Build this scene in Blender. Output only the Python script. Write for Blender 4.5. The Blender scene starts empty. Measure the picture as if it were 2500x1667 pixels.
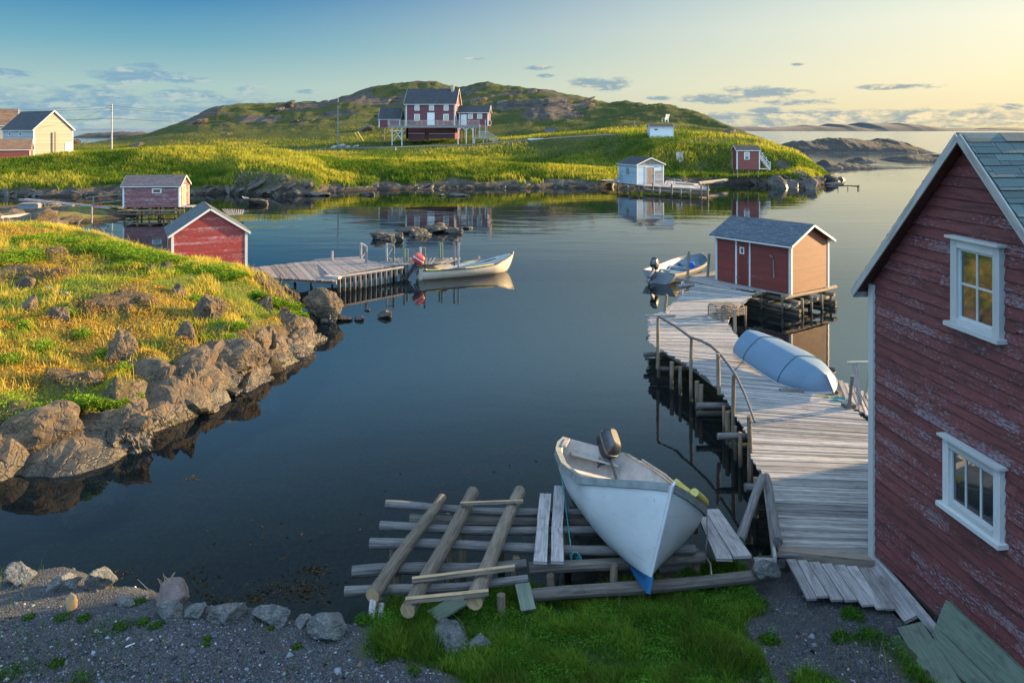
import bpy, math, random
import numpy as np
from mathutils import Vector, Matrix, noise as mnoise
R = math.radians
random.seed(7); rng = np.random.default_rng(7)
S = bpy.context.scene
COL = S.collection

# ------------------------------------------------------------------ camera
HC = 7.6            # camera height above the water
F = 1876.0          # focal length in pixels of the 2500 px wide photograph
CX, HY = 1250.0, 318.0
cam = bpy.data.cameras.new('camera'); cam_o = bpy.data.objects.new('camera', cam); COL.objects.link(cam_o)
cam.sensor_width = 36; cam.lens = 36 * F / 2500; cam.shift_y = -(833.5 - HY) / 2500
cam.clip_start = 0.1; cam.clip_end = 30000
cam_o.location = (0, 0, HC); cam_o.rotation_euler = (R(90), 0, 0)
S.camera = cam_o

def P(x, y, z=0.0):
    Y = (HC - z) * F / (y - HY); return Vector(((x - CX) * Y / F, Y, z))
def Q(x, y, Y):
    return Vector(((x - CX) * Y / F, Y, HC - (y - HY) * Y / F))

# ------------------------------------------------------------------ sun and sky
SUN_EL, SUN_AX = R(11.5), math.atan2(.955, .297)      # azimuth measured from +Y towards +X
sd = Vector((math.sin(SUN_AX) * math.cos(SUN_EL), math.cos(SUN_AX) * math.cos(SUN_EL), math.sin(SUN_EL)))
sun = bpy.data.lights.new('sun', 'SUN'); sun.energy = 5.0; sun.angle = R(0.6); sun.color = (1.0, .68, .33)
sun_o = bpy.data.objects.new('sun', sun); COL.objects.link(sun_o)
sun_o.rotation_euler = (-sd).to_track_quat('-Z', 'Y').to_euler(); sun_o.location = (60, 30, 40)
S.view_settings.view_transform = 'Standard'; S.view_settings.look = 'None'
S.view_settings.exposure = 2.25; S.view_settings.gamma = 1.0
S.cycles.max_bounces = 6; S.cycles.transparent_max_bounces = 8
S.cycles.use_denoising = True

class NT:
    """tiny node helper"""
    def __init__(s, tree): s.t = tree; s.n = tree.nodes; s.l = tree.links
    def add(s, kind, **kw):
        n = s.n.new(kind)
        for k, v in kw.items():
            if k.startswith('i_'):
                key = k[2:]; key = int(key) if key.isdigit() else key.replace('_', ' ')
                s.set(n.inputs[key], v)
            else: setattr(n, k, v)
        return n
    def set(s, sock, v):
        if isinstance(v, bpy.types.NodeSocket): s.l.new(v, sock)
        elif isinstance(v, (tuple, list)) and len(v) == 3 and sock.type == 'RGBA': sock.default_value = (*v, 1)
        else: sock.default_value = v
    def m(s, op, a, b=None, c=None, clamp=False):
        n = s.n.new('ShaderNodeMath'); n.operation = op; n.use_clamp = clamp
        s.set(n.inputs[0], a)
        if b is not None: s.set(n.inputs[1], b)
        if c is not None: s.set(n.inputs[2], c)
        return n.outputs[0]
    def mix(s, f, a, b, mode='MIX'):
        n = s.n.new('ShaderNodeMix'); n.data_type = 'RGBA'; n.blend_type = mode
        s.set(n.inputs[0], f); s.set(n.inputs[6], a); s.set(n.inputs[7], b); return n.outputs[2]
    def sstep(s, x, a, b):
        n = s.n.new('ShaderNodeMapRange'); n.interpolation_type = 'SMOOTHSTEP'
        s.set(n.inputs[0], x); n.inputs[1].default_value = a; n.inputs[2].default_value = b
        return n.outputs[0]
    def ramp(s, x, stops):
        n = s.n.new('ShaderNodeValToRGB'); s.set(n.inputs[0], x); e = n.color_ramp.elements
        while len(e) < len(stops): e.new(.5)
        for q, (p, c) in zip(e, stops): q.position = p; q.color = (*c, 1)
        return n.outputs[0]
    def noise(s, vec, scale, detail=4, rough=.55, out=0, dist=0.0):
        n = s.n.new('ShaderNodeTexNoise'); n.inputs['Scale'].default_value = scale
        n.inputs['Detail'].default_value = detail; n.inputs['Roughness'].default_value = rough
        n.inputs['Distortion'].default_value = dist
        if vec is not None: s.set(n.inputs['Vector'], vec)
        return n.outputs[out]
    def vmul(s, vec, sc):
        n = s.n.new('ShaderNodeVectorMath'); n.operation = 'MULTIPLY'; s.set(n.inputs[0], vec); n.inputs[1].default_value = sc
        return n.outputs[0]

def lin(r, g, b):
    return tuple(((c / 255) / 12.92 if c / 255 <= .04045 else ((c / 255 + .055) / 1.055) ** 2.4) for c in (r, g, b))

def make_world():
    w = bpy.data.worlds.new('World'); S.world = w; w.use_nodes = True
    t = NT(w.node_tree); t.n.clear()
    out = t.add('ShaderNodeOutputWorld'); bg = t.add('ShaderNodeBackground')
    sky = t.add('ShaderNodeTexSky'); sky.sky_type = 'NISHITA'; sky.sun_disc = False
    sky.sun_elevation = SUN_EL; sky.sun_rotation = SUN_AX; sky.air_density = 1.2; sky.dust_density = 2.0
    tc = t.add('ShaderNodeTexCoord'); sp = t.add('ShaderNodeSeparateXYZ'); t.l.new(tc.outputs['Generated'], sp.inputs[0])
    az = t.m('ARCTAN2', sp.outputs[0], sp.outputs[1]); el = t.m('ARCSINE', sp.outputs[2])
    # smooth dusk gradients: the side away from the sun and the side towards it
    e = t.m('DIVIDE', t.m('MAXIMUM', el, 0.0), R(60))
    ca = t.ramp(e, [(0, lin(150, 170, 168)), (.05, lin(148, 176, 174)), (.10, lin(98, 150, 168)), (.165, lin(22, 108, 158)), (.27, lin(62, 118, 158)), (.5, lin(120, 152, 186)), (1, lin(146, 168, 196))])
    cb = t.ramp(e, [(0, lin(222, 200, 150)), (.06, lin(228, 216, 178)), (.12, lin(226, 222, 196)), (.2, lin(196, 210, 198)), (.36, lin(124, 150, 164)), (.6, lin(132, 158, 184)), (1, lin(146, 168, 196))])
    d = t.m('ABSOLUTE', t.m('SUBTRACT', az, SUN_AX))
    d = t.m('MINIMUM', d, t.m('SUBTRACT', 2 * math.pi, d))
    f = t.sstep(d, 1.75, .42)
    grad = t.mix(f, ca, cb)
    nis = t.mix(1.0, sky.outputs[0], (.10, .10, .10), 'MULTIPLY')
    base = t.mix(.93, nis, grad)
    # clouds, each a soft blob at its bearing and height, broken up with noise
    cmb = t.add('ShaderNodeCombineXYZ'); t.l.new(az, cmb.inputs[0]); t.l.new(t.m('MULTIPLY', el, 3.2), cmb.inputs[1])
    nz = t.noise(cmb.outputs[0], 26, 7, .62); nb = t.noise(cmb.outputs[0], 9, 4, .6)
    blobs = [(20, 178, 95, 13), (330, 184, 150, 20), (455, 196, 90, 9), (190, 212, 50, 7), (1320, 166, 50, 7), (1335, 185, 30, 5),
             (1465, 205, 95, 18), (1750, 240, 150, 14), (1830, 232, 110, 22), (1900, 228, 90, 16), (1955, 250, 130, 10), (1620, 240, 60, 6), (2195, 212, 140, 7),
             (2480, 262, 70, 9), (1945, 158, 26, 4), (1160, 143, 30, 3), (350, 160, 60, 8), (750, 224, 40, 5), (1870, 275, 60, 16), (1780, 284, 90, 12), (2700, 200, 160, 14), (-250, 190, 160, 20)]
    tot = None
    for (x, y, w_, h_) in blobs:
        a0 = math.atan((x - CX) / F); c = math.cos(a0); e0 = math.atan((HY - y) / F * c)
        wa = w_ / F * c * c; we = h_ / F * c * 1.25
        dx = t.m('DIVIDE', t.m('SUBTRACT', az, a0), wa); dy = t.m('DIVIDE', t.m('SUBTRACT', el, e0), we)
        g = t.m('SUBTRACT', 1.0, t.m('ADD', t.m('MULTIPLY', dx, dx), t.m('MULTIPLY', dy, dy)))
        tot = g if tot is None else t.m('MAXIMUM', tot, g)
    # bank low on the horizon to the left, thin one to the right
    for a0, wa, e0, we in ((R(-30), R(17), R(1.5), R(1.9)), (R(27), R(16), R(.6), R(1.1)), (R(-75), R(20), R(3), R(3)), (R(80), R(30), R(2.5), R(2.2))):
        dx = t.m('DIVIDE', t.m('SUBTRACT', az, a0), wa); dy = t.m('DIVIDE', t.m('SUBTRACT', el, e0), we)
        d4 = t.m('POWER', t.m('ABSOLUTE', dx), 4.0)
        g = t.m('SUBTRACT', 1.0, t.m('ADD', d4, t.m('MULTIPLY', dy, dy)))
        tot = t.m('MAXIMUM', tot, t.m('MULTIPLY', g, .66))
    dens = t.m('ADD', t.m('MULTIPLY', t.m('MAXIMUM', tot, -.6), .75), t.m('MULTIPLY', t.m('SUBTRACT', nz, .5), 2.4))
    mask = t.m('MULTIPLY', t.sstep(dens, .12, .62), t.sstep(tot, -.5, .1))
    lift = t.add('ShaderNodeVectorMath'); lift.operation = 'ADD'; t.l.new(cmb.outputs[0], lift.inputs[0]); lift.inputs[1].default_value = (.006, -.02, 0)
    nz2 = t.noise(lift.outputs[0], 26, 7, .62)
    lit = t.sstep(t.m('SUBTRACT', nz, nz2), -.02, .16)
    cc = t.mix(f, lin(112, 146, 166), lin(134, 146, 146)); cl = t.mix(f, lin(158, 174, 174), lin(226, 206, 160))
    ccol = t.mix(lit, cc, cl)
    bk = t.m('MULTIPLY', t.m('MULTIPLY_ADD', t.sstep(sp.outputs[1], .15, -.5), 2.3, 1.0), t.m('MULTIPLY_ADD', t.sstep(el, R(10.2), R(18)), 1.0, 1.0))  # unseen sky behind and above the view brightened, added fill for shade
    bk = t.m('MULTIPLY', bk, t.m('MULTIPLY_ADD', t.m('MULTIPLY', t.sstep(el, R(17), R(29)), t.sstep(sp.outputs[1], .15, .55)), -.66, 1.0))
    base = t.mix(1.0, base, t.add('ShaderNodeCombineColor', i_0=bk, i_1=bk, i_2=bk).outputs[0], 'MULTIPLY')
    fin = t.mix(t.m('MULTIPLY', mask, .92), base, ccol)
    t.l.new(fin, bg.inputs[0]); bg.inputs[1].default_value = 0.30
    t.l.new(bg.outputs[0], out.inputs[0])
make_world()

# ------------------------------------------------------------------ materials
def material(name):
    m = bpy.data.materials.new(name); m.use_nodes = True
    t = NT(m.node_tree); b = m.node_tree.nodes['Principled BSDF']; return m, t, b
def bump(t, b, h, strength=.4, dist=.02):
    n = t.add('ShaderNodeBump'); n.inputs['Strength'].default_value = strength; n.inputs['Distance'].default_value = dist
    t.set(n.inputs['Height'], h); t.l.new(n.outputs[0], b.inputs['Normal'])
def uvv(t): return t.add('ShaderNodeTexCoord').outputs['UV']
def objv(t): return t.add('ShaderNodeTexCoord').outputs['Object']
def rnd(t): return t.add('ShaderNodeAttribute', attribute_name='rnd').outputs['Fac']

KA = .55     # the scene is exposed for the shade: base colours stay low
def kk(c, k=None): return tuple(x * (KA if k is None else k) for x in c)
def wood(name, light, dark, vary=.5, rough=.85, warm=None, k=None):
    light, dark = kk(light, k), kk(dark, k)
    m, t, b = material(name); uv = uvv(t); r = rnd(t)
    g = t.noise(t.vmul(uv, (1.3, 26, 1)), 1.6, 6, .65)
    k = t.noise(t.vmul(uv, (2.2, 5, 1)), 1.5, 3, .6)
    c = t.ramp(g, [(.32, dark), (.5, tuple((a + d) / 2 for a, d in zip(light, dark))), (.68, light)])
    c = t.mix(t.m('MULTIPLY', t.sstep(k, .5, .72), .55), c, tuple(x * .55 for x in dark))
    c = t.mix(1.0, c, t.ramp(r, [(0, (1 - vary * .62,) * 3), (1, (1.18,) * 3)]), 'MULTIPLY')
    if warm: c = t.mix(t.m('MULTIPLY', t.m('FRACT', t.m('MULTIPLY', r, 7.3)), .45), c, warm)
    ps = t.add('ShaderNodeSeparateXYZ'); t.l.new(t.add('ShaderNodeNewGeometry').outputs['Position'], ps.inputs[0])
    wl = t.sstep(t.m('ADD', ps.outputs[2], t.m('MULTIPLY', t.m('SUBTRACT', k, .5), .5)), .42, .12)
    c = t.mix(t.m('MULTIPLY', wl, .88), c, (.018, .016, .008))
    t.l.new(c, b.inputs['Base Color']); b.inputs['Roughness'].default_value = rough
    bump(t, b, g, .5, .012); return m

def paint(name, col, wear=.25, under=(.36, .34, .33), rough=.6, dirt=.25, sc=1.0, k=None, gr=(1.6, 15)):
    col, under = kk(col, k), kk(under, k)
    m, t, b = material(name); uv = uvv(t); r = rnd(t)
    n1 = t.noise(t.vmul(uv, (gr[0] * sc, gr[1] * sc, 1)), 1.8, 8, .72); n2 = t.noise(t.vmul(uv, (.45, .9, 1)), 1.1, 3, .6)
    v = t.m('ADD', n1, t.m('MULTIPLY', t.m('SUBTRACT', n2, .5), .45))
    v = t.m('ADD', v, t.m('MULTIPLY', t.m('SUBTRACT', r, .5), .10))
    th = .78 - wear * .5
    msk = t.sstep(v, th, th + .05)
    dn = t.noise(t.vmul(uv, (.8, 5, 1)), 2.3, 5, .6)
    c = t.mix(t.m('MULTIPLY', t.sstep(dn, .4, .75), dirt * 2), col, tuple(x * .45 for x in col))
    c = t.mix(1.0, c, t.ramp(r, [(0, (.82,) * 3), (1, (1.12,) * 3)]), 'MULTIPLY')
    c = t.mix(msk, c, t.mix(dn, tuple(x * .6 for x in under), tuple(min(1, x * 1.35) for x in under)))
    t.l.new(c, b.inputs['Base Color']); b.inputs['Roughness'].default_value = rough
    bump(t, b, t.m('SUBTRACT', t.m('MULTIPLY', n1, .6), t.m('MULTIPLY', msk, .4)), .35, .008); return m

def shingle(name, col, row=.14, tab=.3, bumpd=.012):
    col = kk(col, .48)
    m, t, b = material(name); uv = uvv(t)
    br = t.add('ShaderNodeTexBrick'); br.offset = .5; br.inputs['Scale'].default_value = 1.0
    br.inputs['Brick Width'].default_value = tab; br.inputs['Row Height'].default_value = row
    br.inputs['Mortar Size'].default_value = .006; br.inputs['Mortar Smooth'].default_value = .2; br.inputs['Bias'].default_value = 0
    br.inputs['Color1'].default_value = (*[c * .72 for c in col], 1); br.inputs['Color2'].default_value = (*[min(1, c * 1.32) for c in col], 1)
    br.inputs['Mortar'].default_value = (*[c * .3 for c in col], 1)
    wv = t.add('ShaderNodeVectorMath'); wv.operation = 'ADD'; t.l.new(uv, wv.inputs[0])
    nn = t.vmul(t.noise(uv, 2.2, 2, .5, out=1), (.03, .012, 0)); t.l.new(nn, wv.inputs[1]); t.l.new(wv.outputs[0], br.inputs['Vector'])
    n = t.noise(t.vmul(uv, (1, 1, 1)), 45, 4, .7); n2 = t.noise(t.vmul(uv, (1.2, .5, 1)), 1.2, 4, .6)
    c = t.mix(1.0, br.outputs[0], t.ramp(n, [(.3, (.7,) * 3), (.7, (1.25,) * 3)]), 'MULTIPLY')
    c = t.mix(t.m('MULTIPLY', t.sstep(n2, .5, .8), .5), c, tuple(x * .55 for x in col))
    t.l.new(c, b.inputs['Base Color']); b.inputs['Roughness'].default_value = .9
    bump(t, b, t.m('SUBTRACT', t.m('MULTIPLY', n, .25), br.outputs['Fac']), .7, bumpd); return m

def plain(name, col, rough=.5, metal=0.0, nsc=8, vary=.25, bmp=.1, scuff=None, k=None):
    col = kk(col, k); scuff = kk(scuff) if scuff else None
    m, t, b = material(name); o = objv(t); n = t.noise(o, nsc, 5, .6)
    c = t.mix(1.0, col, t.ramp(n, [(.3, (1 - vary,) * 3), (.7, (1 + vary * .5,) * 3)]), 'MULTIPLY')
    if scuff:
        k = t.noise(t.vmul(o, (1, 1, 9)), 2.2, 7, .7); k2 = t.noise(o, 14, 5, .75)
        c = t.mix(t.m('MULTIPLY', t.sstep(k, .56, .72), .45), c, scuff); c = t.mix(t.m('MULTIPLY', t.sstep(k2, .63, .68), .6), c, tuple(x * .5 for x in scuff))
    t.l.new(c, b.inputs['Base Color']); b.inputs['Roughness'].default_value = rough; b.inputs['Metallic'].default_value = metal
    if bmp: bump(t, b, n, bmp, .01)
    return m

def rock_mat(name, c0, c1, lich=(.42, .40, .33), sc=1.0, wet=True, bs=.7):
    c0, c1, lich = kk(c0, .62), kk(c1, .62), kk(lich, .62)
    m, t, b = material(name); o = t.add('ShaderNodeNewGeometry').outputs['Position']
    n = t.noise(o, 1.3 * sc, 8, .62); n2 = t.noise(o, 7 * sc, 6, .7); n3 = t.noise(o, .45 * sc, 3, .5)
    st = t.noise(t.vmul(o, (1, 1, 4.5)), 2.4 * sc, 5, .6, dist=.6)
    c = t.ramp(n, [(.3, c0), (.52, tuple((a + d) / 2 for a, d in zip(c0, c1))), (.7, c1)])
    c = t.mix(t.m('MULTIPLY', t.sstep(n2, .52, .7), .6), c, lich)
    c = t.mix(t.m('MULTIPLY', t.sstep(st, .56, .66), .55), c, tuple(x * .4 for x in c0))
    sp = t.add('ShaderNodeSeparateXYZ'); t.l.new(o, sp.inputs[0])
    if wet:
        z = t.m('ADD', sp.outputs[2], t.m('MULTIPLY', t.m('SUBTRACT', n, .5), .7))
        w = t.sstep(z, .52, .24)
        c = t.mix(t.m('MULTIPLY', w, .85), c, (.020, .017, .010))
        t.l.new(t.m('SUBTRACT', .92, t.m('MULTIPLY', w, .45)), b.inputs['Roughness'])
    else: b.inputs['Roughness'].default_value = .92
    t.l.new(c, b.inputs['Base Color'])
    vo = t.add('ShaderNodeTexVoronoi'); vo.feature = 'DISTANCE_TO_EDGE'; vo.inputs['Scale'].default_value = 1.5 * sc
    dv = t.add('ShaderNodeVectorMath'); dv.operation = 'ADD'; t.l.new(o, dv.inputs[0]); t.l.new(t.vmul(t.noise(o, 1.5 * sc, 3, .5, out=1), (.9, .9, .9)), dv.inputs[1])
    t.l.new(dv.outputs[0], vo.inputs['Vector'])
    cr = t.sstep(vo.outputs[0], 0, .10)
    h = t.m('ADD', t.m('ADD', t.m('MULTIPLY', n, .9), t.m('MULTIPLY', n2, .35)), t.m('MULTIPLY', cr, .25))
    bump(t, b, h, bs, .16 / sc); return m

M = {}
M['wood'] = wood('weathered_wood', (.46, .42, .40), (.16, .145, .14), .75, k=.75)
M['wood_dark'] = wood('dark_wet_wood', (.20, .17, .14), (.06, .05, .04), .6)
M['wood_deck'] = wood('deck_boards', (.47, .44, .40), (.15, .14, .13), 1.0, k=.76)
M['log'] = wood('peeled_log', (.31, .245, .17), (.085, .063, .042), .6)
M['log_brown'] = wood('log_brown', (.34, .26, .17), (.13, .09, .055), .5)
M['log_grey'] = wood('log_grey', (.25, .235, .22), (.075, .07, .065), .7)
M['cut'] = wood('fresh_cut_wood', (.62, .44, .24), (.40, .26, .13), .3)
M['green_board'] = wood('treated_board', (.22, .27, .19), (.10, .14, .10), .35)
M['wood_pale'] = wood('pale_dock_boards', (.46, .41, .38), (.19, .165, .155), .8, k=.46)
M['wood_tan'] = wood('tan_wood', (.42, .34, .26), (.20, .15, .11), .5)
M['red_near'] = paint('worn_red_clapboard', (.125, .028, .026), .44, (.165, .130, .145), .7, .6, 1.0, k=1.0, gr=(7, 24))
M['red_soffit'] = paint('red_soffit', (.16, .035, .024), .12, (.3, .25, .22), .7, .4)
M['red_dock'] = paint('red_clapboard', (.22, .024, .014), .20, (.30, .2, .17), .6, .3)
M['red_orange'] = paint('sunlit_red_siding', (.27, .052, .006), .34, (.23, .085, .02), .7, .35, k=.37)  # orange of the sunlit gable is put into this paint
M['red_left'] = paint('flaking_red_clapboard', (.36, .022, .014), .44, (.50, .36, .33), .6, .3, 1.9)
M['red_pink'] = paint('faded_pink_clapboard', (.23, .072, .075), .46, (.42, .33, .32), .7, .3, .7)
M['red_house'] = paint('dark_red_siding', (.16, .022, .032), .0, (.3, .2, .2), .6, .15)
M['red_small'] = paint('brick_red_siding', (.24, .040, .022), .0, (.3, .2, .2), .6, .15)
M['white'] = paint('white_trim', (.74, .74, .70), .16, (.42, .40, .37), .55, .12)
M['white_worn'] = paint('worn_white_trim', (.58, .55, .49), .40, (.30, .25, .20), .7, .4, 1.5)
M['white_clean'] = paint('white_paint', (.78, .78, .75), .0, (.5, .5, .5), .5, .06)
M['blue_wall'] = paint('pale_blue_clapboard', (.40, .52, .58), .24, (.45, .45, .43), .6, .15, .6)
M['yellow_wall'] = paint('yellow_siding', (.31, .285, .22), .0, (.4, .4, .4), .6, .08)
M['grey_wall'] = paint('grey_siding', (.45, .45, .44), .05, (.4, .4, .4), .6, .1)
M['tan_wall'] = paint('tan_siding', (.50, .42, .30), .0, (.4, .4, .4), .6, .1)
M['roof_slate'] = shingle('slate_blue_shingles', (.105, .135, .165), .13, .26)
M['roof_green'] = shingle('green_grey_shingles', (.080, .130, .130), .2, .55, .02)
M['roof_dark'] = shingle('charcoal_shingles', (.040, .046, .055), .2, .6)
M['roof_left'] = shingle('worn_grey_shingles', (.105, .125, .13), .15, .3)
M['roof_brown'] = shingle('rust_brown_shingles', (.20, .115, .065), .2, .6)
M['roof_purple'] = shingle('weathered_shingles', (.155, .125, .135), .16, .35)
M['hull_white'] = plain('white_hull_paint', (.66, .67, .66), .38, 0, 1.6, .16, .04, (.40, .35, .24))
M['hull_cream'] = plain('cream_hull_paint', (.74, .68, .56), .4, 0, 2, .12, .03)
M['hull_in'] = plain('boat_interior', (.52, .50, .46), .5, 0, 5, .25, .06, (.30, .24, .15))
M['hull_blue'] = plain('blue_bottom_paint', (.018, .155, .34), .4, 0, 4, .2, .03)
M['hull_pale'] = plain('pale_blue_hull', (.155, .25, .35), .42, 0, 1.3, .12, .03, (.34, .38, .40))
M['hull_grey'] = plain('grey_green_hull', (.20, .235, .25), .5, 0, 3, .2, .04, (.12, .10, .07))
M['hull_grey_in'] = plain('blue_grey_interior', (.13, .20, .25), .5, 0, 4, .3, .05)
M['gun_grey'] = plain('grey_gunwale', (.25, .27, .26), .6, 0, 6, .4, .08)
M['gun_black'] = plain('black_gunwale', (.03, .03, .032), .5)
M['yellow'] = plain('yellow_rubber', (.68, .56, .08), .5)
M['motor'] = plain('motor_black', (.035, .035, .038), .38, 0, 12, .5, .03)
M['motor_grey'] = plain('motor_grey', (.16, .16, .16), .45, .3)
M['motor_red'] = plain('motor_red', (.52, .05, .04), .35)
M['motor_white'] = plain('motor_white', (.7, .7, .7), .35)
M['rope_teal'] = plain('teal_rope', (.03, .36, .36), .8, 0, 60, .4)
M['rope'] = plain('pale_rope', (.42, .38, .28), .9, 0, 60, .4)
M['rope_green'] = plain('dark_green_rope', (.04, .13, .13), .9, 0, 60, .4)
M['orange'] = plain('orange_fabric', (.75, .10, .03), .8)
M['wire'] = plain('black_wire', (.02, .02, .022), .6)
M['grey_box'] = plain('grey_fish_box', (.20, .23, .25), .7)
M['bluebin'] = plain('blue_plastic', (.02, .12, .6), .4)
M['gull'] = plain('gull_feather', (.75, .74, .72), .8)
M['beak'] = plain('orange_beak', (.6, .35, .04), .6)
M['concrete'] = plain('old_concrete', (.33, .32, .30), .9, 0, 5, .4, .3)
M['rock'] = rock_mat('grey_brown_rock', (.036, .027, .017), (.18, .120, .062), (.28, .20, .11), 1.6, True, 1.0)
M['rock_fg'] = rock_mat('grey_green_rock', (.06, .065, .06), (.19, .20, .19), (.27, .27, .24), 4, False, 1.0)
M['rock_pink'] = rock_mat('pinkish_rock', (.14, .10, .09), (.26, .20, .18), (.2, .2, .2), 4, False, .6)
M['rock_far'] = rock_mat('far_rock', (.04, .034, .028), (.12, .095, .072), (.15, .12, .08), .35, True, .6)
M['island'] = rock_mat('dark_island_rock', (.020, .017, .012), (.060, .047, .032), (.05, .045, .02), .22, True, .6)

def glass():
    m, t, b = material('window_glass'); b.inputs['Base Color'].default_value = (.02, .022, .024, 1)
    b.inputs['Roughness'].default_value = .03; b.inputs['Specular IOR Level'].default_value = 1.0
    b.inputs['IOR'].default_value = 1.9
    bump(t, b, t.noise(objv(t), 3, 2, .5), .05, .01); return m
M['glass'] = glass()

def blade_mat(name, trans=.45):
    m, t, b = material(name); t.n.remove(b)
    out = [n for n in t.n if n.type == 'OUTPUT_MATERIAL'][0]
    a = t.add('ShaderNodeAttribute', attribute_name='col')
    d = t.add('ShaderNodeBsdfDiffuse'); tr = t.add('ShaderNodeBsdfTranslucent')
    t.l.new(a.outputs['Color'], d.inputs[0]); t.l.new(t.mix(1.0, a.outputs['Color'], (1.25, 1.2, .6), 'MULTIPLY'), tr.inputs[0])
    mx = t.add('ShaderNodeMixShader'); mx.inputs[0].default_value = trans
    t.l.new(d.outputs[0], mx.inputs[1]); t.l.new(tr.outputs[0], mx.inputs[2]); t.l.new(mx.outputs[0], out.inputs[0]); return m
M['blade'] = blade_mat('grass_blade'); M['leaf'] = blade_mat('leaf', .3)

def land_mat(name, g0, g1, g2, r0, r1, sc=1.0, bd=.25):
    """vegetation and rock by the vertex attribute 'rock'"""
    m, t, b = material(name); o = t.add('ShaderNodeNewGeometry').outputs['Position']
    n = t.noise(o, .55 * sc, 6, .62); n2 = t.noise(o, 5 * sc, 6, .7); n3 = t.noise(o, .16 * sc, 3, .5)
    g = t.ramp(n, [(.34, g0), (.5, g1), (.66, g2)])
    g = t.mix(1.0, g, t.ramp(n2, [(.3, (.6,) * 3), (.7, (1.4,) * 3)]), 'MULTIPLY')
    st = t.noise(t.vmul(o, (1, 1, 3.2)), 1.1 * sc, 6, .65, dist=.5)
    rc = t.ramp(t.noise(o, 1.1 * sc, 8, .66), [(.32, r0), (.68, r1)])
    rc = t.mix(t.m('MULTIPLY', t.sstep(st, .55, .64), .6), rc, tuple(x * .4 for x in r0))
    ra = t.add('ShaderNodeAttribute', attribute_name='rock').outputs['Fac']
    f = t.sstep(t.m('ADD', ra, t.m('MULTIPLY', t.m('SUBTRACT', n2, .5), .9)), .42, .58)
    c = t.mix(f, g, rc)
    sp = t.add('ShaderNodeSeparateXYZ'); t.l.new(o, sp.inputs[0])
    w = t.sstep(t.m('ADD', sp.outputs[2], t.m('MULTIPLY', t.m('SUBTRACT', n2, .5), .5)), .40, .14)
    c = t.mix(t.m('MULTIPLY', w, .85), c, (.020, .016, .009))
    t.l.new(c, b.inputs['Base Color']); b.inputs['Roughness'].default_value = .95
    b.inputs['Specular IOR Level'].default_value = .2
    bump(t, b, t.m('ADD', t.m('ADD', t.m('MULTIPLY', n2, .7), t.m('MULTIPLY', st, .5)), t.m('MULTIPLY', n, .6)), .8, bd / sc); return m
M['hill_near'] = land_mat('near_heath', (.06, .06, .018), (.10, .10, .025), (.14, .10, .035), (.034, .026, .018), (.115, .086, .052), 2.0, .8)
M['hill_far'] = land_mat('far_heath', (.024, .036, .007), (.042, .050, .010), (.070, .058, .016), (.030, .026, .022), (.085, .071, .055), .5, .5)

def ground_mat():
    m, t, b = material('gravel_ground'); o = t.add('ShaderNodeNewGeometry').outputs['Position']
    vo = t.add('ShaderNodeTexVoronoi'); vo.inputs['Scale'].default_value = 38; t.l.new(o, vo.inputs['Vector'])
    v2 = t.add('ShaderNodeTexVoronoi'); v2.inputs['Scale'].default_value = 90; t.l.new(o, v2.inputs['Vector'])
    c = t.ramp(t.add('ShaderNodeSeparateColor', i_0=vo.outputs['Color']).outputs[0], [(0, (.026, .028, .033)), (.6, (.062, .066, .076)), (.93, (.12, .115, .11)), (1, (.24, .20, .17))])
    c2 = t.ramp(t.add('ShaderNodeSeparateColor', i_0=v2.outputs['Color']).outputs[0], [(0, (.02, .022, .026)), (1, (.085, .085, .088))])
    c = t.mix(t.sstep(t.noise(o, 3, 4, .6), .4, .6), c, c2)
    sh = t.ramp(vo.outputs['Distance'], [(.0, (1.1,) * 3), (.6, (.35,) * 3)])
    c = t.mix(1.0, c, sh, 'MULTIPLY')
    gr = t.add('ShaderNodeAttribute', attribute_name='rock').outputs['Fac']
    n2 = t.noise(o, 9, 5, .7)
    so = t.ramp(n2, [(.3, (.016, .020, .008)), (.7, (.05, .055, .02))])
    c = t.mix(t.sstep(t.m('ADD', gr, t.m('MULTIPLY', t.m('SUBTRACT', n2, .5), .8)), .35, .65), so, c)
    sp = t.add('ShaderNodeSeparateXYZ'); t.l.new(o, sp.inputs[0])
    w = t.sstep(t.m('ADD', sp.outputs[2], t.m('MULTIPLY', t.m('SUBTRACT', n2, .5), .5)), .45, .2)
    c = t.mix(t.m('MULTIPLY', w, .85), c, t.ramp(n2, [(.4, (.010, .009, .006)), (.62, (.06, .045, .018))]))
    t.l.new(c, b.inputs['Base Color']); b.inputs['Roughness'].default_value = .85
    bump(t, b, t.m('SUBTRACT', t.m('MULTIPLY', n2, .3), vo.outputs['Distance']), .9, .03); return m
M['ground'] = ground_mat()

def bed_mat():
    m, t, b = material('sea_bed'); o = t.add('ShaderNodeNewGeometry').outputs['Position']
    n = t.noise(o, 1.6, 8, .7); n2 = t.noise(o, .35, 4, .6); n3 = t.noise(o, 9, 4, .6)
    c = t.ramp(n, [(.38, (.004, .005, .004)), (.5, (.018, .016, .010)), (.6, (.06, .042, .020)), (.7, (.16, .10, .045))])
    c = t.mix(t.m('MULTIPLY', t.sstep(n3, .55, .7), .5), c, (.12, .075, .03))
    sp = t.add('ShaderNodeSeparateXYZ'); t.l.new(o, sp.inputs[0])
    dp = t.sstep(t.m('ADD', sp.outputs[2], t.m('MULTIPLY', t.m('SUBTRACT', n2, .5), 1.2)), -.5, -2.1)
    c = t.mix(dp, c, (.003, .010, .016))  # bed turns dark blue with depth: light lost in water painted in
    t.l.new(c, b.inputs['Base Color']); b.inputs['Roughness'].default_value = 1; b.inputs['Specular IOR Level'].default_value = 0; return m
M['bed'] = bed_mat()

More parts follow.
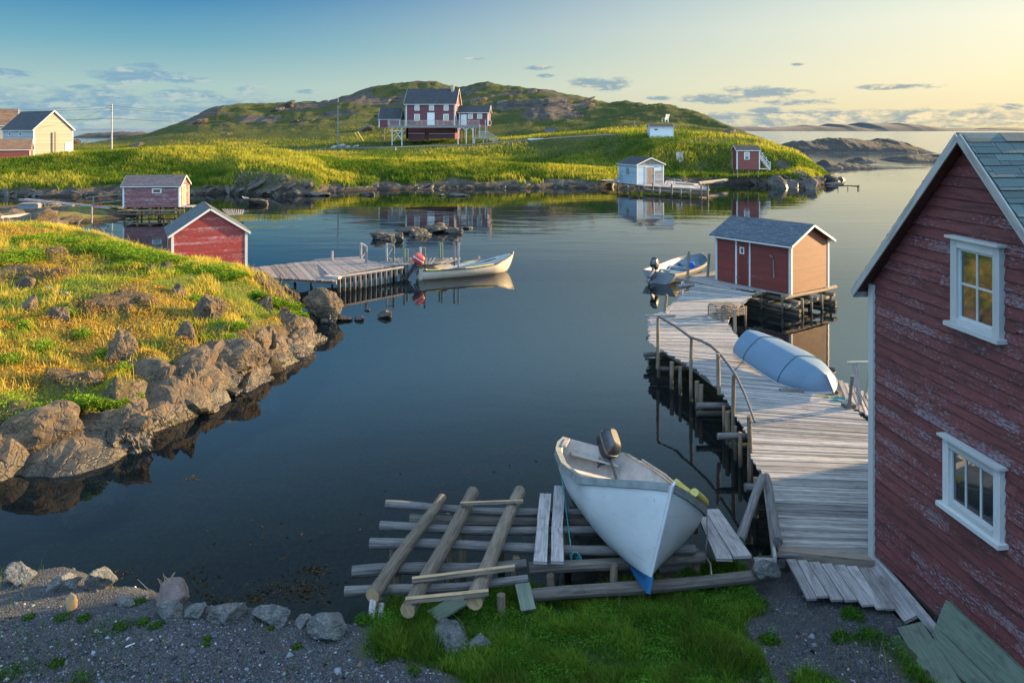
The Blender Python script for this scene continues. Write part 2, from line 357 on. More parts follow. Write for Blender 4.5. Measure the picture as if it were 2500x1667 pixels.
def water_mat():
    m, t, b = material('cove_water'); t.n.remove(b); out = [n for n in t.n if n.type == 'OUTPUT_MATERIAL'][0]
    o = t.add('ShaderNodeNewGeometry').outputs['Position']
    sp = t.add('ShaderNodeSeparateXYZ'); t.l.new(o, sp.inputs[0])
    # ripples: broad lazy undulation, finer wind ripple in patches, rougher open sea
    a = t.noise(t.vmul(o, (.55, 1.25, 1)), .9, 3, .5); bb = t.noise(t.vmul(o, (1.0, 2.6, 1)), 2.6, 3, .55)
    pm = t.noise(t.vmul(o, (.5, 1, 1)), .07, 3, .55)
    patch = t.sstep(pm, .41, .57)
    far = t.sstep(sp.outputs[1], 125, 190); mid = t.sstep(sp.outputs[1], 34, 55)
    c1 = t.noise(t.vmul(o, (.11, .46, 1)), .9, 3, .6)
    h = t.m('MULTIPLY', a, .0032)
    h = t.m('ADD', h, t.m('MULTIPLY', bb, t.m('MULTIPLY_ADD', t.m('MULTIPLY', patch, mid), .0009, .00030)))
    h = t.m('ADD', h, t.m('MULTIPLY', c1, t.m('MULTIPLY_ADD', far, .075, t.m('MULTIPLY', mid, t.m('MULTIPLY_ADD', patch, .020, .008)))))
    bp = t.add('ShaderNodeBump'); bp.inputs['Strength'].default_value = 1.0; bp.inputs['Distance'].default_value = 1.0; t.l.new(h, bp.inputs['Height'])
    gl = t.add('ShaderNodeBsdfGlossy'); t.l.new(t.m('MULTIPLY_ADD', t.sstep(sp.outputs[1], 150, 260), .085, .02), gl.inputs['Roughness']); gl.inputs[0].default_value = (1, 1, 1, 1); t.l.new(bp.outputs[0], gl.inputs['Normal'])
    fr = t.add('ShaderNodeFresnel'); fr.inputs['IOR'].default_value = 1.33; t.l.new(bp.outputs[0], fr.inputs['Normal'])
    df = t.add('ShaderNodeBsdfDiffuse'); df.inputs[0].default_value = (.0015, .005, .008, 1)
    tr = t.add('ShaderNodeBsdfTransparent'); tr.inputs[0].default_value = (.72, .86, .84, 1)
    m1 = t.add('ShaderNodeMixShader'); m1.inputs[0].default_value = .42; t.l.new(tr.outputs[0], m1.inputs[1]); t.l.new(df.outputs[0], m1.inputs[2])
    m2 = t.add('ShaderNodeMixShader'); t.l.new(t.m('MINIMUM', t.m('MULTIPLY_ADD', fr.outputs[0], 1.0, -.010), 1.0), m2.inputs[0]); t.l.new(m1.outputs[0], m2.inputs[1]); t.l.new(gl.outputs[0], m2.inputs[2])
    t.l.new(m2.outputs[0], out.inputs[0]); return m
M['water'] = water_mat()

# ------------------------------------------------------------------ mesh helpers
MW = {}     # world matrix of every empty / part
class MB:
    def __init__(s): s.v = []; s.f = []; s.m = []; s.uv = []; s.r = []
    def face(s, pts, uvs=None, mat=0, r=None):
        i = len(s.v); s.v += [tuple(p) for p in pts]; s.f.append(tuple(range(i, i + len(pts)))); s.m.append(mat)
        s.uv += (uvs if uvs else [(p[0] + p[1] * .7, p[2] + p[1] * .1) for p in pts]); s.r.append(random.random() if r is None else r)
    def quads(s, pts, faces, uvfn, mat, r):
        i = len(s.v); s.v += [tuple(p) for p in pts]
        for f in faces:
            s.f.append(tuple(i + k for k in f)); s.m.append(mat); s.r.append(r); s.uv += uvfn(f)
    def beam(s, p0, p1, w, h, up=(0, 0, 1), mat=0, r=None, w1=None, h1=None, jit=0.0, seg=1, bend=0.0, cm=None):
        """a squared timber from p0 to p1, w across, h along 'up'"""
        p0 = Vector(p0); p1 = Vector(p1); d = (p1 - p0); L = d.length
        if L < 1e-6: return
        d.normalize(); up = Vector(up); side = d.cross(up)
        if side.length < 1e-4: side = d.cross(Vector((1, 0, 0)))
        side.normalize(); up = side.cross(d).normalized()
        w1 = w if w1 is None else w1; h1 = h if h1 is None else h1; r = random.random() if r is None else r
        ou, ov = random.random() * 20, random.random() * 20; pts = []
        for k in range(seg + 1):
            t = k / seg; c = p0 + d * (L * t) + up * (bend * 4 * t * (1 - t)); ww = (w + (w1 - w) * t) / 2; hh = (h + (h1 - h) * t) / 2
            if jit: ww *= 1 + random.uniform(-jit, jit); c = c + side * random.uniform(-jit, jit) * w * .3
            pts += [c - side * ww - up * hh, c + side * ww - up * hh, c + side * ww + up * hh, c - side * ww + up * hh]
        i = len(s.v); s.v += [tuple(p) for p in pts]
        def add(f, uv, mt=mat): s.f.append(tuple(i + k for k in f)); s.m.append(mt); s.r.append(r); s.uv.extend(uv)
        for k in range(seg):
            a = k * 4; b = a + 4; u0 = ou + L * k / seg; u1 = ou + L * (k + 1) / seg
            for q, (x, y, sz) in enumerate(((0, 1, w), (1, 2, h), (2, 3, w), (3, 0, h))):
                vv = ov + q * 1.7
                add((a + x, b + x, b + y, a + y)[::-1] if False else (a + x, a + y, b + y, b + x), [(u0, vv), (u0, vv + sz), (u1, vv + sz), (u1, vv)])
        e = seg * 4; ec = mat if cm is None else cm
        add((3, 2, 1, 0), [(ou, ov + h), (ou + .02, ov + h), (ou + .02, ov), (ou, ov)], ec); add((e, e + 1, e + 2, e + 3), [(ou, ov), (ou + .02, ov), (ou + .02, ov + h), (ou, ov + h)], ec)
    def box(s, c, sx, sy, sz, rz=0, mat=0, r=None):
        c = Vector(c); d = Vector((math.cos(rz), math.sin(rz), 0)) * sx / 2
        s.beam(c - d, c + d, sy, sz, (0, 0, 1), mat, r)
    def tube(s, pts, rad, n=8, mat=0, r=None, jit=0.0, cap=None, knot=0.0):
        pts = [Vector(p) for p in pts]; r = random.random() if r is None else r
        if not isinstance(rad, (list, tuple)): rad = [rad] * len(pts)
        elif len(rad) == 2 and len(pts) != 2: rad = [rad[0] + (rad[1] - rad[0]) * k / (len(pts) - 1) for k in range(len(pts))]
        ou, ov = random.random() * 20, random.random() * 20; i = len(s.v); L = 0; Ls = []
        prev = None
        for k, p in enumerate(pts):
            d = (pts[min(k + 1, len(pts) - 1)] - pts[max(k - 1, 0)])
            if d.length < 1e-7: d = Vector((0, 0, 1))
            d.normalize()
            if prev is None:
                a = d.cross(Vector((0, 0, 1)))
                if a.length < .05: a = d.cross(Vector((1, 0, 0)))
            else: a = prev - d * prev.dot(d)
            a.normalize(); prev = a; b = d.cross(a)
            if k: L += (p - pts[k - 1]).length
            Ls.append(L)
            for q in range(n):
                th = 2 * math.pi * q / n; rr = rad[k] * (1 + random.uniform(-jit, jit))
                s.v.append(tuple(p + a * math.cos(th) * rr + b * math.sin(th) * rr))
        cir = 2 * math.pi * max(rad)
        for k in range(len(pts) - 1):
            for q in range(n):
                q2 = (q + 1) % n; s.f.append((i + k * n + q, i + k * n + q2, i + (k + 1) * n + q2, i + (k + 1) * n + q)); s.m.append(mat); s.r.append(r)
                v0 = ov + cir * q / n; v1 = ov + cir * (q + 1) / n
                s.uv += [(ou + Ls[k], v0), (ou + Ls[k], v1), (ou + Ls[k + 1], v1), (ou + Ls[k + 1], v0)]
        cm = mat if cap is None else cap
        s.f.append(tuple(i + q for q in range(n))[::-1]); s.m.append(cm); s.r.append(r); s.uv += [(ou + .1 * math.cos(q), ov + .1 * math.sin(q)) for q in range(n)]
        j = i + (len(pts) - 1) * n
        s.f.append(tuple(j + q for q in range(n))); s.m.append(cm); s.r.append(r); s.uv += [(ou + .1 * math.cos(q), ov + .1 * math.sin(q)) for q in range(n)]
    def log(s, p0, p1, r0, r1=None, n=10, mat=0, seg=8, wob=.012, cap=None):
        p0 = Vector(p0); p1 = Vector(p1); r1 = r0 if r1 is None else r1; pts = []; ra = []
        ph = random.random() * 9
        for k in range(seg + 1):
            t = k / seg; p = p0.lerp(p1, t) + Vector((math.sin(t * 5 + ph), math.cos(t * 4 + ph), math.sin(t * 6.3 + ph))) * wob
            pts.append(p); ra.append((r0 + (r1 - r0) * t) * random.uniform(.94, 1.06))
        s.tube(pts, ra, n, mat, None, .04, cap)
    def grid(s, P_, uvs=.5, mat=0, closed=False, flip=False, matfn=None):
        """P_: rows of points"""
        i = len(s.v); nr = len(P_); nc = len(P_[0])
        for row in P_: s.v += [tuple(p) for p in row]
        r = random.random()
        for a in range(nr - 1):
            for c in range(nc - 1 + (1 if closed else 0)):
                c2 = (c + 1) % nc; f = (i + a * nc + c, i + a * nc + c2, i + (a + 1) * nc + c2, i + (a + 1) * nc + c)
                uv = [(a * .3, c * .1), (a * .3, c * .1 + .1), (a * .3 + .3, c * .1 + .1), (a * .3 + .3, c * .1)]
                if flip: f = f[::-1]; uv = uv[::-1]
                s.f.append(f); s.m.append(matfn(a, c) if matfn else mat); s.r.append(r); s.uv += uv
    def build(s, name, mats, parent=None, smooth=False, world=True, loc=None):
        me = bpy.data.meshes.new(name); vs = s.v
        if parent is not None and world:
            inv = MW[parent.name].inverted(); vs = [tuple(inv @ Vector(v)) for v in vs]
        me.from_pydata(vs, [], s.f)
        if not isinstance(mats, (list, tuple)): mats = [mats]
        for m in mats: me.materials.append(M[m] if isinstance(m, str) else m)
        me.polygons.foreach_set('material_index', s.m)
        uvl = me.uv_layers.new(name='UVMap'); uvl.data.foreach_set('uv', np.array(s.uv, dtype=np.float32).ravel())
        at = me.attributes.new('rnd', 'FLOAT', 'FACE'); at.data.foreach_set('value', s.r)
        if smooth: me.polygons.foreach_set('use_smooth', [True] * len(s.f))
        me.update()
        o = bpy.data.objects.new(name, me); COL.objects.link(o)
        if parent is not None:
            o.parent = parent; MW[o.name] = MW[parent.name]
        else:
            MW[o.name] = Matrix.Identity(4)
            # give a one-mesh thing an origin at its base
            if s.v:
                a = np.array(s.v); c = a.mean(0); c[2] = a[:, 2].min()
                me.transform(Matrix.Translation(Vector(-c))); o.location = Vector(c); MW[o.name] = Matrix.Translation(Vector(c))
        return o

def tag(o, label=None, cat=None, group=None, kind=None):
    if label: o['label'] = label
    if cat: o['category'] = cat
    if group: o['group'] = group
    if kind: o['kind'] = kind
    return o
def empty(name, loc=(0, 0, 0), rz=0.0, label=None, cat=None, group=None, mat=None):
    o = bpy.data.objects.new(name, None); COL.objects.link(o); o.empty_display_size = .2
    m = mat if mat is not None else Matrix.Translation(Vector(loc)) @ Matrix.Rotation(rz, 4, 'Z')
    o.matrix_world = m; MW[o.name] = m
    return tag(o, label, cat, group)

# value noise in numpy
def _h(ix, iy, seed):
    n = (ix.astype(np.int64) * 374761393 + iy.astype(np.int64) * 668265263 + seed * 1442695041) & 0xffffffff
    n = ((n ^ (n >> 13)) * 1274126177) & 0xffffffff
    return ((n ^ (n >> 16)) & 0xffff) / 65535.0
def vnoise(x, y, seed=0):
    ix = np.floor(x); iy = np.floor(y); fx = x - ix; fy = y - iy; fx = fx * fx * (3 - 2 * fx); fy = fy * fy * (3 - 2 * fy)
    a = _h(ix, iy, seed); b = _h(ix + 1, iy, seed); c = _h(ix, iy + 1, seed); d = _h(ix + 1, iy + 1, seed)
    return (a + (b - a) * fx) * (1 - fy) + (c + (d - c) * fx) * fy
def fbm(x, y, seed=0, o=4, g=.5):
    r = 0; a = 1; t = 0
    for k in range(o): r = r + a * vnoise(x * 2 ** k, y * 2 ** k, seed + k * 17); t += a; a *= g
    return r / t
def ridged(x, y, seed=0, o=4):
    r = 0; a = 1; t = 0
    for k in range(o): r = r + a * (1 - np.abs(2 * vnoise(x * 2 ** k, y * 2 ** k, seed + k * 13) - 1)); t += a; a *= .5
    return r / t
def smooth(x, a, b):
    t = np.clip((x - a) / (b - a), 0, 1); return t * t * (3 - 2 * t)

def sheet(name, X, Y, Z, mat, rock=None, kind='structure', label=None, smooth_=True):
    nr, nc = X.shape; v = np.stack([X, Y, Z], -1).reshape(-1, 3).astype(np.float32)
    a = (np.arange(nr - 1)[:, None] * nc + np.arange(nc - 1)[None, :]).ravel()
    f = np.stack([a, a + 1, a + nc + 1, a + nc], 1).astype(np.int32)
    me = mesh_np(name, v, f, M[mat] if isinstance(mat, str) else mat)
    if rock is not None:
        at = me.attributes.new('rock', 'FLOAT', 'POINT'); at.data.foreach_set('value', rock.ravel().astype(np.float32))
    me.polygons.foreach_set('use_smooth', np.full(len(f), smooth_))
    me.update()
    # faces upward
    o = bpy.data.objects.new(name, me); COL.objects.link(o); MW[o.name] = Matrix.Identity(4)
    if me.polygons[len(f) // 2].normal.z < 0: me.flip_normals()
    tag(o, label, None, None, kind); return o
def mesh_np(name, v, f, mat):
    me = bpy.data.meshes.new(name); k = f.shape[1]
    me.vertices.add(len(v)); me.vertices.foreach_set('co', v.astype(np.float32).ravel())
    me.loops.add(f.size); me.loops.foreach_set('vertex_index', f.ravel().astype(np.int32))
    me.polygons.add(len(f)); me.polygons.foreach_set('loop_start', np.arange(0, f.size, k, dtype=np.int32))
    me.polygons.foreach_set('loop_total', np.full(len(f), k, dtype=np.int32))
    me.materials.append(mat); me.update(calc_edges=True); return me

def loft(rows, sub_r, sub_c):
    """rows: (nr, nc, 3) control points -> Catmull-Rom refined grid"""
    def cr(A, n):
        m = len(A); out = []
        for i in range(m - 1):
            p0 = A[max(i - 1, 0)]; p1 = A[i]; p2 = A[i + 1]; p3 = A[min(i + 2, m - 1)]
            for k in range(n):
                t = k / n; c = .5 * ((2 * p1) + (-p0 + p2) * t + (2 * p0 - 5 * p1 + 4 * p2 - p3) * t * t + (-p0 + 3 * p1 - 3 * p2 + p3) * t ** 3)
                out.append(p1 + (p2 - p1) * t if False else c * .75 + (p1 + (p2 - p1) * t) * .25)
        out.append(A[-1]); return np.array(out)
    G = cr(np.array(rows, dtype=float), sub_r); G = cr(G.transpose(1, 0, 2), sub_c).transpose(1, 0, 2); return G

def grid_normals(G):
    du = np.gradient(G, axis=0); dv = np.gradient(G, axis=1); n = np.cross(dv, du); n /= np.linalg.norm(n, axis=-1, keepdims=True) + 1e-9
    n[n[..., 2] < 0] *= -1; return n

def sample_grid(G, n, weight=None):
    """n random points on a refined grid, area-weighted; returns pos, (r, c)"""
    a = np.linalg.norm(np.cross(G[1:, :-1] - G[:-1, :-1], G[:-1, 1:] - G[:-1, :-1]), axis=-1)
    if weight is not None: a = a * weight[:-1, :-1]
    p = a.ravel() / a.sum(); idx = rng.choice(len(p), n, p=p); r, c = np.divmod(idx, a.shape[1])
    u = rng.random(n); w = rng.random(n)
    pos = (G[r, c] * ((1 - u) * (1 - w))[:, None] + G[r + 1, c] * (u * (1 - w))[:, None] + G[r, c + 1] * ((1 - u) * w)[:, None] + G[r + 1, c + 1] * (u * w)[:, None])
    return pos, r, c

def blades(name, pos, h, w, lean, col0, col1, label, cat=None, mat='blade', wind=(-.3, -.1)):
    """grass blades: bent two-segment strips; col0 root colour, col1 tip colour, arrays (n,3)"""
    n = len(pos); a = rng.random(n) * 2 * np.pi; s = np.stack([np.cos(a), np.sin(a), np.zeros(n)], 1) * (w / 2)[:, None]
    b = rng.random(n) * 2 * np.pi; l = np.stack([np.cos(b) * lean + wind[0] * lean, np.sin(b) * lean + wind[1] * lean, np.zeros(n)], 1) * h[:, None]
    up = np.zeros((n, 3)); up[:, 2] = h
    p = pos.copy(); p[:, 2] -= .02
    v = np.stack([p - s, p + s, p + up * .55 + l * .35 - s * .8, p + up * .55 + l * .35 + s * .8, p + up * .92 + l], 1).reshape(-1, 3)
    i = np.arange(n)[:, None] * 5
    f = np.concatenate([np.concatenate([i, i + 1, i + 3], 1), np.concatenate([i, i + 3, i + 2], 1), np.concatenate([i + 2, i + 3, i + 4], 1)], 0)
    me = mesh_np(name, v, f, M[mat])
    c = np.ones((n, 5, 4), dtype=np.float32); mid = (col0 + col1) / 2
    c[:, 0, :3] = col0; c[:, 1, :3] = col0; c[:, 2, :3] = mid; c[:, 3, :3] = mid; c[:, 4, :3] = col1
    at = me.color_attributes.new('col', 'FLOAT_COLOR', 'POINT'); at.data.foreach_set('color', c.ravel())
    o = bpy.data.objects.new(name, me); COL.objects.link(o); MW[o.name] = Matrix.Identity(4)
    return tag(o, label, cat, None, 'stuff')

def leaves(name, pos, size, cols, label, cat=None, flat=.5, kind='stuff'):
    """small leaf quads (diamonds) with random tilt"""
    n = len(pos); d = rng.normal(size=(n, 3)); d[:, 2] *= flat; d /= np.linalg.norm(d, axis=1, keepdims=True)
    e = np.cross(d, rng.normal(size=(n, 3))); e /= np.linalg.norm(e, axis=1, keepdims=True)
    a = d * size[:, None]; b = e * (size * .38)[:, None]
    v = np.stack([pos - a * .5, pos + b * .5, pos + a * .5, pos - b * .5], 1).reshape(-1, 3)
    f = np.arange(n * 4).reshape(n, 4); me = mesh_np(name, v, f, M['leaf'])
    c = np.ones((n, 4, 4), dtype=np.float32); c[:, :, :3] = cols[:, None, :]
    at = me.color_attributes.new('col', 'FLOAT_COLOR', 'POINT'); at.data.foreach_set('color', c.ravel())
    o = bpy.data.objects.new(name, me); COL.objects.link(o); MW[o.name] = Matrix.Identity(4)
    return tag(o, label, cat, None, kind)

ICO = {}
def ico(sub):
    if sub in ICO: return ICO[sub]
    import bmesh
    bm = bmesh.new(); bmesh.ops.create_icosphere(bm, subdivisions=sub, radius=1.0)
    v = np.array([x.co[:] for x in bm.verts]); f = np.array([[q.index for q in x.verts] for x in bm.faces]); bm.free()
    ICO[sub] = (v, f); return ICO[sub]
def rock_shape(seed, sub=4, planes=14, rough=.05, sx=1, sy=1, sz=1):
    g = np.random.default_rng(seed); v, f = ico(sub); N = g.normal(size=(planes, 3)); N /= np.linalg.norm(N, axis=1, keepdims=True)
    D = g.uniform(.50, 1.0, planes); dot = v @ N.T
    rr = np.where(dot > .05, D[None, :] / np.maximum(dot, .05), 9.0).min(1); rr = np.minimum(rr, 1.25)
    nz = np.array([mnoise.fractal(Vector(p * 2.0) + Vector((seed * 3.1, 0, 0)), .75, 2.0, 6) for p in v])
    p = v * (rr * (1 + nz * rough * 2.2))[:, None]
    return p * np.array([sx, sy, sz]), f
def rock(name, c, size, seed, mat='rock', label=None, cat='rock', group=None, rz=0.0, sub=4, rough=.06, planes=14, sink=.3, flat=False):
    """one boulder standing at c (world), size = (sx, sy, sz) full extents"""
    p, f = rock_shape(seed, sub, planes, rough, size[0] / 2, size[1] / 2, size[2] / 2)
    cz, s_ = math.cos(rz), math.sin(rz); p = np.stack([p[:, 0] * cz - p[:, 1] * s_, p[:, 0] * s_ + p[:, 1] * cz, p[:, 2] + size[2] * (.5 - sink)], 1)
    me = mesh_np(name, p, f, M[mat]); me.polygons.foreach_set('use_smooth', np.full(len(f), not (flat or sub >= 5)))
    o = bpy.data.objects.new(name, me); COL.objects.link(o); o.location = Vector(c); MW[o.name] = Matrix.Translation(Vector(c))
    return tag(o, label, cat, group)

# ================================================================== SETTING
# ---- water and sea bed
def flat_sheet(name, xs, ys, zfn, mat):
    X, Y = np.meshgrid(np.array(xs, float), np.array(ys, float)); return sheet(name, X, Y, zfn(X, Y), mat)
wys = [2, 8, 12, 16, 24, 40, 60, 90, 140, 250, 500, 1200, 3000, 8000, 20000]
flat_sheet('water', [-14000, -4000, -1000, -300, -100, -30, 0, 30, 100, 300, 1000, 4000, 14000], wys, lambda X, Y: X * 0, 'water')
bx = np.concatenate([[-14000, -2000, -400, -120, -60], np.linspace(-40, 40, 161), [60, 120, 400, 2000, 14000]]); by = np.concatenate([np.linspace(3, 80, 155), [100, 200, 500, 2000, 8000, 20000]])
flat_sheet('sea_bed', bx, by, lambda X, Y: -1.9 - 1.6 * smooth(Y, 16, 30) + 1.3 * (fbm(X * .35, Y * .35, 3, 4) - .5) + 1.0 * smooth(Y, 14, 9), 'bed')

# ---- far shore, mounds and rocky hill (rows of real cross-sections, front to back)
cols = np.arange(-420, 2086, 5.0)
def row(xs, Ys, ys=None, zs=None):
    Yv = np.interp(cols, xs, Ys)
    z = np.interp(cols, xs, zs) if zs is not None else HC - (np.interp(cols, xs, ys) - HY) * Yv / F
    return np.stack([(cols - CX) * Yv / F, Yv, z], -1)
k1 = [-420, 0, 150, 450, 550, 590, 680, 770, 800, 925, 1060, 1300, 1490, 1600, 1740, 1850, 1970, 2010, 2038, 2085]
y1 = [480, 480, 481, 478, 473, 476, 478, 477, 470, 464, 462, 460, 459, 452, 450, 452, 455, 452, 440, 436]
Y1 = [HC * F / (y - HY) for y in y1]
r1 = row(k1, Y1, zs=[0] * 20)
r0 = row(k1, [y - 3 for y in Y1], zs=[-1.2] * 20)
r1b = row(k1, [y + 2.2 for y in Y1], zs=[.7, .7, .7, .8, 1.2, 2.1, 2.2, 1.6, .8, .6, .6, .6, .6, .7, .9, 1.0, 1.0, .8, .4, -1.2])
k2 = [-420, 0, 270, 434, 542, 700, 830, 953, 1170, 1314, 1495, 1600, 1700, 1850, 1950, 2000, 2045, 2085]
r2 = row(k2, [104, 104, 108, 110, 110, 110, 110, 110, 110, 110, 110, 112, 113, 113, 112, 112, 122, 124],
         [398, 394, 376, 365, 370, 376, 394, 394, 399, 408, 419, 424, 424, 423, 414, 428, 455, 460])
r3 = row(k2, [113, 113, 118, 120, 120, 120, 120, 120, 120, 120, 118, 118, 118, 118, 116, 115, 123, 125],
         zs=[3.0, 3.2, 3.8, 4.0, 3.6, 3.2, 2.2, 2.0, 1.9, 1.6, 1.6, 4.3, 4.7, 4.6, 3.2, 1.8, -.6, -1.4])
k4 = [-420, 0, 300, 500, 700, 953, 1134, 1242, 1387, 1495, 1600, 1700, 1800, 1860, 1945, 1988, 2045, 2085]
r4 = row(k4, [135, 135, 138, 140, 143, 145, 145, 143, 138, 132, 124, 124, 124, 123, 121, 120, 124, 126],
         [382, 382, 374, 372, 367, 361, 356, 347, 336, 330, 338, 338, 345, 356, 378, 402, 460, 470])
r5 = row(k4, [150, 150, 155, 158, 162, 166, 166, 163, 158, 150, 142, 138, 134, 130, 124, 122, 126, 128],
         [378, 374, 364, 356, 345, 334, 332, 332, 322, 316, 316, 322, 332, 345, 372, 399, 470, 480])
r6 = row(k4, [168, 168, 178, 185, 190, 198, 198, 195, 185, 172, 160, 150, 142, 134, 126, 123, 128, 130],
         [370, 364, 346, 312, 296, 268, 262, 262, 270, 280, 288, 300, 322, 341, 371, 399, 480, 490])
k7 = [-420, 0, 180, 271, 361, 425, 510, 550, 640, 745, 790, 830, 905, 955, 1000, 1065, 1121, 1143, 1190, 1255, 1308, 1380, 1488, 1530, 1626, 1700, 1786, 1860, 1945, 1988, 2045, 2085]
y7 = [364, 360, 357, 341, 327, 303, 266, 255, 249, 248, 248, 234, 213, 202, 198, 199, 213, 210, 202, 213, 215, 228, 247, 247, 253, 274, 308, 340, 372, 399, 490, 500]
Y7 = np.interp(k7, [-420, 180, 350, 510, 745, 955, 1190, 1308, 1488, 1626, 1700, 1786, 1860, 1945, 1988, 2045, 2085], [185, 185, 195, 205, 215, 225, 225, 215, 200, 180, 165, 150, 138, 128, 124, 130, 132])
r7 = row(k7, Y7, y7)
r8 = row(k7, Y7 + 16, zs=[max(-1, (HC - (y - HY) * Y / F) * .72 - .5) for y, Y in zip(y7, Y7)])
r9 = row(k7, Y7 + 45, zs=[-2] * len(k7))
SR = 14
def refine(rows, n):
    out = []
    m = len(rows)
    for i in range(m - 1):
        p0, p1, p2, p3 = rows[max(i - 1, 0)], rows[i], rows[i + 1], rows[min(i + 2, m - 1)]
        for k in range(n):
            t = k / n; c = .5 * ((2 * p1) + (-p0 + p2) * t + (2 * p0 - 5 * p1 + 4 * p2 - p3) * t * t + (-p0 + 3 * p1 - 3 * p2 + p3) * t ** 3)
            out.append(.5 * c + .5 * (p1 + (p2 - p1) * t))
    out.append(rows[-1]); return np.array(out)
rows_far = [r0, r1, r1b, r2, r3, r4, r5, r6, r7, r8, r9]
GF = refine(rows_far, SR)
ri = np.arange(GF.shape[0]) / SR
X, Y, Z = GF[..., 0], GF[..., 1], GF[..., 2].copy()
hill = smooth(ri, 5.6, 7.0)[:, None] * np.ones(X.shape[1])[None, :]
roadk = np.exp(-((ri - 5) / .25) ** 2)[:, None] * smooth(cols, 500, 640)[None, :] * smooth(cols, 1560, 1480)[None, :]
house = smooth(cols, 900, 940)[None, :] * smooth(cols, 1240, 1180)[None, :] * np.exp(-((ri[:, None] - 5.4) / .5) ** 2)
big = fbm(X * .045, Y * .06, 11, 3) - .5
rid = ridged(X * .10 + Z * .03, Y * .14, 5, 5)
crest = np.exp(-((ri - 8) / .45) ** 2)[:, None]
Z += hill * (1 - .65 * crest) * (big * 4.6 * smooth(Z, 5, 14) + (rid - .62) * 2.6 * smooth(Z, 4, 10)) + hill * crest * (ridged(X * .3, Y * .3, 6, 4) - .6) * .9 * smooth(Z, 6, 12)
low = (1 - hill) * (1 - np.clip(roadk, 0, 1)) * (1 - .8 * house)
Z += low * smooth(Z, .5, 2.0) * ((fbm(X * .16, Y * .2, 8, 4) - .5) * 1.1)
shore = smooth(ri, .3, 1.0)[:, None] * smooth(ri, 2.9, 1.9)[:, None]
Z += shore * (ridged(X * .35, Y * .5, 31, 4) - .6) * 1.1
cliff = np.exp(-((ri[:, None] - 3.5) / .45) ** 2) * smooth(cols, 1560, 1620)[None, :] * smooth(cols, 1990, 1930)[None, :]
Z += cliff * (ridged(X * .25, Z * .5, 4, 3) - .6) * .8
GF[..., 2] = Z
nF = grid_normals(GF)
slope = 1 - nF[..., 2]
rn = fbm(X * .11, Y * .16, 41, 4)
rockF = np.clip(hill * (.30 + (rn - .5) * 2.6 + (rid - .6) * 1.6 + slope * .5) * smooth(Z, 6.0, 11.0), 0, 1)
rockF = np.maximum(rockF, np.clip(shore * 1.3 * (1 - smooth(Z + (fbm(X * .3, Y * .3, 19, 3) - .5) * 1.4, .45, .8)) + smooth(Z, .34, .2), 0, 1))
bl = (smooth(cols, 545, 575) * smooth(cols, 780, 765))[None, :] * smooth(ri, 2.35, 2.0)[:, None]
rockF = np.maximum(rockF, bl * .55)
rockF = np.maximum(rockF, cliff * np.clip((fbm(X * .3, Z * .25, 77, 2) - .46) * 4, 0, 1) * .8)
rightg = smooth(cols, 1400, 1500)[None, :] * hill
rockF = rockF * (1 - .75 * rightg)
rockF = np.clip(rockF + np.clip(roadk * 0, 0, 1), 0, 1)
sheet('hillside', X, Y, Z, 'hill_far', rockF)
# grass on it
wt = (1 - np.clip(rockF * 1.5, 0, 1)) * smooth(Z, .28, .5) * (1 - .97 * np.clip(roadk * 1.2, 0, 1)) * (ri[:, None] < 8.15) * np.clip(160 / Y, .25, 1.6) ** 2
def far_grass(n, cond, name, hm, label):
    pos, r, c = sample_grid(GF, n, wt * cond)
    pn = fbm(pos[:, 0] * .09, pos[:, 1] * .13, 55, 3); q = fbm(pos[:, 0] * .8, pos[:, 1] * .8, 56, 2)
    gold = np.array([.33, .30, .045]); gre = np.array([.075, .125, .016]); dark = np.array([.03, .055, .01])
    rel = smooth(pos[:, 2], 1.3, 3.6); g = .05 + smooth(pn + .10 * (rel - .5), .44, .66)[:, None] * .8 + (q[:, None] - .5) * .8; g = np.clip(g, 0, 1)  # golder on higher ground: sun on the crests put into grass colour
    tip = gre * (1 - g) + gold * g; hz = hill[r, c][:, None]; tip = tip * (1 - .55 * hz) + np.array([.045, .050, .012]) * .55 * hz
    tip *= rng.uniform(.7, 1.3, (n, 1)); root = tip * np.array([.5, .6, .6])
    h = hm * rng.uniform(.5, 1.3, n) * (.6 + .8 * pn) * (1 - .55 * hill[r, c])
    return blades(name, pos, h, h * .15, rng.uniform(.1, .45, n), root, tip, label)
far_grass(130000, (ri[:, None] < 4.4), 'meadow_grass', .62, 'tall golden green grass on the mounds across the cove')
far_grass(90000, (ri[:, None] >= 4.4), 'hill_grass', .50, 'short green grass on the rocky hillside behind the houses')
# leafy weeds in patches
pos, r, c = sample_grid(GF, 60000, wt * (ri[:, None] < 5.5) * smooth(fbm(X * .13, Y * .2, 91, 3), .52, .66) + 1e-9)
pos[:, 2] += rng.uniform(0, .45, len(pos)) ; cc = np.array([.06, .12, .015]) * rng.uniform(.5, 1.4, (len(pos), 1))
leaves('low_bushes', pos, rng.uniform(.16, .34, len(pos)), cc, 'leafy green weeds growing on the far bank')
# road across the bank
i5 = 5 * SR
ca = slice(int((560 + 420) / 5), int((1500 + 420) / 5))
rd = GF[i5:i5 + 2, ca].copy(); rd[..., 2] += .03
sheet('road', rd[..., 0], rd[..., 1], rd[..., 2], plain('road_gravel', (.14, .13, .11), .95, 0, 3, .3, .2))

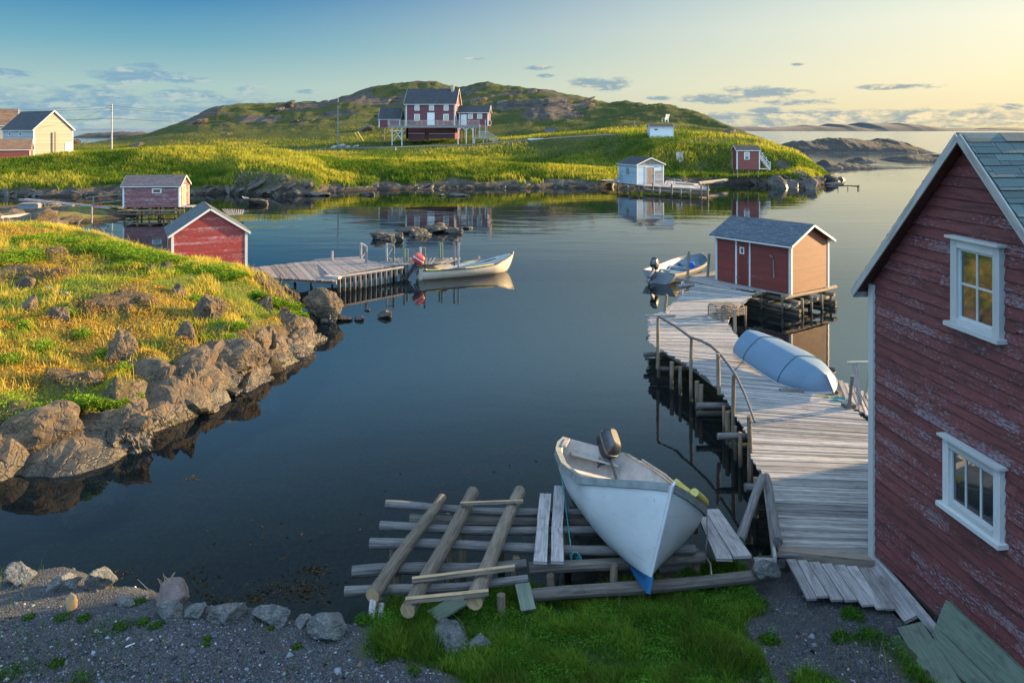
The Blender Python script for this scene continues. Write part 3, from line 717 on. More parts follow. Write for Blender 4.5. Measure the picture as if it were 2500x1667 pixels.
# ---- islands and far hills
def island(name, kn, y0, depth, mat, label, sd_, z0=None, rough=1.0, kind=None):
    """kn: (x_s, y_s) skyline knots of a land that meets the water at image height y0"""
    Y0 = HC * F / (y0 - HY) if z0 is None else z0
    xs = np.array([k[0] for k in kn], float); ys = np.array([k[1] for k in kn], float)
    n = max(60, int((xs[-1] - xs[0]) / 2.2)); u = np.linspace(xs[0], xs[-1], n); m = 20
    Yr = Y0 + depth * .5; H = HC - (np.interp(u, xs, ys) - HY) * Yr / F; H = np.maximum(H, -.5)
    v = np.linspace(0, 1, m); prof = np.sin(np.pi * np.clip(v, 0, 1)) ** .55
    YY = Y0 + depth * v[:, None] + 0 * u[None, :]; XX = (u[None, :] - CX) * Yr / F + 0 * YY
    sc = 1.6 / max(depth, 1) * 4
    nz = (ridged(XX * sc * .8, YY * sc, sd_, 5) - .6) * rough * H.max() * .55
    ZZ = prof[:, None] * H[None, :] + nz * prof[:, None] * smooth(H, 0, .5 * H.max())[None, :] * .8 - .25 * (1 - prof[:, None])
    ZZ[0] = -.6; ZZ[-1] = -.6; ZZ[:, 0] = -.6; ZZ[:, -1] = -.6
    return sheet(name, XX, YY, ZZ, mat, None, 'structure')
island('rock_island', [(1888, 374), (1920, 355), (1950, 345), (1985, 346), (2030, 338), (2070, 340), (2100, 346), (2130, 342), (2160, 341), (2200, 352), (2225, 366), (2248, 373)], 374.5, 34, 'island', '', 3)
island('low_skerry', [(1988, 408), (2010, 392), (2040, 398), (2080, 400), (2120, 404), (2150, 407), (2200, 408), (2260, 410)], 413, 9, 'island', '', 5)
island('dark_skerry', [(2060, 397), (2080, 389), (2102, 384), (2120, 389), (2138, 396)], 397.5, 6, 'island', '', 6)
island('long_skerry', [(2170, 391), (2200, 382), (2260, 379), (2300, 377), (2380, 375), (2450, 384)], 396, 16, 'island', '', 8)
island('left_skerry', [(205, 336), (225, 326), (260, 325), (300, 322), (340, 323), (370, 328), (400, 333)], 337, 60, 'island', '', 9)
def far_hills(name, kn, Y0, col, dep=900):
    m = plain(name + '_heath', col, .95, 0, .004, .35, 0)
    xs = np.array([k[0] for k in kn], float); ys = np.array([k[1] for k in kn], float); u = np.linspace(xs[0], xs[-1], 260)
    H = HC - (np.interp(u, xs, ys) - HY) * (Y0 + dep / 2) / F; v = np.linspace(0, 1, 14); prof = np.sin(np.pi * v) ** .7
    YY = Y0 + dep * v[:, None] + 0 * u; XX = (u[None, :] - CX) * (Y0 + dep / 2) / F + 0 * YY
    ZZ = prof[:, None] * (H + (fbm(u * .05, u * 0, 4, 4) - .5) * 7) * 1.0 + (fbm(XX * .006, YY * .006, 12, 4) - .5) * 18 * prof[:, None]
    ZZ[0] = -3; ZZ[-1] = -3; return sheet(name, XX, YY, ZZ, m)
far_hills('far_hills', [(1760, 318), (1775, 313), (1822, 309), (1876, 312), (1920, 309), (1974, 306), (2006, 308), (2028, 302), (2046, 303), (2072, 309), (2100, 301), (2136, 303), (2158, 303), (2176, 300), (2209, 302), (2245, 311), (2299, 314), (2330, 312), (2360, 315), (2390, 317), (2420, 313), (2500, 314), (2560, 313), (2700, 308), (2850, 314)], 5200, (.052, .057, .056))
far_hills('distant_hills', [(120, 317), (200, 314), (290, 313.5), (360, 315), (420, 317), (500, 318)], 9000, (.16, .22, .27))  # pale blue of distant haze is put into the hill colour

# ---- near peninsula on the left
def px(x, y, z): p = P(x, y, z); return [p.x, p.y, p.z]
ctrl = [
 [px(-300, 1300, 0), px(-300, 1150, 1.0), px(-300, 950, 1.6), px(-300, 750, 2.4), px(-250, 585, 3.2), px(-250, 545, 2.0), px(-200, 530, .3)],
 [px(0, 1153, 0), px(0, 1030, .8), px(0, 900, 1.4), px(0, 700, 2.4), px(0, 562, 3.2), px(0, 556, 2.2), px(0, 545, .5)],
 [px(213, 1116, 0), px(230, 1000, .7), px(190, 880, 1.3), px(160, 700, 2.3), px(130, 564, 3.05), px(130, 560, 2.1), px(150, 566, .1)],
 [px(393, 1020, 0), px(400, 890, .95), px(330, 800, 1.6), px(280, 690, 2.3), px(230, 580, 2.85), px(240, 584, 1.5), px(250, 595, -.1)],
 [px(489, 978, 0), px(480, 850, 1.05), px(430, 760, 1.7), px(380, 680, 2.3), px(330, 605, 2.65), px(320, 606, 1.2), px(330, 612, -.2)],
 [px(590, 935, 0), px(600, 820, .95), px(540, 740, 1.6), px(480, 680, 2.1), px(430, 628, 2.4), px(440, 645, 1.2), px(440, 648, -.1)],
 [px(702, 893, 0), px(690, 800, .6), px(640, 730, 1.3), px(590, 680, 1.9), px(540, 652, 2.1), px(540, 668, 1.2), px(520, 655, -.1)],
 [px(765, 840, 0), px(735, 780, .4), px(690, 725, .9), px(640, 690, 1.4), px(600, 675, 1.5), px(600, 676, .8), px(600, 669, -.3)],
 [px(771, 792, 0), px(745, 765, .2), px(700, 735, .5), px(660, 712, .7), px(630, 700, .7), px(625, 697, .2), px(620, 690, -.5)],
 [px(790, 772, -.9), px(750, 750, -.9), px(715, 730, -.9), px(680, 712, -.9), px(650, 700, -.9), px(640, 695, -.9), px(635, 690, -.9)]]
ctrl.insert(0, [[q[0] - 13, q[1] - 2.5, q[2] + .4 * (q[2] > .2)] for q in ctrl[0]])
for c_ in ctrl:                                     # under water in front of each
    a = Vector(c_[0]); b = Vector(c_[1]); d = (a - b); d.z = 0; d = d.normalized() * 1.6 if d.length > .01 else Vector((1, -1, 0))
    c_.insert(0, [a.x + d.x, a.y + d.y, a.z - 1.5]); e = Vector(c_[-1]); g = Vector(c_[-2]); d = (e - g); d.z = 0; d = d.normalized() * 5
    c_.append([e.x + d.x, e.y + d.y, e.z - 1.5])
A = np.array(ctrl).transpose(1, 0, 2)               # rows: water -> back
GN = loft(A, 34, 30)
X, Y, Z = GN[..., 0], GN[..., 1], GN[..., 2].copy()
rN = np.arange(GN.shape[0]) / 34.0
face = smooth(rN, .6, 1.1)[:, None] * smooth(rN, 2.7, 1.9)[:, None] * np.ones(X.shape[1])
rg = ridged(X * .55 + Z * .2, Y * .6, 21, 5); rb = ridged(X * .22, Y * .26 + X * .05, 22, 4)
st_ = np.abs(((X * .9 + Y * .5 + Z * 1.6 + fbm(X * .5, Y * .5, 3, 3) * 2.5) % 1.3) / 1.3 - .5) * 2
Z += face * ((rg - .62) * 1.3 + (rb - .6) * 1.0 + (st_ - .5) * .38)
up = smooth(rN, 1.9, 2.6)[:, None] * smooth(rN, 6.5, 5.6)[:, None]
Z += up * ((fbm(X * .35, Y * .35, 23, 4) - .5) * .75)
outc = smooth(fbm(X * .62, Y * .7, 61, 3), .66, .74) * up * smooth(rN, 4.9, 4.4)[:, None]
Z += outc * .35
GN[..., 2] = Z
nN = grid_normals(GN); sl = 1 - nN[..., 2]
gn = fbm(X * .5, Y * .5, 25, 4)
rockN = np.clip(face * (1.35 - smooth(rN, 1.35, 2.4)[:, None] * 1.35) + (sl - .28) * 1.8 * face + (gn - .5) * 1.6 * face + outc * .95, 0, 1)
rockN = np.maximum(rockN, smooth(Z, .5, .25))
rockN = np.maximum(rockN, smooth(rN, 5.4, 6.2)[:, None] * (.75 + 0 * X))
sheet('left_shore', X, Y, Z, 'hill_near', rockN)
wn = (1 - np.clip(rockN * 1.4, 0, .86)) * smooth(Z, .3, .5) * (rN[:, None] < 5.9)
ptype = fbm(X * .33 + 4, Y * .33, 71, 3); pt2 = fbm(X * .9, Y * .9, 72, 3)
def near_cols(pos):
    a = fbm(pos[:, 0] * .33 + 4, pos[:, 1] * .33, 71, 3); b = fbm(pos[:, 0] * 1.6, pos[:, 1] * 1.6, 72, 3)
    return a, b
pos, r, c = sample_grid(GN, 170000, wn * (.15 + smooth(ptype, .60, .44)) * np.clip(24 / Y, .3, 1.5))
a, b = near_cols(pos)
g = np.clip(smooth(b, .42, .64) + rng.uniform(-.25, .25, len(b)), 0, 1)[:, None]
tip = np.array([.19, .29, .03]) * (1 - g) + np.array([.52, .40, .08]) * g; tip *= rng.uniform(.7, 1.3, (len(b), 1))
h = rng.uniform(.06, .26, len(b)) * (.55 + .9 * smooth(b, .35, .65)); h *= np.where(rng.random(len(b)) < .02, 1.9, 1.0)
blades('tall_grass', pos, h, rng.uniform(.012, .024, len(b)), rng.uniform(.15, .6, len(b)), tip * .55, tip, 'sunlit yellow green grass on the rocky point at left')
# heath: rusty, ochre and dark green cushions
pos, r, c = sample_grid(GN, 260000, wn * (.06 + smooth(ptype, .44, .54)) * np.clip(24 / Y, .3, 1.5))
a, b = near_cols(pos); cl = vnoise(pos[:, 0] * 2.3, pos[:, 1] * 2.3, 75); hgt = (.03 + .16 * smooth(cl, .3, .8))
pos[:, 2] += rng.uniform(0, 1, len(a)) ** .6 * hgt
g = smooth(fbm(pos[:, 0] * .28, pos[:, 1] * .28, 88, 3), .40, .60)[:, None]; g = np.clip(g + rng.uniform(-.3, .3, g.shape), 0, 1)
cc = np.array([.36, .18, .025]) * (1 - g) + np.array([.12, .20, .02]) * g
cc *= rng.uniform(.45, 1.5, (len(a), 1))
leaves('heath', pos, rng.uniform(.035, .075, len(a)), cc, 'rusty and dark green heath cushions between the rocks at left')
# spreading juniper along the top and near the red shed, bright leafy herbs lower down
def blob_leaves(name, spots, n_per, size, col, label, flat=.5, var=.5):
    ps = []; cs = []
    for (p, rx, ry, rz_) in spots:
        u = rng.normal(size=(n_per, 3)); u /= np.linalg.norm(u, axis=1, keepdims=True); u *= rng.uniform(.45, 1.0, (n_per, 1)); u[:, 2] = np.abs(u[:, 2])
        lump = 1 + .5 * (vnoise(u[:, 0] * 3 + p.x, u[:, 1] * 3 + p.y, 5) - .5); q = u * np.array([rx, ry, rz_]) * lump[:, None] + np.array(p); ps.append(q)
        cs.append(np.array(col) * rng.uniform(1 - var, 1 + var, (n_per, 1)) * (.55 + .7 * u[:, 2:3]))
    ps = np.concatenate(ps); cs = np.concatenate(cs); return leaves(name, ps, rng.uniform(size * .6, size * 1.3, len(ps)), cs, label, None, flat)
from mathutils.bvhtree import BVHTree
def surf(objname):
    o = bpy.data.objects[objname]; me = o.data; v = [x.co.copy() for x in me.vertices]; p = [tuple(q.vertices) for q in me.polygons]; return BVHTree.FromPolygons(v, p)
BV_N = surf('left_shore')
def on(bv, x, y, z0=30.0):
    h = bv.ray_cast(Vector((x, y, z0)), Vector((0, 0, -1))); return h[0].z if h[0] is not None else None
def hit(bv, x, y):
    """the point of the land seen at image position x, y"""
    d = Vector(((x - CX) / F, 1, -(y - HY) / F)).normalized(); h = bv.ray_cast(Vector((0, 0, HC)), d); return h[0]
jun = []
for (x, y, rx, rz_) in [(60, 588, 1.3, .3), (120, 585, 1.5, .35), (190, 592, 1.4, .3), (250, 606, 1.5, .3), (300, 618, 1.5, .3), (340, 626, 1.4, .3), (380, 636, 1.3, .35), (430, 646, 1.1, .35), (470, 655, 1.0, .3), (510, 662, 1.0, .3), (550, 672, .9, .25),
                      (330, 650, 1.2, .25), (400, 665, 1.0, .2), (690, 752, .8, .3), (660, 740, .7, .25), (715, 770, .6, .2), (620, 720, .5, .2), (80, 1010, .8, .25), (130, 1000, .7, .25), (200, 985, .5, .25), (260, 985, .5, .2), (10, 640, 1.4, .3), (60, 625, 1.2, .3)]:
    p = hit(BV_N, x, y)
    if p: jun.append((p - Vector((0, 0, .05)), rx, rx * .75, rz_))
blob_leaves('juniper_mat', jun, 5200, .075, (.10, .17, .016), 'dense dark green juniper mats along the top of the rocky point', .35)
herb = []
for (x, y, rx) in [(490, 765, .45), (520, 790, .5), (455, 800, .4), (560, 830, .35), (300, 905, .28), (480, 735, .35), (95, 850, .4), (200, 820, .35), (60, 800, .35), (250, 870, .3), (330, 975, .25), (345, 990, .2), (505, 830, .4), (580, 800, .35), (160, 770, .4), (20, 880, .5)]:
    p = hit(BV_N, x, y)
    if p: herb.append((p - Vector((0, 0, .03)), rx, rx, .26))
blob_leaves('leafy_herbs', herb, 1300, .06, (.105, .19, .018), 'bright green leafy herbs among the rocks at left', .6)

# ---- ground in front, under the boats, and an unseen knoll added to the right to keep it in shade
gx = np.concatenate([np.linspace(-16, 8, 241), np.linspace(8.3, 60, 120)]); gy = np.concatenate([np.linspace(-6, 6, 30), np.linspace(6.1, 17, 190), np.linspace(17.3, 45, 70)])
X, Y = np.meshgrid(gx, gy)
edge = np.interp(X, [-16, -7, -4.6, -3.2, -2.2, -1.6, -.6, .6, 2, 3.2, 4.2, 6, 10, 20, 60], [11.9, 11.75, 10.95, 10.5, 10.7, 11.3, 11.7, 11.9, 12.2, 12.6, 13.2, 13.6, 14, 18, 30])
base = np.interp(X, [-16, -4, -2, 0, 2, 4, 6, 8], [1.0, 1.0, .85, .55, .55, .6, .78, .9]) + .10 * np.clip(10.5 - Y, -2, 3) + .62 * np.clip(7.6 - Y, 0, 9)
dist = Y - edge + (fbm(X * .9, Y * .9, 14, 3) - .5) * .9
Z = base + (fbm(X * 1.3, Y * 1.3, 2, 4) - .5) * .16 + (fbm(X * 5, Y * 5, 9, 3) - .5) * .05
Z = Z * (1 - smooth(dist, -.35, 1.5)) - 1.3 * smooth(dist, -.1, 2.6) + (ridged(X * .9, Y * .9, 6, 3) - .6) * .35 * smooth(dist, -.3, .6)
sgn = (X - 5.16) * .297 - (Y - 16.1) * .955
kn = 9.5 * smooth(sgn, -.6, 3.2) * smooth(X, 13.5, 19) * smooth(X, 58, 40) * smooth(Y, -2, 6)
kn = kn * (.8 + .4 * fbm(X * .12, Y * .12, 33, 4)) + smooth(kn, .1, 1) * (ridged(X * .3, Y * .3, 34, 4) - .5) * 1.2
Z = np.where(kn > .02, np.maximum(Z, kn - .6), Z)
Z = np.where((X > 5.42 + (12.2 - Y) * .11) & (Y < 13.2) & (Y > 4) & (X < 13.5), np.minimum(Z, .1), Z)
grav = smooth(X, -1.4, -2.6) * smooth(Y, 12.6, 12.1) + smooth(X, 3.0, 3.6) * smooth(Y, 11.4, 10.8) * smooth(X, 5.2, 4.4)
grav = np.maximum(grav, smooth(Y, 9.9 , 9.5) * smooth(X, 0.0, -1.6)); grav = np.maximum(grav, smooth(Y, 9.05, 8.7))
green_patch = smooth(fbm(X * .8, Y * .8, 44, 3), .62, .68)
grav = np.clip(grav - .9 * green_patch * (Y < 10.6) * (X > -1.8), 0, 1); grav = np.where(Z < .35, np.maximum(grav, .6), grav)
grav = np.maximum(grav, smooth(X, 3.5, 3.9) * smooth(Y, 9.9, 10.4) * smooth(Y, 12.8, 12.3))
GG = np.stack([X, Y, Z], -1); sheet('ground', X, Y, Z, 'ground', grav)
BV_G = surf('ground')
vis = ((X > -9) & (X < 7.5) & (Y > 7.6) & (Y < 15)).astype(float)
wg = (1 - smooth(grav, .15, .5)) * smooth(Z, .18, .34) * vis * (X < 4.95 + (12.2 - Y) * .03) * (1 - (X > 3.9) * (X < 5.4) * (Y > 10.75))
n = 75000; pos, r, c = sample_grid(GG, n, wg + 1e-9 + .012 * vis * smooth(Z, .5, .7) * (X < -1))
b = fbm(pos[:, 0] * 1.2, pos[:, 1] * 1.2, 101, 3); tip = np.array([.065, .15, .017]) * (1 - smooth(b, .5, .75))[:, None] + np.array([.08, .11, .02]) * smooth(b, .5, .75)[:, None]
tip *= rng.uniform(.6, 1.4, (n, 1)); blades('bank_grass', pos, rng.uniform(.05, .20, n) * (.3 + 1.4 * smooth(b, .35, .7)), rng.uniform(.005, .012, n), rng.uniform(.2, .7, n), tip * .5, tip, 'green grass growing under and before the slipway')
n = 120000; pos, r, c = sample_grid(GG, n, wg * smooth(fbm(X * 1.1, Y * 1.1, 103, 3), .38, .6) + 1e-9); pos[:, 2] += rng.random(n) * .19 * (.3 + vnoise(pos[:, 0] * 3, pos[:, 1] * 3, 9))
leaves('ground_cover', pos, rng.uniform(.015, .036, n), np.array([.06, .145, .016]) * rng.uniform(.25, 1.5, (n, 1)), 'low leafy weeds covering the bank in front of the slipway', None, .5)
n = 26000; cw = smooth(vnoise(X * 2.6, Y * 2.6, 140), .60, .78); pos, r, c = sample_grid(GG, n, wg * cw + 1e-9); b = vnoise(pos[:, 0] * 2.6, pos[:, 1] * 2.6, 140)
tip = np.array([.11, .20, .025]) * rng.uniform(.5, 1.5, (n, 1)) + np.array([.06, .02, .0]) * (rng.random((n, 1)) < .2)
blades('grass_tufts', pos, rng.uniform(.07, .21, n) * (.4 + b), rng.uniform(.006, .012, n), rng.uniform(.3, .8, n), tip * .5, tip, 'taller bright grass tufts on the bank before the slipway')
# loose gravel
n = 26000; wp = grav * vis * smooth(Z, .4, .6) * np.clip((10.9 - Y) , .15, 2); pos, r, c = sample_grid(GG, n, wp + 1e-9)
v0 = np.array([[1, 0, 0], [-1, 0, 0], [0, 1, 0], [0, -1, 0], [0, 0, 1], [0, 0, -1]], float); f0 = np.array([[0, 2, 4], [2, 1, 4], [1, 3, 4], [3, 0, 4], [2, 0, 5], [1, 2, 5], [3, 1, 5], [0, 3, 5]])
s_ = np.exp(rng.normal(-4.3, .5, n)); sc3 = s_[:, None] * rng.uniform(.55, 1.3, (n, 3)); ang = rng.uniform(0, 6.28, n)
vv = v0[None] * sc3[:, None, :] * rng.uniform(.75, 1.25, (n, 6, 1)); ca_, sa_ = np.cos(ang)[:, None], np.sin(ang)[:, None]
vv = np.stack([vv[..., 0] * ca_ - vv[..., 1] * sa_, vv[..., 0] * sa_ + vv[..., 1] * ca_ , vv[..., 2] * .7 + vv[..., 0] * .3], -1) + pos[:, None, :]
ff = (f0[None] + (np.arange(n) * 6)[:, None, None]).reshape(-1, 3)
me = mesh_np('gravel', vv.reshape(-1, 3), ff, blade_mat('pebble', 0.0))
cc = np.array([.068, .076, .088]) * np.exp(rng.normal(-.25, .55, (n, 1))) * rng.uniform(.9, 1.1, (n, 3)); w_ = rng.random(n) < .035; cc[w_] = np.array([.24, .225, .205]); w_ = rng.random(n) < .03; cc[w_] = np.array([.14, .085, .06])
c4 = np.ones((n, 6, 4), dtype=np.float32); c4[:, :, :3] = cc[:, None, :]; me.color_attributes.new('col', 'FLOAT_COLOR', 'POINT').data.foreach_set('color', c4.ravel())
o = bpy.data.objects.new('gravel', me); COL.objects.link(o); tag(o, 'loose grey gravel along the near edge of the cove', None, None, 'stuff')

# ================================================================== BUILDINGS
class Face:
    """a wall plane in building space: origin, horizontal direction, outward normal"""
    def __init__(s, o, u, n): s.o = Vector(o); s.u = Vector(u); s.n = Vector(n)
    def p(s, u, v, d=0.0): return s.o + s.u * u + Vector((0, 0, v)) + s.n * d
    def slab(s, mb, u0, u1, v0, v1, d0, d1, mat=0, r=None):
        a = s.p((u0 + u1) / 2, (v0 + v1) / 2, d0); b = s.p((u0 + u1) / 2, (v0 + v1) / 2, d1)
        if u1 - u0 > v1 - v0: mb.beam(s.p(u0, (v0 + v1) / 2, (d0 + d1) / 2), s.p(u1, (v0 + v1) / 2, (d0 + d1) / 2), abs(d1 - d0), v1 - v0, (0, 0, 1), mat, r)
        else: mb.beam(s.p((u0 + u1) / 2, v0, (d0 + d1) / 2), s.p((u0 + u1) / 2, v1, (d0 + d1) / 2), abs(d1 - d0), u1 - u0, s.u, mat, r)

def siding(mb, fc, u0fn, u1fn, v0, v1, course, lip, jit=0.0, seglen=2.6, rag=0.0):
    """lapped boards; u0fn/u1fn give the wall's side limits at a height"""
    v = v0; off = random.random()
    while v < v1 - 1e-4:
        vt = min(v + course, v1); a0, a1, b0, b1 = u0fn(v), u1fn(v), u0fn(vt), u1fn(vt)
        if a1 - a0 < .02 and b1 - b0 < .02: break
        w = max(a1 - a0, .01); ns = max(1, int(round(w / seglen))); cuts = [0.0] + sorted(min(.97, max(.03, (k + random.uniform(-.35, .35)) / ns)) for k in range(1, ns)) + [1.0]
        for k in range(len(cuts) - 1):
            t0, t1 = cuts[k], cuts[k + 1]; g = .0015 if k else 0
            j0, j1 = random.uniform(-jit, jit), random.uniform(-jit, jit)
            A, B = a0 + (a1 - a0) * t0 + g, a0 + (a1 - a0) * t1; C, D = b0 + (b1 - b0) * t0 + g, b0 + (b1 - b0) * t1
            n = max(1, int((B - A) / .8)) if jit else 1; r = random.random(); ou = random.random() * 30; ov = random.random() * 30
            for q in range(n):
                s0, s1 = q / n, (q + 1) / n; x0, x1 = A + (B - A) * s0, A + (B - A) * s1; y0, y1 = C + (D - C) * s0, C + (D - C) * s1
                e0 = v + j0 + (j1 - j0) * s0 - random.uniform(0, rag) ; e1 = v + j0 + (j1 - j0) * s1 - random.uniform(0, rag)
                if q: e0 = le
                le = e1
                mb.face([fc.p(x0, e0, lip), fc.p(x1, e1, lip), fc.p(y1, vt + .002, .003), fc.p(y0, vt + .002, .003)], [(ou + x0, ov), (ou + x1, ov), (ou + y1, ov + course), (ou + y0, ov + course)], 0, r)
                mb.face([fc.p(x0, e0, 0), fc.p(x1, e1, 0), fc.p(x1, e1, lip), fc.p(x0, e0, lip)], [(ou + x0, ov), (ou + x1, ov), (ou + x1, ov + .02), (ou + x0, ov + .02)], 0, r)
        v = vt

def shingle_rows(mb, O, U, V, N, lu, lv, row=.15, tab=.3, th=.008, jit=.006, skip=0.0):
    """courses of separate tabs on a roof slope: O bottom corner, U along the eave, V up the slope, N outward"""
    nr = int(math.ceil(lv / row))
    for k in range(nr):
        v0 = k * row - .01; v1 = min(lv, (k + 1) * row + row * .12); u = -random.random() * tab
        while u < lu:
            w = tab * random.uniform(.72, 1.2); a = max(u, 0) ; b = min(u + w - .006, lu)
            if b - a > .015 and random.random() > skip:
                j = random.uniform(-jit, jit); l = th * random.uniform(1.2, 2.4); r = random.random(); ou, ov = random.random() * 9, random.random() * 9
                p = [O + U * a + V * (v0 + j) + N * l, O + U * b + V * (v0 + j * .6) + N * l, O + U * b + V * v1 + N * .002, O + U * a + V * v1 + N * .002]
                mb.face(p, [(ou, ov), (ou + b - a, ov), (ou + b - a, ov + row), (ou, ov + row)], 0, r)
                q = [O + U * a + V * (v0 + j), O + U * b + V * (v0 + j * .6), p[1], p[0]]
                mb.face(q, [(ou, ov), (ou + b - a, ov), (ou + b - a, ov + .01), (ou, ov + .01)], 0, r)
                mb.face([p[0], p[3], O + U * a + V * v1, q[0]], None, 0, r)
            u += w

def window(fc, u, v, w, h, parent, bars=(1, 1), casing=.09, sill=True, d=.03, mat='white', name='window', label=None, hang=0.0, glassmat='glass', skew=0.0, pane=.014):
    mb = MB(); s = casing
    fc.slab(mb, u, u + s, v - .0, v + h, 0, d); fc.slab(mb, u + w - s, u + w, v, v + h, 0, d)
    fc.slab(mb, u + s, u + w - s, v + h - s, v + h, 0, d * .96); fc.slab(mb, u + s, u + w - s, v, v + s * .55, 0, d * .96)
    fr = mb.build(name, mat, parent, world=False)
    if label: fr['label'] = label
    mb = MB(); a, b = u + s, u + w - s; c, e = v + s * .55, v + h - s; k = min(.035, s * .45)
    fc.slab(mb, a, a + k, c, e, -.01, d * .6); fc.slab(mb, b - k, b, c, e, -.01, d * .6); fc.slab(mb, a + k, b - k, c, c + k, -.01, d * .57); fc.slab(mb, a + k, b - k, e - k, e, -.01, d * .57)
    for i in range(1, bars[0] + 1): x = a + (b - a) * i / (bars[0] + 1); fc.slab(mb, x - k * .4, x + k * .4, c + k, e - k, -.01, d * .5)
    for i in range(1, bars[1] + 1): y = c + (e - c) * i / (bars[1] + 1); fc.slab(mb, a + k, b - k, y - k * .4, y + k * .4, -.01, d * .46)
    o = mb.build('frame', mat, fr, world=False)
    g_ = max(d * .22, pane); mb = MB(); mb.face([fc.p(a, c, g_), fc.p(b, c, g_), fc.p(b, e, g_), fc.p(a, e, g_)]); mb.build('pane', glassmat, fr, world=False)
    if sill:
        mb = MB(); fc.slab(mb, u - .05, u + w + .05, v - .06, v - .003, 0, d + .07); mb.build('sill', mat, fr, world=False)
        mb = MB(); fc.slab(mb, u - .04, u + w + .04, v + h + .003, v + h + .035, 0, d + .06); mb.build('drip_cap', mat, fr, world=False)
    return fr

def building(name, label, cat, loc, rz, w, d, h, rise, wallm, roofm, trimm='white', og=.15, oe=.18, course=.12, lip=.012, trim=.09, jit=0.0, group=None,
             faces='SNWE', wall_over={}, rows=None, z0=0.0, rag=0.0, corner='SNWE', roof_th=.05, soffit=None, seglen=2.6, ridge_off=.5, h2=None):
    """gabled building: x across the gable (0..w), y along the ridge (0..d); S gable at y=0"""
    root = empty(name, loc, rz, label, cat, group); h2 = h if h2 is None else h2
    xr = w * ridge_off; hp = h + rise
    def top(u):  # roof line height over x
        return h + (hp - h) * u / xr if u < xr else h2 + (hp - h2) * (w - u) / (w - xr)
    FC = {'S': Face((0, 0, 0), (1, 0, 0), (0, -1, 0)), 'N': Face((w, d, 0), (-1, 0, 0), (0, 1, 0)), 'E': Face((w, 0, 0), (0, 1, 0), (1, 0, 0)), 'W': Face((0, d, 0), (0, -1, 0), (-1, 0, 0))}
    def gl(v): return 0 if v <= h else (v - h) / (hp - h) * xr
    def gr(v): return w if v <= h2 else w - (v - h2) / (hp - h2) * (w - xr)
    # body behind the boards
    for k in faces:
        mb = MB(); fc = FC[k]; wm = wall_over.get(k, wallm)
        if k == 'S': siding(mb, fc, gl, gr, z0, hp, course, lip, jit, seglen, rag); mb.face([fc.p(0, z0), fc.p(w, z0), fc.p(w, h2), fc.p(xr, hp), fc.p(0, h)])
        elif k == 'N': siding(mb, fc, lambda v: w - gr(v), lambda v: w - gl(v), z0, hp, course, lip, jit, seglen); mb.face([fc.p(0, z0), fc.p(w, z0), fc.p(w, h), fc.p(w - xr, hp), fc.p(0, h2)])
        elif k == 'E': siding(mb, fc, lambda v: 0, lambda v: d, z0, h2, course, lip, jit, seglen); mb.face([fc.p(0, z0), fc.p(d, z0), fc.p(d, h2), fc.p(0, h2)])
        else: siding(mb, fc, lambda v: 0, lambda v: d, z0, h, course, lip, jit, seglen); mb.face([fc.p(0, z0), fc.p(d, z0), fc.p(d, h), fc.p(0, h)])
        o = mb.build('wall', wm, root, world=False)
    mb = MB(); mb.face([(0, 0, z0), (0, d, z0), (w, d, z0), (w, 0, z0)]); mb.build('floor', 'wood_dark', root, world=False)
    # roof: two slabs
    mb = MB(); trims = MB(); so = MB(); rl = math.hypot(xr, hp - h)
    for side in (0, 1):
        if side == 0: e = Vector((0, 0, h)); pk = Vector((xr, 0, hp))
        else: e = Vector((w, 0, h2)); pk = Vector((xr, 0, hp))
        V = (pk - e).normalized(); N = Vector((-V.z, 0, V.x)) if side == 0 else Vector((V.z * 1, 0, -V.x)); N = N if N.z > 0 else -N
        e0 = e - V * oe; L = (pk - e0).length; O = e0 + Vector((0, -og, 0)); U = Vector((0, 1, 0)); lu = d + 2 * og
        O2 = O + N * .02; t = roof_th
        c = [O2, O2 + U * lu, O2 + U * lu + V * L, O2 + V * L]; cu = [p + N * t for p in c]
        uv = [(0, 0), (lu, 0), (lu, L), (0, L)]
        mb.face(cu if side == 1 else cu[::-1], uv if side == 1 else uv[::-1], 0)
        so.face(c[::-1] if side == 1 else c, uv, 0)
        for a in range(4): b = (a + 1) % 4; mb.face([c[a], c[b], cu[b], cu[a]], [(0, 0), (1, 0), (1, .04), (0, .04)], 0)
        if rows: shingle_rows(mb, cu[0] + N * .001, U, V, N, lu, L + .01, rows[0], rows[1], rows[2], rows[3])
        # rake and eave trim
        for yy in (-og - .012, d + og + .012):
            trims.beam(Vector((e0.x, yy, e0.z)) + N * (.02 + t * .45 - trim * .30), Vector((pk.x, yy, pk.z)) + N * (.02 + t * .45 - trim * .30), .022, trim, N)
        trims.beam(O + N * (.02 - trim * .2) - V * .012, O + U * lu + N * (.02 - trim * .2) - V * .012, .022, trim * .85, (0, 0, 1))
    rf = mb.build('roof', roofm, root, world=False)
    so.build('soffit', soffit or trimm, rf, world=False)
    trims.build('fascia', trimm, rf, world=False)
    for k in corner:
        fc = FC[k]; L = w if k in 'SN' else d; hl = {'S': h, 'N': h2, 'E': h2, 'W': h}[k]; hr = {'S': h2, 'N': h, 'E': h2, 'W': h}[k]
        ex = .018 if k in 'SN' else 0
        cb = MB(); fc.slab(cb, -ex, trim, z0 - .02, hl, lip * .5, lip + .02); cb.build('corner_board', trimm, root, world=False)
        cb = MB(); fc.slab(cb, L - trim, L + ex, z0 - .02, hr, lip * .5, lip + .02); cb.build('corner_board', trimm, root, world=False)
    return root, FC

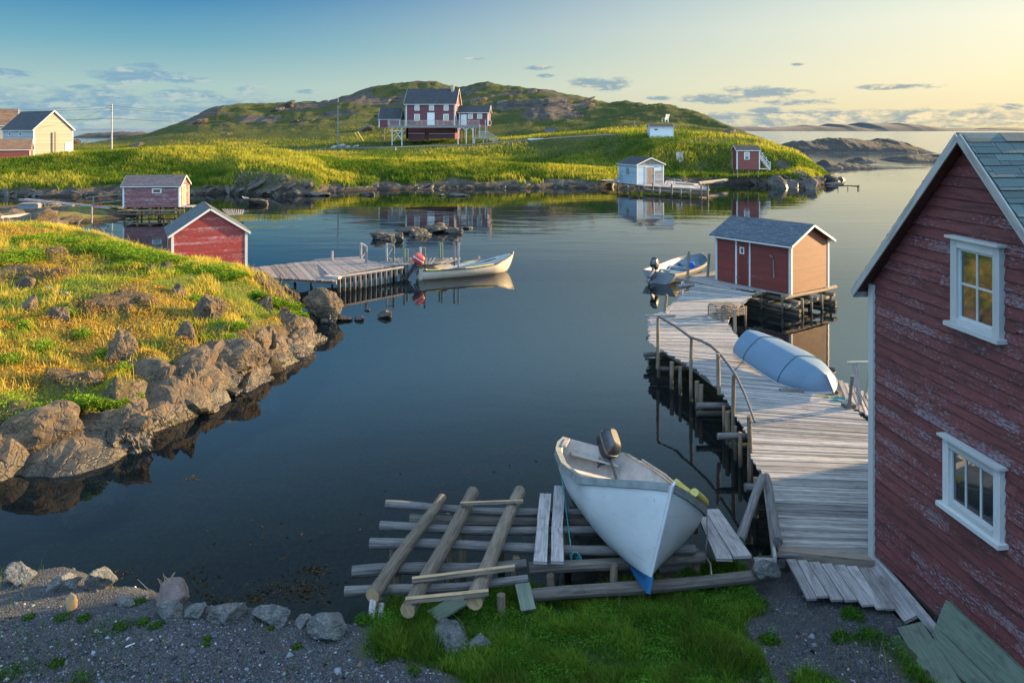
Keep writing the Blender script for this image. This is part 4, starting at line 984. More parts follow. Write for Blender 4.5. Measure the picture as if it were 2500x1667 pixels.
def door(fc, u, v, w, h, parent, mat, frame=None, handle=True, d=.03, boards=5, name='door'):
    mb = MB()
    for i in range(boards): fc.slab(mb, u + w * i / boards + .003, u + w * (i + 1) / boards - .003, v, v + h, 0, d + random.uniform(0, .003))
    o = mb.build(name, mat, parent, world=False)
    if frame:
        mb = MB(); s = .07; fc.slab(mb, u - s, u - .002, v, v + h + s, 0, d + .012); fc.slab(mb, u + w + .002, u + w + s, v, v + h + s, 0, d + .012); fc.slab(mb, u, u + w, v + h + .002, v + h + s, 0, d + .01); mb.build('door_frame', frame, o, world=False)
    if handle:
        mb = MB(); fc.slab(mb, u + w - .12, u + w - .08, v + h * .45, v + h * .45 + .14, d, d + .05); mb.build('handle', 'motor_grey', o, world=False)
    return o

# ---------------- near house, right
HN_O = Vector((5.737, 12.23, .82)); HN_R = math.atan2(-.9943, .1066)
nh, FN = building('fishing_stage', 'large weathered red clapboard building with two white windows filling the right side of the photo', 'house', HN_O, HN_R, 4.6, 7.0, 4.33, 2.36, 'red_near', 'roof_green', 'white_worn',
                  og=.22, oe=.26, course=.152, lip=.030, trim=.11, jit=.014, rows=(.2, .5, .012, .004), rag=.0, corner='', roof_th=.05, soffit='red_soffit', seglen=1.7, z0=.10)
mb = MB(); f = FN['S']; f.slab(mb, -.03, .10, -.12, 4.34, .012, .055); f = FN['W']; f.slab(mb, 6.9, 7.02, -.12, 4.30, .012, .04)
mb.build('corner_board', 'white', nh, world=False)
f = FN['S']
# window positions from the photograph, in wall coordinates
def wall_uv(x, y, off=0.0):
    k = (x - CX) / F; ux, uy = .1066, -.9943; ox, oy = HN_O.x - .9943 * off, HN_O.y - .1066 * off
    s = (k * oy - ox) / (ux - k * uy); Yd = oy + uy * s; return s, HC - (y - HY) * Yd / F - HN_O.z
for (pa, pb, pc, bars, lab) in (((2335, 580), (2335, 788), (2456, 600), (1, 1), 'upper window with four panes'), ((2316, 1063), (2316, 1228), (2458, 1135), (2, 0), 'lower window with three tall panes')):
    u0, vt = wall_uv(*pa); _, vb = wall_uv(*pb); u1, _2 = wall_uv(*pc)
    window(f, u0, vb + .03, u1 - u0, vt - vb - .03, nh, bars, .115, True, .09, 'white', 'window', lab, pane=.033)
# lean timbers and sill at the foot of the wall
mb = MB(); f.slab(mb, -.05, 4.6, -.10, .04, -.18, -.10); mb.build('sill_beam', 'wood_dark', nh, world=False)
for k_ in range(5):
    mb = MB(); mb.beam(f.p(.3 + k_ * 1.0, -.75, -.2), f.p(.3 + k_ * 1.0, .08, -.2), .16, .16, (1, 0, 0)); mb.build('foundation_post', 'wood_dark', nh, world=False)

# ---------------- red store on the right wharf
st, FS = building('red_store', 'small red wharf store with blue grey shingled roof and white trim standing on log piles', 'shed', P(1930.8, 718.7, .82), math.atan2(.585, .811), 2.72, 3.86, 2.08, .66, 'red_dock', 'roof_slate', 'white',
                  og=.20, oe=.24, course=.10, lip=.010, trim=.085, jit=.004, rows=(.135, .26, .006, .003), wall_over={'S': 'red_orange'}, seglen=1.8)
f = FS['W']
door(f, 1.18, .02, .62, 2.0, st, 'red_dock', None, False, .028, 6)
mb = MB(); f.slab(mb, 1.09, 1.175, 0, 2.06, .0, .04); f.slab(mb, 1.81, 1.885, 0, 2.06, .0, .04); mb.build('door_trim', 'white', st, world=False)
window(f, 1.33, 1.36, .24, .30, st, (0, 0), .045, False, .05)
mb = MB(); f.slab(mb, 1.76, 1.80, .95, 1.25, .03, .07); mb.build('latch', 'motor_grey', st, world=False)
for z_ in (.28, 1.72):
    mb = MB(); f.slab(mb, 1.14, 1.40, z_, z_ + .03, .04, .055); mb.build('hinge', 'motor_grey', st, world=False)
mb = MB(); mb.beam(f.p(3.08, .55, .04), f.p(3.06, 1.32, .05), .05, .025, f.u); mb.beam(f.p(2.86, 1.50, .04), f.p(3.02, 1.40, .04), .03, .03, f.n); mb.build('hook_rack', 'wood', st, world=False)

# ---------------- red shed on the left point
ls, FL = building('red_shed', 'flaking red clapboard shed with grey roof beside the left dock, gable towards the camera', 'shed', Vector((-14.93, 33.72, .95)), math.atan2(.447, .894), 3.14, 3.4, 2.04, 1.06, 'red_left', 'roof_left', 'white',
                  og=.12, oe=.16, course=.105, lip=.011, trim=.085, jit=.006, rows=(.15, .3, .005, .004), seglen=2.4)
# ---------------- pink stilt shed
ps, FP = building('stilt_shed', 'faded pink clapboard shed on stilts over the water at left, small high window', 'shed', Vector((-29.2, 67.5, .86)), R(96), 2.6, 4.75, 1.88, .80, 'red_pink', 'roof_purple', 'white',
                  og=.18, oe=.14, course=.13, lip=.014, trim=.11, jit=.006, rows=(.17, .4, .006, .004), seglen=3.2)
f = FP['W']; window(f, 2.43, 1.22, .80, .42, ps, (0, 0), .08, False, .04)
door(FP['S'], .75, .03, .8, 1.75, ps, 'wood_tan', 'white', False)
mb = MB()
for (x, y) in [(.15, .4), (.15, 1.4), (.15, 2.6), (.15, 3.6), (.15, 4.7), (1.2, .4), (1.2, 2.0), (1.2, 3.6), (2.4, .4), (2.4, 2.6), (2.4, 4.7)]:
    mb = MB(); mb.log(Vector((x, y, -.02)), Vector((x + random.uniform(-.15, .15), y, -1.9)), .07, .09, 8, 0, 3, .01); mb.build('stilt', 'log_brown', ps, world=False)
mb = MB()
for y, z in ((.3, -.16), (2.4, -.18), (4.6, -.16)): mb.log((-.25, y, z), (2.8, y, z), .08, .08, 8, 0, 3, .01)
for x, z in ((.0, -.32), (2.5, -.34), (.05, -.62)): mb.log((x, -.4, z), (x, 5.2, z), .075, .075, 8, 0, 5, .012)
mb.log((.05, .4, -.25), (.05, 1.8, -.85), .04); mb.log((.05, 3.4, -.8), (.05, 4.9, -.25), .04)
mb.build('underframe', 'log_brown', ps, world=False)
mb = MB()
for k_ in range(9): mb.beam((-.1, -.08 - k_ * .12, -.02), (1.7, -.08 - k_ * .12, -.02), .11, .04)
mb.build('landing', 'wood', ps, world=False)

# ---------------- hill house with annex and side shed
def Qy(x, y, Y): return Q(x, y, Y)
hz = 8.45; ho = Q(1111, 308, 150); ho.z = 8.45
hh, FH = building('hill_house', 'two storey dark red house with white windows on a railed deck below the hill', 'house', ho, R(86), 7.0, 9.75, 4.45, 2.95, 'red_house', 'roof_dark', 'white',
                  og=.35, oe=.35, course=.16, lip=.012, trim=.22, jit=0, seglen=12, wall_over={'S': 'red_house'})
f = FH['W']
for x in (1.75, 4.60, 7.50): window(f, 9.75 - x - .95 if False else x - .0, 2.95, 1.0, 1.25, hh, (1, 1), .14, False, .06, 'white_clean')
for x in (1.70, 7.42): window(f, x, .95, 1.1, 1.35, hh, (1, 1), .14, False, .06, 'white_clean')
door(f, 4.35, .05, 1.30, 2.45, hh, 'white_clean', 'white_clean', True, .06, 1)
for x, z in ((1.6, 1.1), (4.2, 1.1), (1.6, 3.0), (4.2, 3.0)): window(FH['S'], x, z, .9, 1.2, hh, (1, 1), .13, False, .06, 'white_clean')
mb = MB(); mb.beam((2.9, .9, 6.6), (2.9, .9, 8.15), .55, .55, (1, 0, 0)); mb.build('chimney', 'tan_wall', hh, world=False)
mb = MB()
for fc_, a, b_, z0, z1 in ((FH['W'], .5, 3.8, -2.9, -.25), (FH['W'], 4.6, 9.6, -2.45, -.25)):
    siding(mb, fc_, lambda v: a, lambda v: b_, z0, z1, .22, .015); mb.face([fc_.p(a, z0), fc_.p(b_, z0), fc_.p(b_, z1), fc_.p(a, z1)])
for fc_ in (FH['S'], FH['E'], FH['N']):
    L = 7.0 if fc_ is not FH['E'] else 9.75; mb.face([fc_.p(0, -2.6, -.05), fc_.p(L, -2.6, -.05), fc_.p(L, -.02, -.05), fc_.p(0, -.02, -.05)])
fc_ = FH['W']; mb.face([fc_.p(3.8, -2.9, -.35), fc_.p(4.6, -2.9, -.35), fc_.p(4.6, -.25, -.35), fc_.p(3.8, -.25, -.35)])
mb.build('basement_wall', 'red_house', hh, world=False)
mb = MB()
for a, b_, z in ((.5, 3.8, -1.55), (4.6, 9.6, -1.6)): FH['W'].slab(mb, a, b_, z, z + .09, .0, .05)
mb.build('basement_trim', 'white', hh, world=False)
# annex to the right (its own roof, joined to the house)
ax = Q(1192, 308, 151.5); ax.z = 8.45
an, FA = building('annex', None, None, ax, R(86), 4.2, 5.8, 2.75, 1.25, 'red_house', 'roof_dark', 'white_clean', og=.3, oe=.3, course=.16, trim=.2, seglen=9)
f = FA['W']; door(f, .35, .05, 1.15, 2.2, an, 'white_clean', None, False, .06, 1)
window(f, 1.75, 1.35, 1.0, 1.05, an, (0, 1), .13, False, .06, 'white_clean'); window(f, 3.6, 1.35, 1.0, 1.05, an, (0, 1), .13, False, .06, 'white_clean')
tag(an, 'low red annex with two square windows at the right end of the hill house', 'annex')
mb = MB(); FA['S'].slab(mb, .5, 1.6, .2, 1.0, .0, .5); mb.build('fuel_tank', 'motor_grey', an, world=False)
for (x, y) in [(.2, .3), (.2, 2.6), (.2, 5.4), (3.8, .3), (3.8, 5.4)]: mb = MB(); mb.beam((x, y, 0), (x, y, -3.4), .18, .18, (1, 0, 0)); mb.build('post', 'wood_tan', an, world=False)
sh0 = Q(977, 305, 152.5); sh0.z = 8.15
ss, FQ = building('gable_shed', 'small dark red shed with black roof at the left end of the hill house deck', 'shed', sh0, R(86), 3.6, 4.3, 1.75, 2.15, 'red_house', 'roof_dark', 'white_clean', og=.15, oe=.2, course=.16, trim=.16, wall_over={'S': 'yellow_wall'}, seglen=9)
for (x, y) in [(.2, .3), (.2, 4.0), (3.4, .3), (3.4, 4.0)]: mb = MB(); mb.beam((x, y, 0), (x, y, -2.6), .16, .16, (1, 0, 0)); mb.build('post', 'wood_tan', ss, world=False)
# deck in front
dk = empty('house_deck', Vector((0, 148, 8.4)), 0, 'raised timber deck with pale railing and stairs along the front of the hill house', 'deck')
YD = 147.6
def D3(x, y, Y=YD): return Q(x, y, Y)
mb = MB(); a = D3(947, 305.5); b = D3(1171, 304.5); z = 8.38
for k_ in range(9): mb.beam((a.x, YD + .1 + k_ * .27, z), (b.x, YD + .1 + k_ * .27, z), .26, .08)
mb.beam((a.x, YD, z - .16), (b.x, YD, z - .16), .06, .34); mb.beam((a.x, YD, z), (a.x, YD + 2.4, z), .06, .2); mb.beam((b.x, YD, z), (b.x, YD + 2.4, z), .06, .2)
mb.build('deck_floor', 'wood', dk)
mb = MB(); mb.beam((a.x, YD, z + 1.08), (b.x, YD, z + 1.08), .10, .07); mb.beam((a.x, YD, z + .15), (b.x, YD, z + .15), .06, .06); mb.beam((a.x, YD, z + 1.08), (a.x, YD + 2.4, z + 1.08), .1, .07)
nb = 74
for k_ in range(nb + 1): x = a.x + (b.x - a.x) * k_ / nb; mb.beam((x, YD, z + .12), (x, YD, z + 1.08), .075 if k_ % 9 else .14, .05, (1, 0, 0))
for k_ in range(9): mb.beam((a.x, YD + .25 * k_, z + .12), (a.x, YD + .25 * k_, z + 1.08), .05, .05, (1, 0, 0))
mb.build('railing', 'white_worn', dk)
for x_, yb in ((957, 348), (981, 349), (1118, 349), (1138, 350), (1154.5, 350)):
    p = D3(x_, yb); mb = MB(); mb.beam((p.x, YD + .15, z - .3), (p.x, YD + .15, p.z - .6), .17, .17, (1, 0, 0)); mb.build('post', 'white', dk)
mb = MB(); g = lambda x, y: D3(x, y) + Vector((0, .05, 0))
mb.beam(g(958, 346), g(980, 318), .12, .1); mb.beam(g(981, 342), g(965, 320), .12, .1); mb.beam(g(951, 319.5), g(987, 319.5), .12, .12)
for x0, y0, x1, y1 in ((1118, 318, 1129, 311), (1137, 318, 1128, 311), (1138, 318, 1147, 311), (1154, 318, 1146, 311)): mb.beam(g(x0, y0), g(x1, y1), .12, .1)
mb.build('brace', 'white', dk)
# stairs at right: down to a landing, then on to the grass
mb = MB(); l0, l1 = D3(1156, 336, 147), D3(1192, 336, 147); zl = l0.z
mb.beam(l0, l1, 1.3, .1); mb.beam((l0.x, 146.4, zl - .1), (l1.x, 146.4, zl - .1), .06, .25)
for k_ in range(7): t = k_ / 6; p0 = D3(1170 , 306 + 30 * t, 147.2); mb.beam((p0.x, 147.2, p0.z), (p0.x + 1.0, 147.2, p0.z), .3, .06)
for k_ in range(9): t = k_ / 8; p0 = D3(1192 + 24 * t, 337 + 14 * t, 146.8); mb.beam(p0, p0 + Vector((0, 1.1, 0)), .28, .06)
mb.build('stair', 'wood', dk)
mb = MB()
for k_ in range(13): x = l0.x + .9 + (l1.x - l0.x - .9) * k_ / 12; mb.beam((x, 146.4, zl), (x, 146.4, zl + 1.15), .06, .05, (1, 0, 0))
mb.beam((l0.x + .9, 146.4, zl + 1.15), (l1.x, 146.4, zl + 1.15), .1, .07)
for k_ in range(11): t = k_ / 10; p0 = D3(1192 + 24 * t, 337 + 14 * t, 146.6); mb.beam(p0, p0 + Vector((0, 0, 1.1)), .06, .05, (1, 0, 0))
p0 = D3(1192, 337, 146.6); p1 = D3(1216, 351, 146.6); mb.beam(p0 + Vector((0, 0, 1.1)), p1 + Vector((0, 0, 1.1)), .09, .08); mb.beam(p0, p1, .06, .25)
mb.beam(D3(1171, 304, 147), D3(1171, 337, 147), .14, .14, (1, 0, 0)); mb.beam(D3(1185, 293, 147), D3(1185, 337, 147), .14, .14, (1, 0, 0))
mb.build('stair_railing', 'white_worn', dk)
for x_ in (1158, 1180): p = D3(x_, 352, 146.8); mb = MB(); mb.beam((p.x, 146.8, zl), (p.x, 146.8, p.z - .5), .15, .15, (1, 0, 0)); mb.build('post', 'white', dk)
# red chair on the deck
t_ = empty('deck_chair', D3(1146, 303.5, 148.6), 0, 'small red chair on the hill house deck behind the railing', 'chair')
mb = MB(); mb.box((0, 0, .42), .5, .5, .06); mb.build('seat', 'motor_red', t_, world=False)
mb = MB(); mb.beam((-.0, .25, .42), (0, .32, 1.0), .5, .05, (1, 0, 0)); mb.build('backrest', 'motor_red', t_, world=False)
for sx in (-.2, .2):
    for sy in (-.2, .2): mb = MB(); mb.beam((sx, sy, 0), (sx, sy, .42), .05, .05, (1, 0, 0)); mb.build('leg', 'motor_red', t_, world=False)

# ---------------- white shed on the slope, with a chair behind it
BV_F = surf('hillside')
wz = Q(1644, 340, 126)
ws, FW = building('white_shed', 'small white windowless looking shed with dark roof alone on the green slope', 'shed', Vector((wz.x, 126, wz.z)), R(90), 2.4, 3.85, 2.0, .5, 'white_clean', 'roof_dark', 'white_clean', og=.12, oe=.12, course=.14, trim=.1, z0=-.5, seglen=6)
mb = MB(); FW['W'].slab(mb, .75, 1.25, 1.45, 1.68, 0, .03); mb.build('vent', 'motor', ws, world=False)
p = hit(BV_F, 1624, 297) or Q(1624, 297, 140)
ch = empty('slatted_chair', p - Vector((0, 0, .1)), R(-60), 'white slatted garden chair on the slope above the white shed', 'chair')
dz = 0
mb = MB(); [mb.beam((-.45, -.4 + k_ * .14, .5 + dz), (.45, -.4 + k_ * .14, .5 + dz - .02 * k_), .1, .04) for k_ in range(6)]; mb.build('seat', 'white_clean', ch, world=False)
mb = MB(); [mb.beam((-.36 + k_ * .18, .35, .45 + dz), (-.5 + k_ * .25, .75, 1.55 + dz), .14, .04, (1, 0, 0)) for k_ in range(5)]; mb.build('backrest', 'white_clean', ch, world=False)
for sx in (-.45, .45):
    mb = MB(); mb.beam((sx, -.4, -.2), (sx, -.4, .75 + dz), .09, .09, (1, 0, 0)); mb.build('leg', 'white_clean', ch, world=False)
    mb = MB(); mb.beam((sx, .35, -.2), (sx, .35, .75 + dz), .09, .09, (1, 0, 0)); mb.build('leg', 'white_clean', ch, world=False)
    mb = MB(); mb.beam((sx, -.5, .78 + dz), (sx, .5, .78 + dz), .12, .04); mb.build('armrest', 'white_clean', ch, world=False)

# ---------------- pale blue shed on its own wharf across the cove
bo = P(1555, 450, .95)
bs, FB = building('boat_shed', 'pale blue clapboard shed with tan double door on a plank wharf across the cove', 'shed', Vector((15.25, 93.8, .95)), R(24), 3.9, 4.2, 2.45, .78, 'blue_wall', 'roof_dark', 'white', og=.2, oe=.22, course=.2, lip=.02, trim=.13, jit=.006, seglen=3)
f = FB['S']; door(f, 1.30, .03, 1.15, 2.05, bs, 'wood_tan', 'white', True, .04, 6)
mb = MB()
for k_ in range(26):
    x = .12 + k_ * .145; t = 2.50 + (.66 * (1 - abs(x - 1.95) / 1.95)); f.slab(mb, x, x + .135, 2.42, t - .02, .022, .045)
mb.build('gable_boards', 'wood_tan', bs, world=False)
window(FB['W'], 1.85, 1.1, .62, .85, bs, (0, 0), .12, False, .04, 'wood_tan', 'window', None)
mb = MB()
for k_ in range(9): FB['S'].slab(mb, 2.62, 3.75, .12 + k_ * .17, .12 + k_ * .17 + .14, .021, .034)
mb.build('patch_boards', 'wood', bs, world=False)

# ---------------- small red shed with outside stair
rz = Q(1798.7, 414, 105)
rs, FR = building('red_cabin', 'small brick red cabin on short posts with an outside stair, near the rocky headland', 'shed', Vector((rz.x, 105 + 2.2, rz.z)), R(-90), 2.2, 3.15, 2.65, .55, 'red_small', 'roof_dark', 'white', og=.14, oe=.16, course=.13, lip=.012, trim=.12, seglen=5)
window(FR['E'], 1.0, 1.35, .76, 1.05, rs, (0, 1), .11, False, .04, 'white_clean')
for (x, y) in [(.15, .15), (2.05, .15), (.15, 1.6), (2.05, 1.6), (.15, 3.0), (2.05, 3.0)]: mb = MB(); mb.beam((x, y, 0), (x, y, -1.1), .1, .1, (1, 0, 0)); mb.build('post', 'wood_tan', rs, world=False)
mb = MB(); mb.beam((.4, 3.15, -.02), (.4, 4.75, -.02), .9, .08)
for k_ in range(7): mb.beam((.95 + .0, 3.25 + k_ * .22, 2.0 - k_ * .30), (1.75, 3.25 + k_ * .22, 2.0 - k_ * .30), .24, .05)
mb.beam((.95, 3.15, 2.1), (.95, 4.75, -.1), .05, .2); mb.beam((1.75, 3.15, 2.1), (1.75, 4.75, -.1), .05, .2)
mb.build('stair', 'white', rs, world=False)
mb = MB()
for k_ in range(4): y = 3.2 + k_ * .5; mb.beam((1.8, y, 2.1 - k_ * .66), (1.8, y, 2.95 - k_ * .62 - .25 * (k_ == 0)), .07, .07, (1, 0, 0))
mb.beam((1.8, 3.15, 2.65), (1.8, 4.8, .65), .08, .08); mb.beam((1.8, 3.15, 2.3), (1.8, 4.75, .3), .06, .06)
mb.build('stair_railing', 'white', rs, world=False)

# ---------------- houses at the far left
yo = Q(82, 386, 115)
yh, FY = building('yellow_house', 'cream yellow gabled house with black roof at the left edge, white door at its side', 'house', Vector((yo.x, 115, yo.z - .3)), R(55), 5.66, 10.5, 4.65, 2.75, 'yellow_wall', 'roof_dark', 'white_clean', og=.25, oe=.3, course=.17, trim=.16, wall_over={'W': 'grey_wall', 'N': 'grey_wall'}, z0=-.6, seglen=10)
door(FY['S'], 4.55, .35, 1.0, 2.1, yh, 'white_clean', 'white_clean', False, .05, 1)
for u_ in (2.0, 5.7): window(FY['W'], u_, 3.5, 1.0, .8, yh, (1, 0), .12, False, .05, 'white_clean')
mb = MB(); mb.beam((2.9, -.3, .5), (2.9, -.3, 4.2), .14, .14, (1, 0, 0)); mb.build('service_mast', 'wood_dark', yh, world=False)
go = Q(74, 399, 108)
gh, FG = building('red_garage', 'low red clapboard garage with rusty brown roof cut off by the left edge', 'shed', Vector((go.x, 108, go.z - .4)), R(118), 4.5, 9.0, 2.4, 1.35, 'red_small', 'roof_brown', 'white_clean', og=.15, oe=.2, course=.16, trim=.12, seglen=9)
bo2 = Q(36, 352, 135)
bh, FBH = building('brown_house', 'tan house with orange brown roof behind the yellow house at the far left', 'house', Vector((bo2.x, 135, bo2.z - 1)), R(118), 7, 11, 4.4, 2.8, 'tan_wall', 'roof_brown', 'white_clean', og=.3, oe=.3, course=.2, trim=.18, seglen=10)
for u_ in (7.4, 9.4): window(FBH['W'], u_, 3.0, 1.1, .9, bh, (1, 0), .12, False, .05, 'white_clean')

# ---------------- poles and wires
def pole(x, yt, yb, Y, label, mat='white_worn'):
    a = Q(x, yb, Y); b = Q(x, yt, Y); r_ = empty('utility_pole', a, 0, label, 'pole', 'utility poles across the cove')
    mb = MB(); mb.log(a - Vector((0, 0, 1)), b, .16, .10, 10, 0, 6, .01); mb.build('pole', mat, r_)
    mb = MB(); [mb.box(b - Vector((0, .16, .35 + k_ * .45)), .14, .14, .16) for k_ in range(3)]; mb.build('insulator', 'motor', r_)
    return b
pa = pole(273, 254, 376, 135, 'weathered utility pole carrying the wires between the yellow house and the hill', 'wood')
pb = pole(825, 240, 358, 150, 'bare utility pole standing on the green slope left of the hill house', 'wood')
wires = []
def wire(p0, p1, sag, label, rad=.022):
    mb = MB(); pts = [p0.lerp(p1, k / 14) - Vector((0, 0, sag * 4 * (k / 14) * (1 - k / 14))) for k in range(15)]; mb.tube(pts, rad, 5); o = mb.build('power_line', 'wire', None); tag(o, label, 'wire', 'wires strung over the left shore')
for k_, (yl, yr, lab) in enumerate(((268, 268, 'topmost thin wire running level past the utility pole head'), (270, 272, 'second thin wire just below the topmost one'), (290, 284, 'lowest and thickest wire with a dark joint near the pole'))):
    mid = Q(273, (258, 264, 289)[k_], 135)
    wire(Q(-260, yl, 128), mid, .5, lab + ', left span', .022 if k_ < 2 else .04)
    wire(mid, Q(620, yr + 4, 215), .8, lab + ', right span', .022 if k_ < 2 else .04)
wire(Q(273, 256, 135), Q(170, 300, 116), .2, 'steep wire dropping from the pole head to the yellow house')

# ================================================================== BOATS
def boat(name, label, pose, L, B, D, bow=1.35, tr=.72, mats=('hull_white', 'hull_in', 'gun_grey'), bottom=None, group=None, thwarts=(.22, .45, .68), rake=.35, keelrise=.5, full=.86,
         cat='boat', inside=True, gw=.045, stern=1.0, th=.03, sec=.80, tw_mat=None, bot_v=.35):
    root = empty(name, label=label, cat=cat, group=group, mat=pose)
    def ib(t, ks, vs): return float(np.interp(t, ks, vs))
    NT_, NV = 26, 11
    def prm(t):
        b = B / 2 * ib(t, [0, .15, .3, .5, .65, .78, .88, .95, 1], [tr, (tr + .95) / 2 + .04, .955, 1, .965, full, .60, .32, .015])
        k = keelrise * D * max(0, (t - .82) / .18) ** 2.2 * .35
        s = D * ib(t, [0, .25, .5, .75, .9, 1], [stern, .94, .94, 1.05, (1 + bow) / 2 + .06, bow]); return b, k, s
    def pt(t, v, side, off=0.0):
        b, k, s = prm(t); vb = max(v, 0.0); a = vb * math.pi / 2
        y = max(0.0, b - off) * (math.sin(a) ** sec) * (.88 + .12 * vb); z = k + off * .7 + (s - k - off * .7 * (1 - vb)) * ((1 - math.cos(a)) ** .92 * .45 + .55 * vb ** 1.35)
        tt = max(0.0, (t - .72) / .28); x = L * t - rake * D * (1 - vb) ** 1.2 * tt ** 1.5 - off * 2 * tt
        return Vector((x, side * y, z))
    ts = [(k / NT_) for k in range(NT_ + 1)]; ts = [1 - (1 - t) ** 1.25 for t in ts]
    vs = [k / NV for k in range(NV + 1)]; vs = [v ** 1.1 for v in vs]
    sv = [(-v, -1) for v in reversed(vs[1:])] + [(v, 1) for v in vs]
    mb = MB(); rows = [[pt(t, abs(v), s) for v, s in sv] for t in ts]
    mf = (lambda a, c: 1 if abs(c - NV + .5) < NV * bot_v else 0) if bottom else None
    mb.grid(rows, matfn=mf); mb.face([p for p in rows[0]][::-1], None, 0)
    hull = mb.build('hull', [mats[0]] + ([bottom] if bottom else []), root, True, world=False)
    for p in hull.data.polygons[-1:]: p.use_smooth = False
    if inside:
        mb = MB(); rows2 = [[pt(t, max(abs(v), .20), s, th) for v, s in sv] for t in ts if t < .985]; x0 = .03
        rows2[0] = [Vector((x0, p.y, p.z)) for p in rows2[0]]; mb.grid(rows2, flip=True); mb.face(rows2[0], None, 0)
        mb.build('inner_hull', mats[1], root, True, world=False)
        for t in thwarts:
            b, k, s = prm(t); z = s * .66; yb = abs(pt(t, .78, 1, th).y) * .98; mb = MB(); mb.beam((L * t, -yb, z), (L * t, yb, z), .22, .03); mb.build('thwart', tw_mat or mats[1], root, world=False)
    for s in (-1, 1):
        mb = MB(); pr = None
        for t in ts:
            b, k, sh = prm(t); p = pt(t, 1, s); p.z += .004; o = p + Vector((0, s * gw * .5, 0)); i_ = p - Vector((0, s * gw * .8, 0))
            if abs(i_.y) < .004 or i_.y * s < 0: i_.y = 0
            rw = [i_ + Vector((0, 0, .018)), o + Vector((0, 0, .018)), o - Vector((0, 0, gw * 1.1)), p - Vector((0, 0, gw * 1.1))]
            if pr: 
                for a in range(3): mb.face([pr[a], pr[a + 1], rw[a + 1], rw[a]] if s > 0 else [rw[a], rw[a + 1], pr[a + 1], pr[a]], None, 0, .5)
            else: mb.face(rw if s < 0 else rw[::-1], None, 0, .5)
            pr = rw
        mb.build('gunwale', mats[2], root, world=False)
    mb = MB(); mb.tube([pt(.999, v, 1) + Vector((.012, -pt(.999, v, 1).y, 0)) for v in [k / 9 for k in range(10)]] + [pt(.999, 1, 1) + Vector((.03, 0, .07))], .028, 6); mb.build('stem', mats[0], root, True, world=False)
    return root, pt, prm

def pose_of(stern, bow_pt, roll=0.0, flip=False):
    """matrix whose x axis runs from stern keel to bow keel; roll in degrees about it"""
    a = Vector(stern); x = (Vector(bow_pt) - a).normalized(); y = Vector((0, 0, 1)).cross(x).normalized(); z = x.cross(y)
    m = Matrix((x, y, z)).transposed().to_4x4(); m.translation = a
    return m @ Matrix.Rotation(R(roll), 4, 'X')

def outboard(label, mat4, tilt=20, steer=0, cowl='motor', cowl2='motor_grey', leg='motor', sc=1.0, tiller=True, group='outboard motors on the boats'):
    """origin on the transom top; hangs behind (-x)"""
    m = mat4 @ Matrix.Rotation(R(steer), 4, 'Z') @ Matrix.Rotation(R(tilt), 4, 'Y') @ Matrix.Scale(sc, 4)
    root = empty('outboard_motor', label=label, cat='outboard motor', group=group, mat=m)
    def shell(z0, z1, prof, mat, name, par):
        mb = MB(); rows = []
        for (f_, lx, ly, cx) in prof:
            z = z0 + (z1 - z0) * f_; r_ = []
            for q in range(20):
                a = 2 * math.pi * q / 20; c, s = math.cos(a), math.sin(a); e = .46
                r_.append(Vector((cx + lx * math.copysign(abs(c) ** e, c), ly * math.copysign(abs(s) ** e, s), z)))
            rows.append(r_)
        mb.grid(rows, closed=True, flip=False); mb.face(rows[-1], None); mb.face(rows[0][::-1], None)
        return mb.build(name, mat, par, True, world=False)
    c = shell(.12, .46, [(0, .17, .11, -.17), (.12, .20, .13, -.17), (.45, .215, .135, -.175), (.75, .20, .125, -.185), (.93, .165, .10, -.20), (1, .12, .07, -.21)], cowl, 'cowling', root)
    shell(.245, .285, [(0, .219, .139, -.174), (1, .219, .139, -.175)], cowl2, 'stripe', c)
    mb = MB(); mb.beam((-.16, 0, .13), (-.17, 0, -.45), .10, .13, (1, 0, 0), w1=.06, h1=.10); mb.beam((-.29, 0, -.36), (-.06, 0, -.36), .16, .012); mb.beam((-.18, 0, -.42), (-.18, 0, -.72), .025, .15, (1, 0, 0), h1=.05)
    mb.tube([(-.30, 0, -.55), (-.22, 0, -.55), (-.12, 0, -.55), (-.06, 0, -.55)], [.03, .04, .035, .008], 10)
    mb.build('leg', leg, root, world=False)
    mb = MB(); mb.beam((-.02, 0, .04), (-.02, 0, -.22), .16, .05, (1, 0, 0)); mb.beam((-.02, 0, -.0), (.05, 0, 0), .16, .05); mb.beam((.05, -.05, .01), (.05, -.05, -.14), .03, .03, (1, 0, 0)); mb.beam((.05, .05, .01), (.05, .05, -.14), .03, .03, (1, 0, 0)); mb.build('clamp_bracket', 'motor_grey', root, world=False)
    mb = MB()
    for q in range(3):
        a = q * 2.094; u = Vector((0, math.cos(a), math.sin(a))); w = Vector((0, -math.sin(a), math.cos(a))); p = Vector((-.32, 0, -.55))
        mb.face([p, p + u * .05 + w * .05 + Vector((.02, 0, 0)), p + u * .12 + w * .03 + Vector((.02, 0, 0)), p + u * .12 - w * .03 - Vector((.02, 0, 0)), p + u * .04 - w * .04 - Vector((.02, 0, 0))])
    mb.build('propeller', 'motor_grey', root, world=False)
    if tiller: mb = MB(); mb.tube([(-.02, .02, .16), (.2, .03, .17), (.42, .04, .15)], [.018, .018, .024], 8); mb.build('tiller', 'motor', root, world=False)
    return root

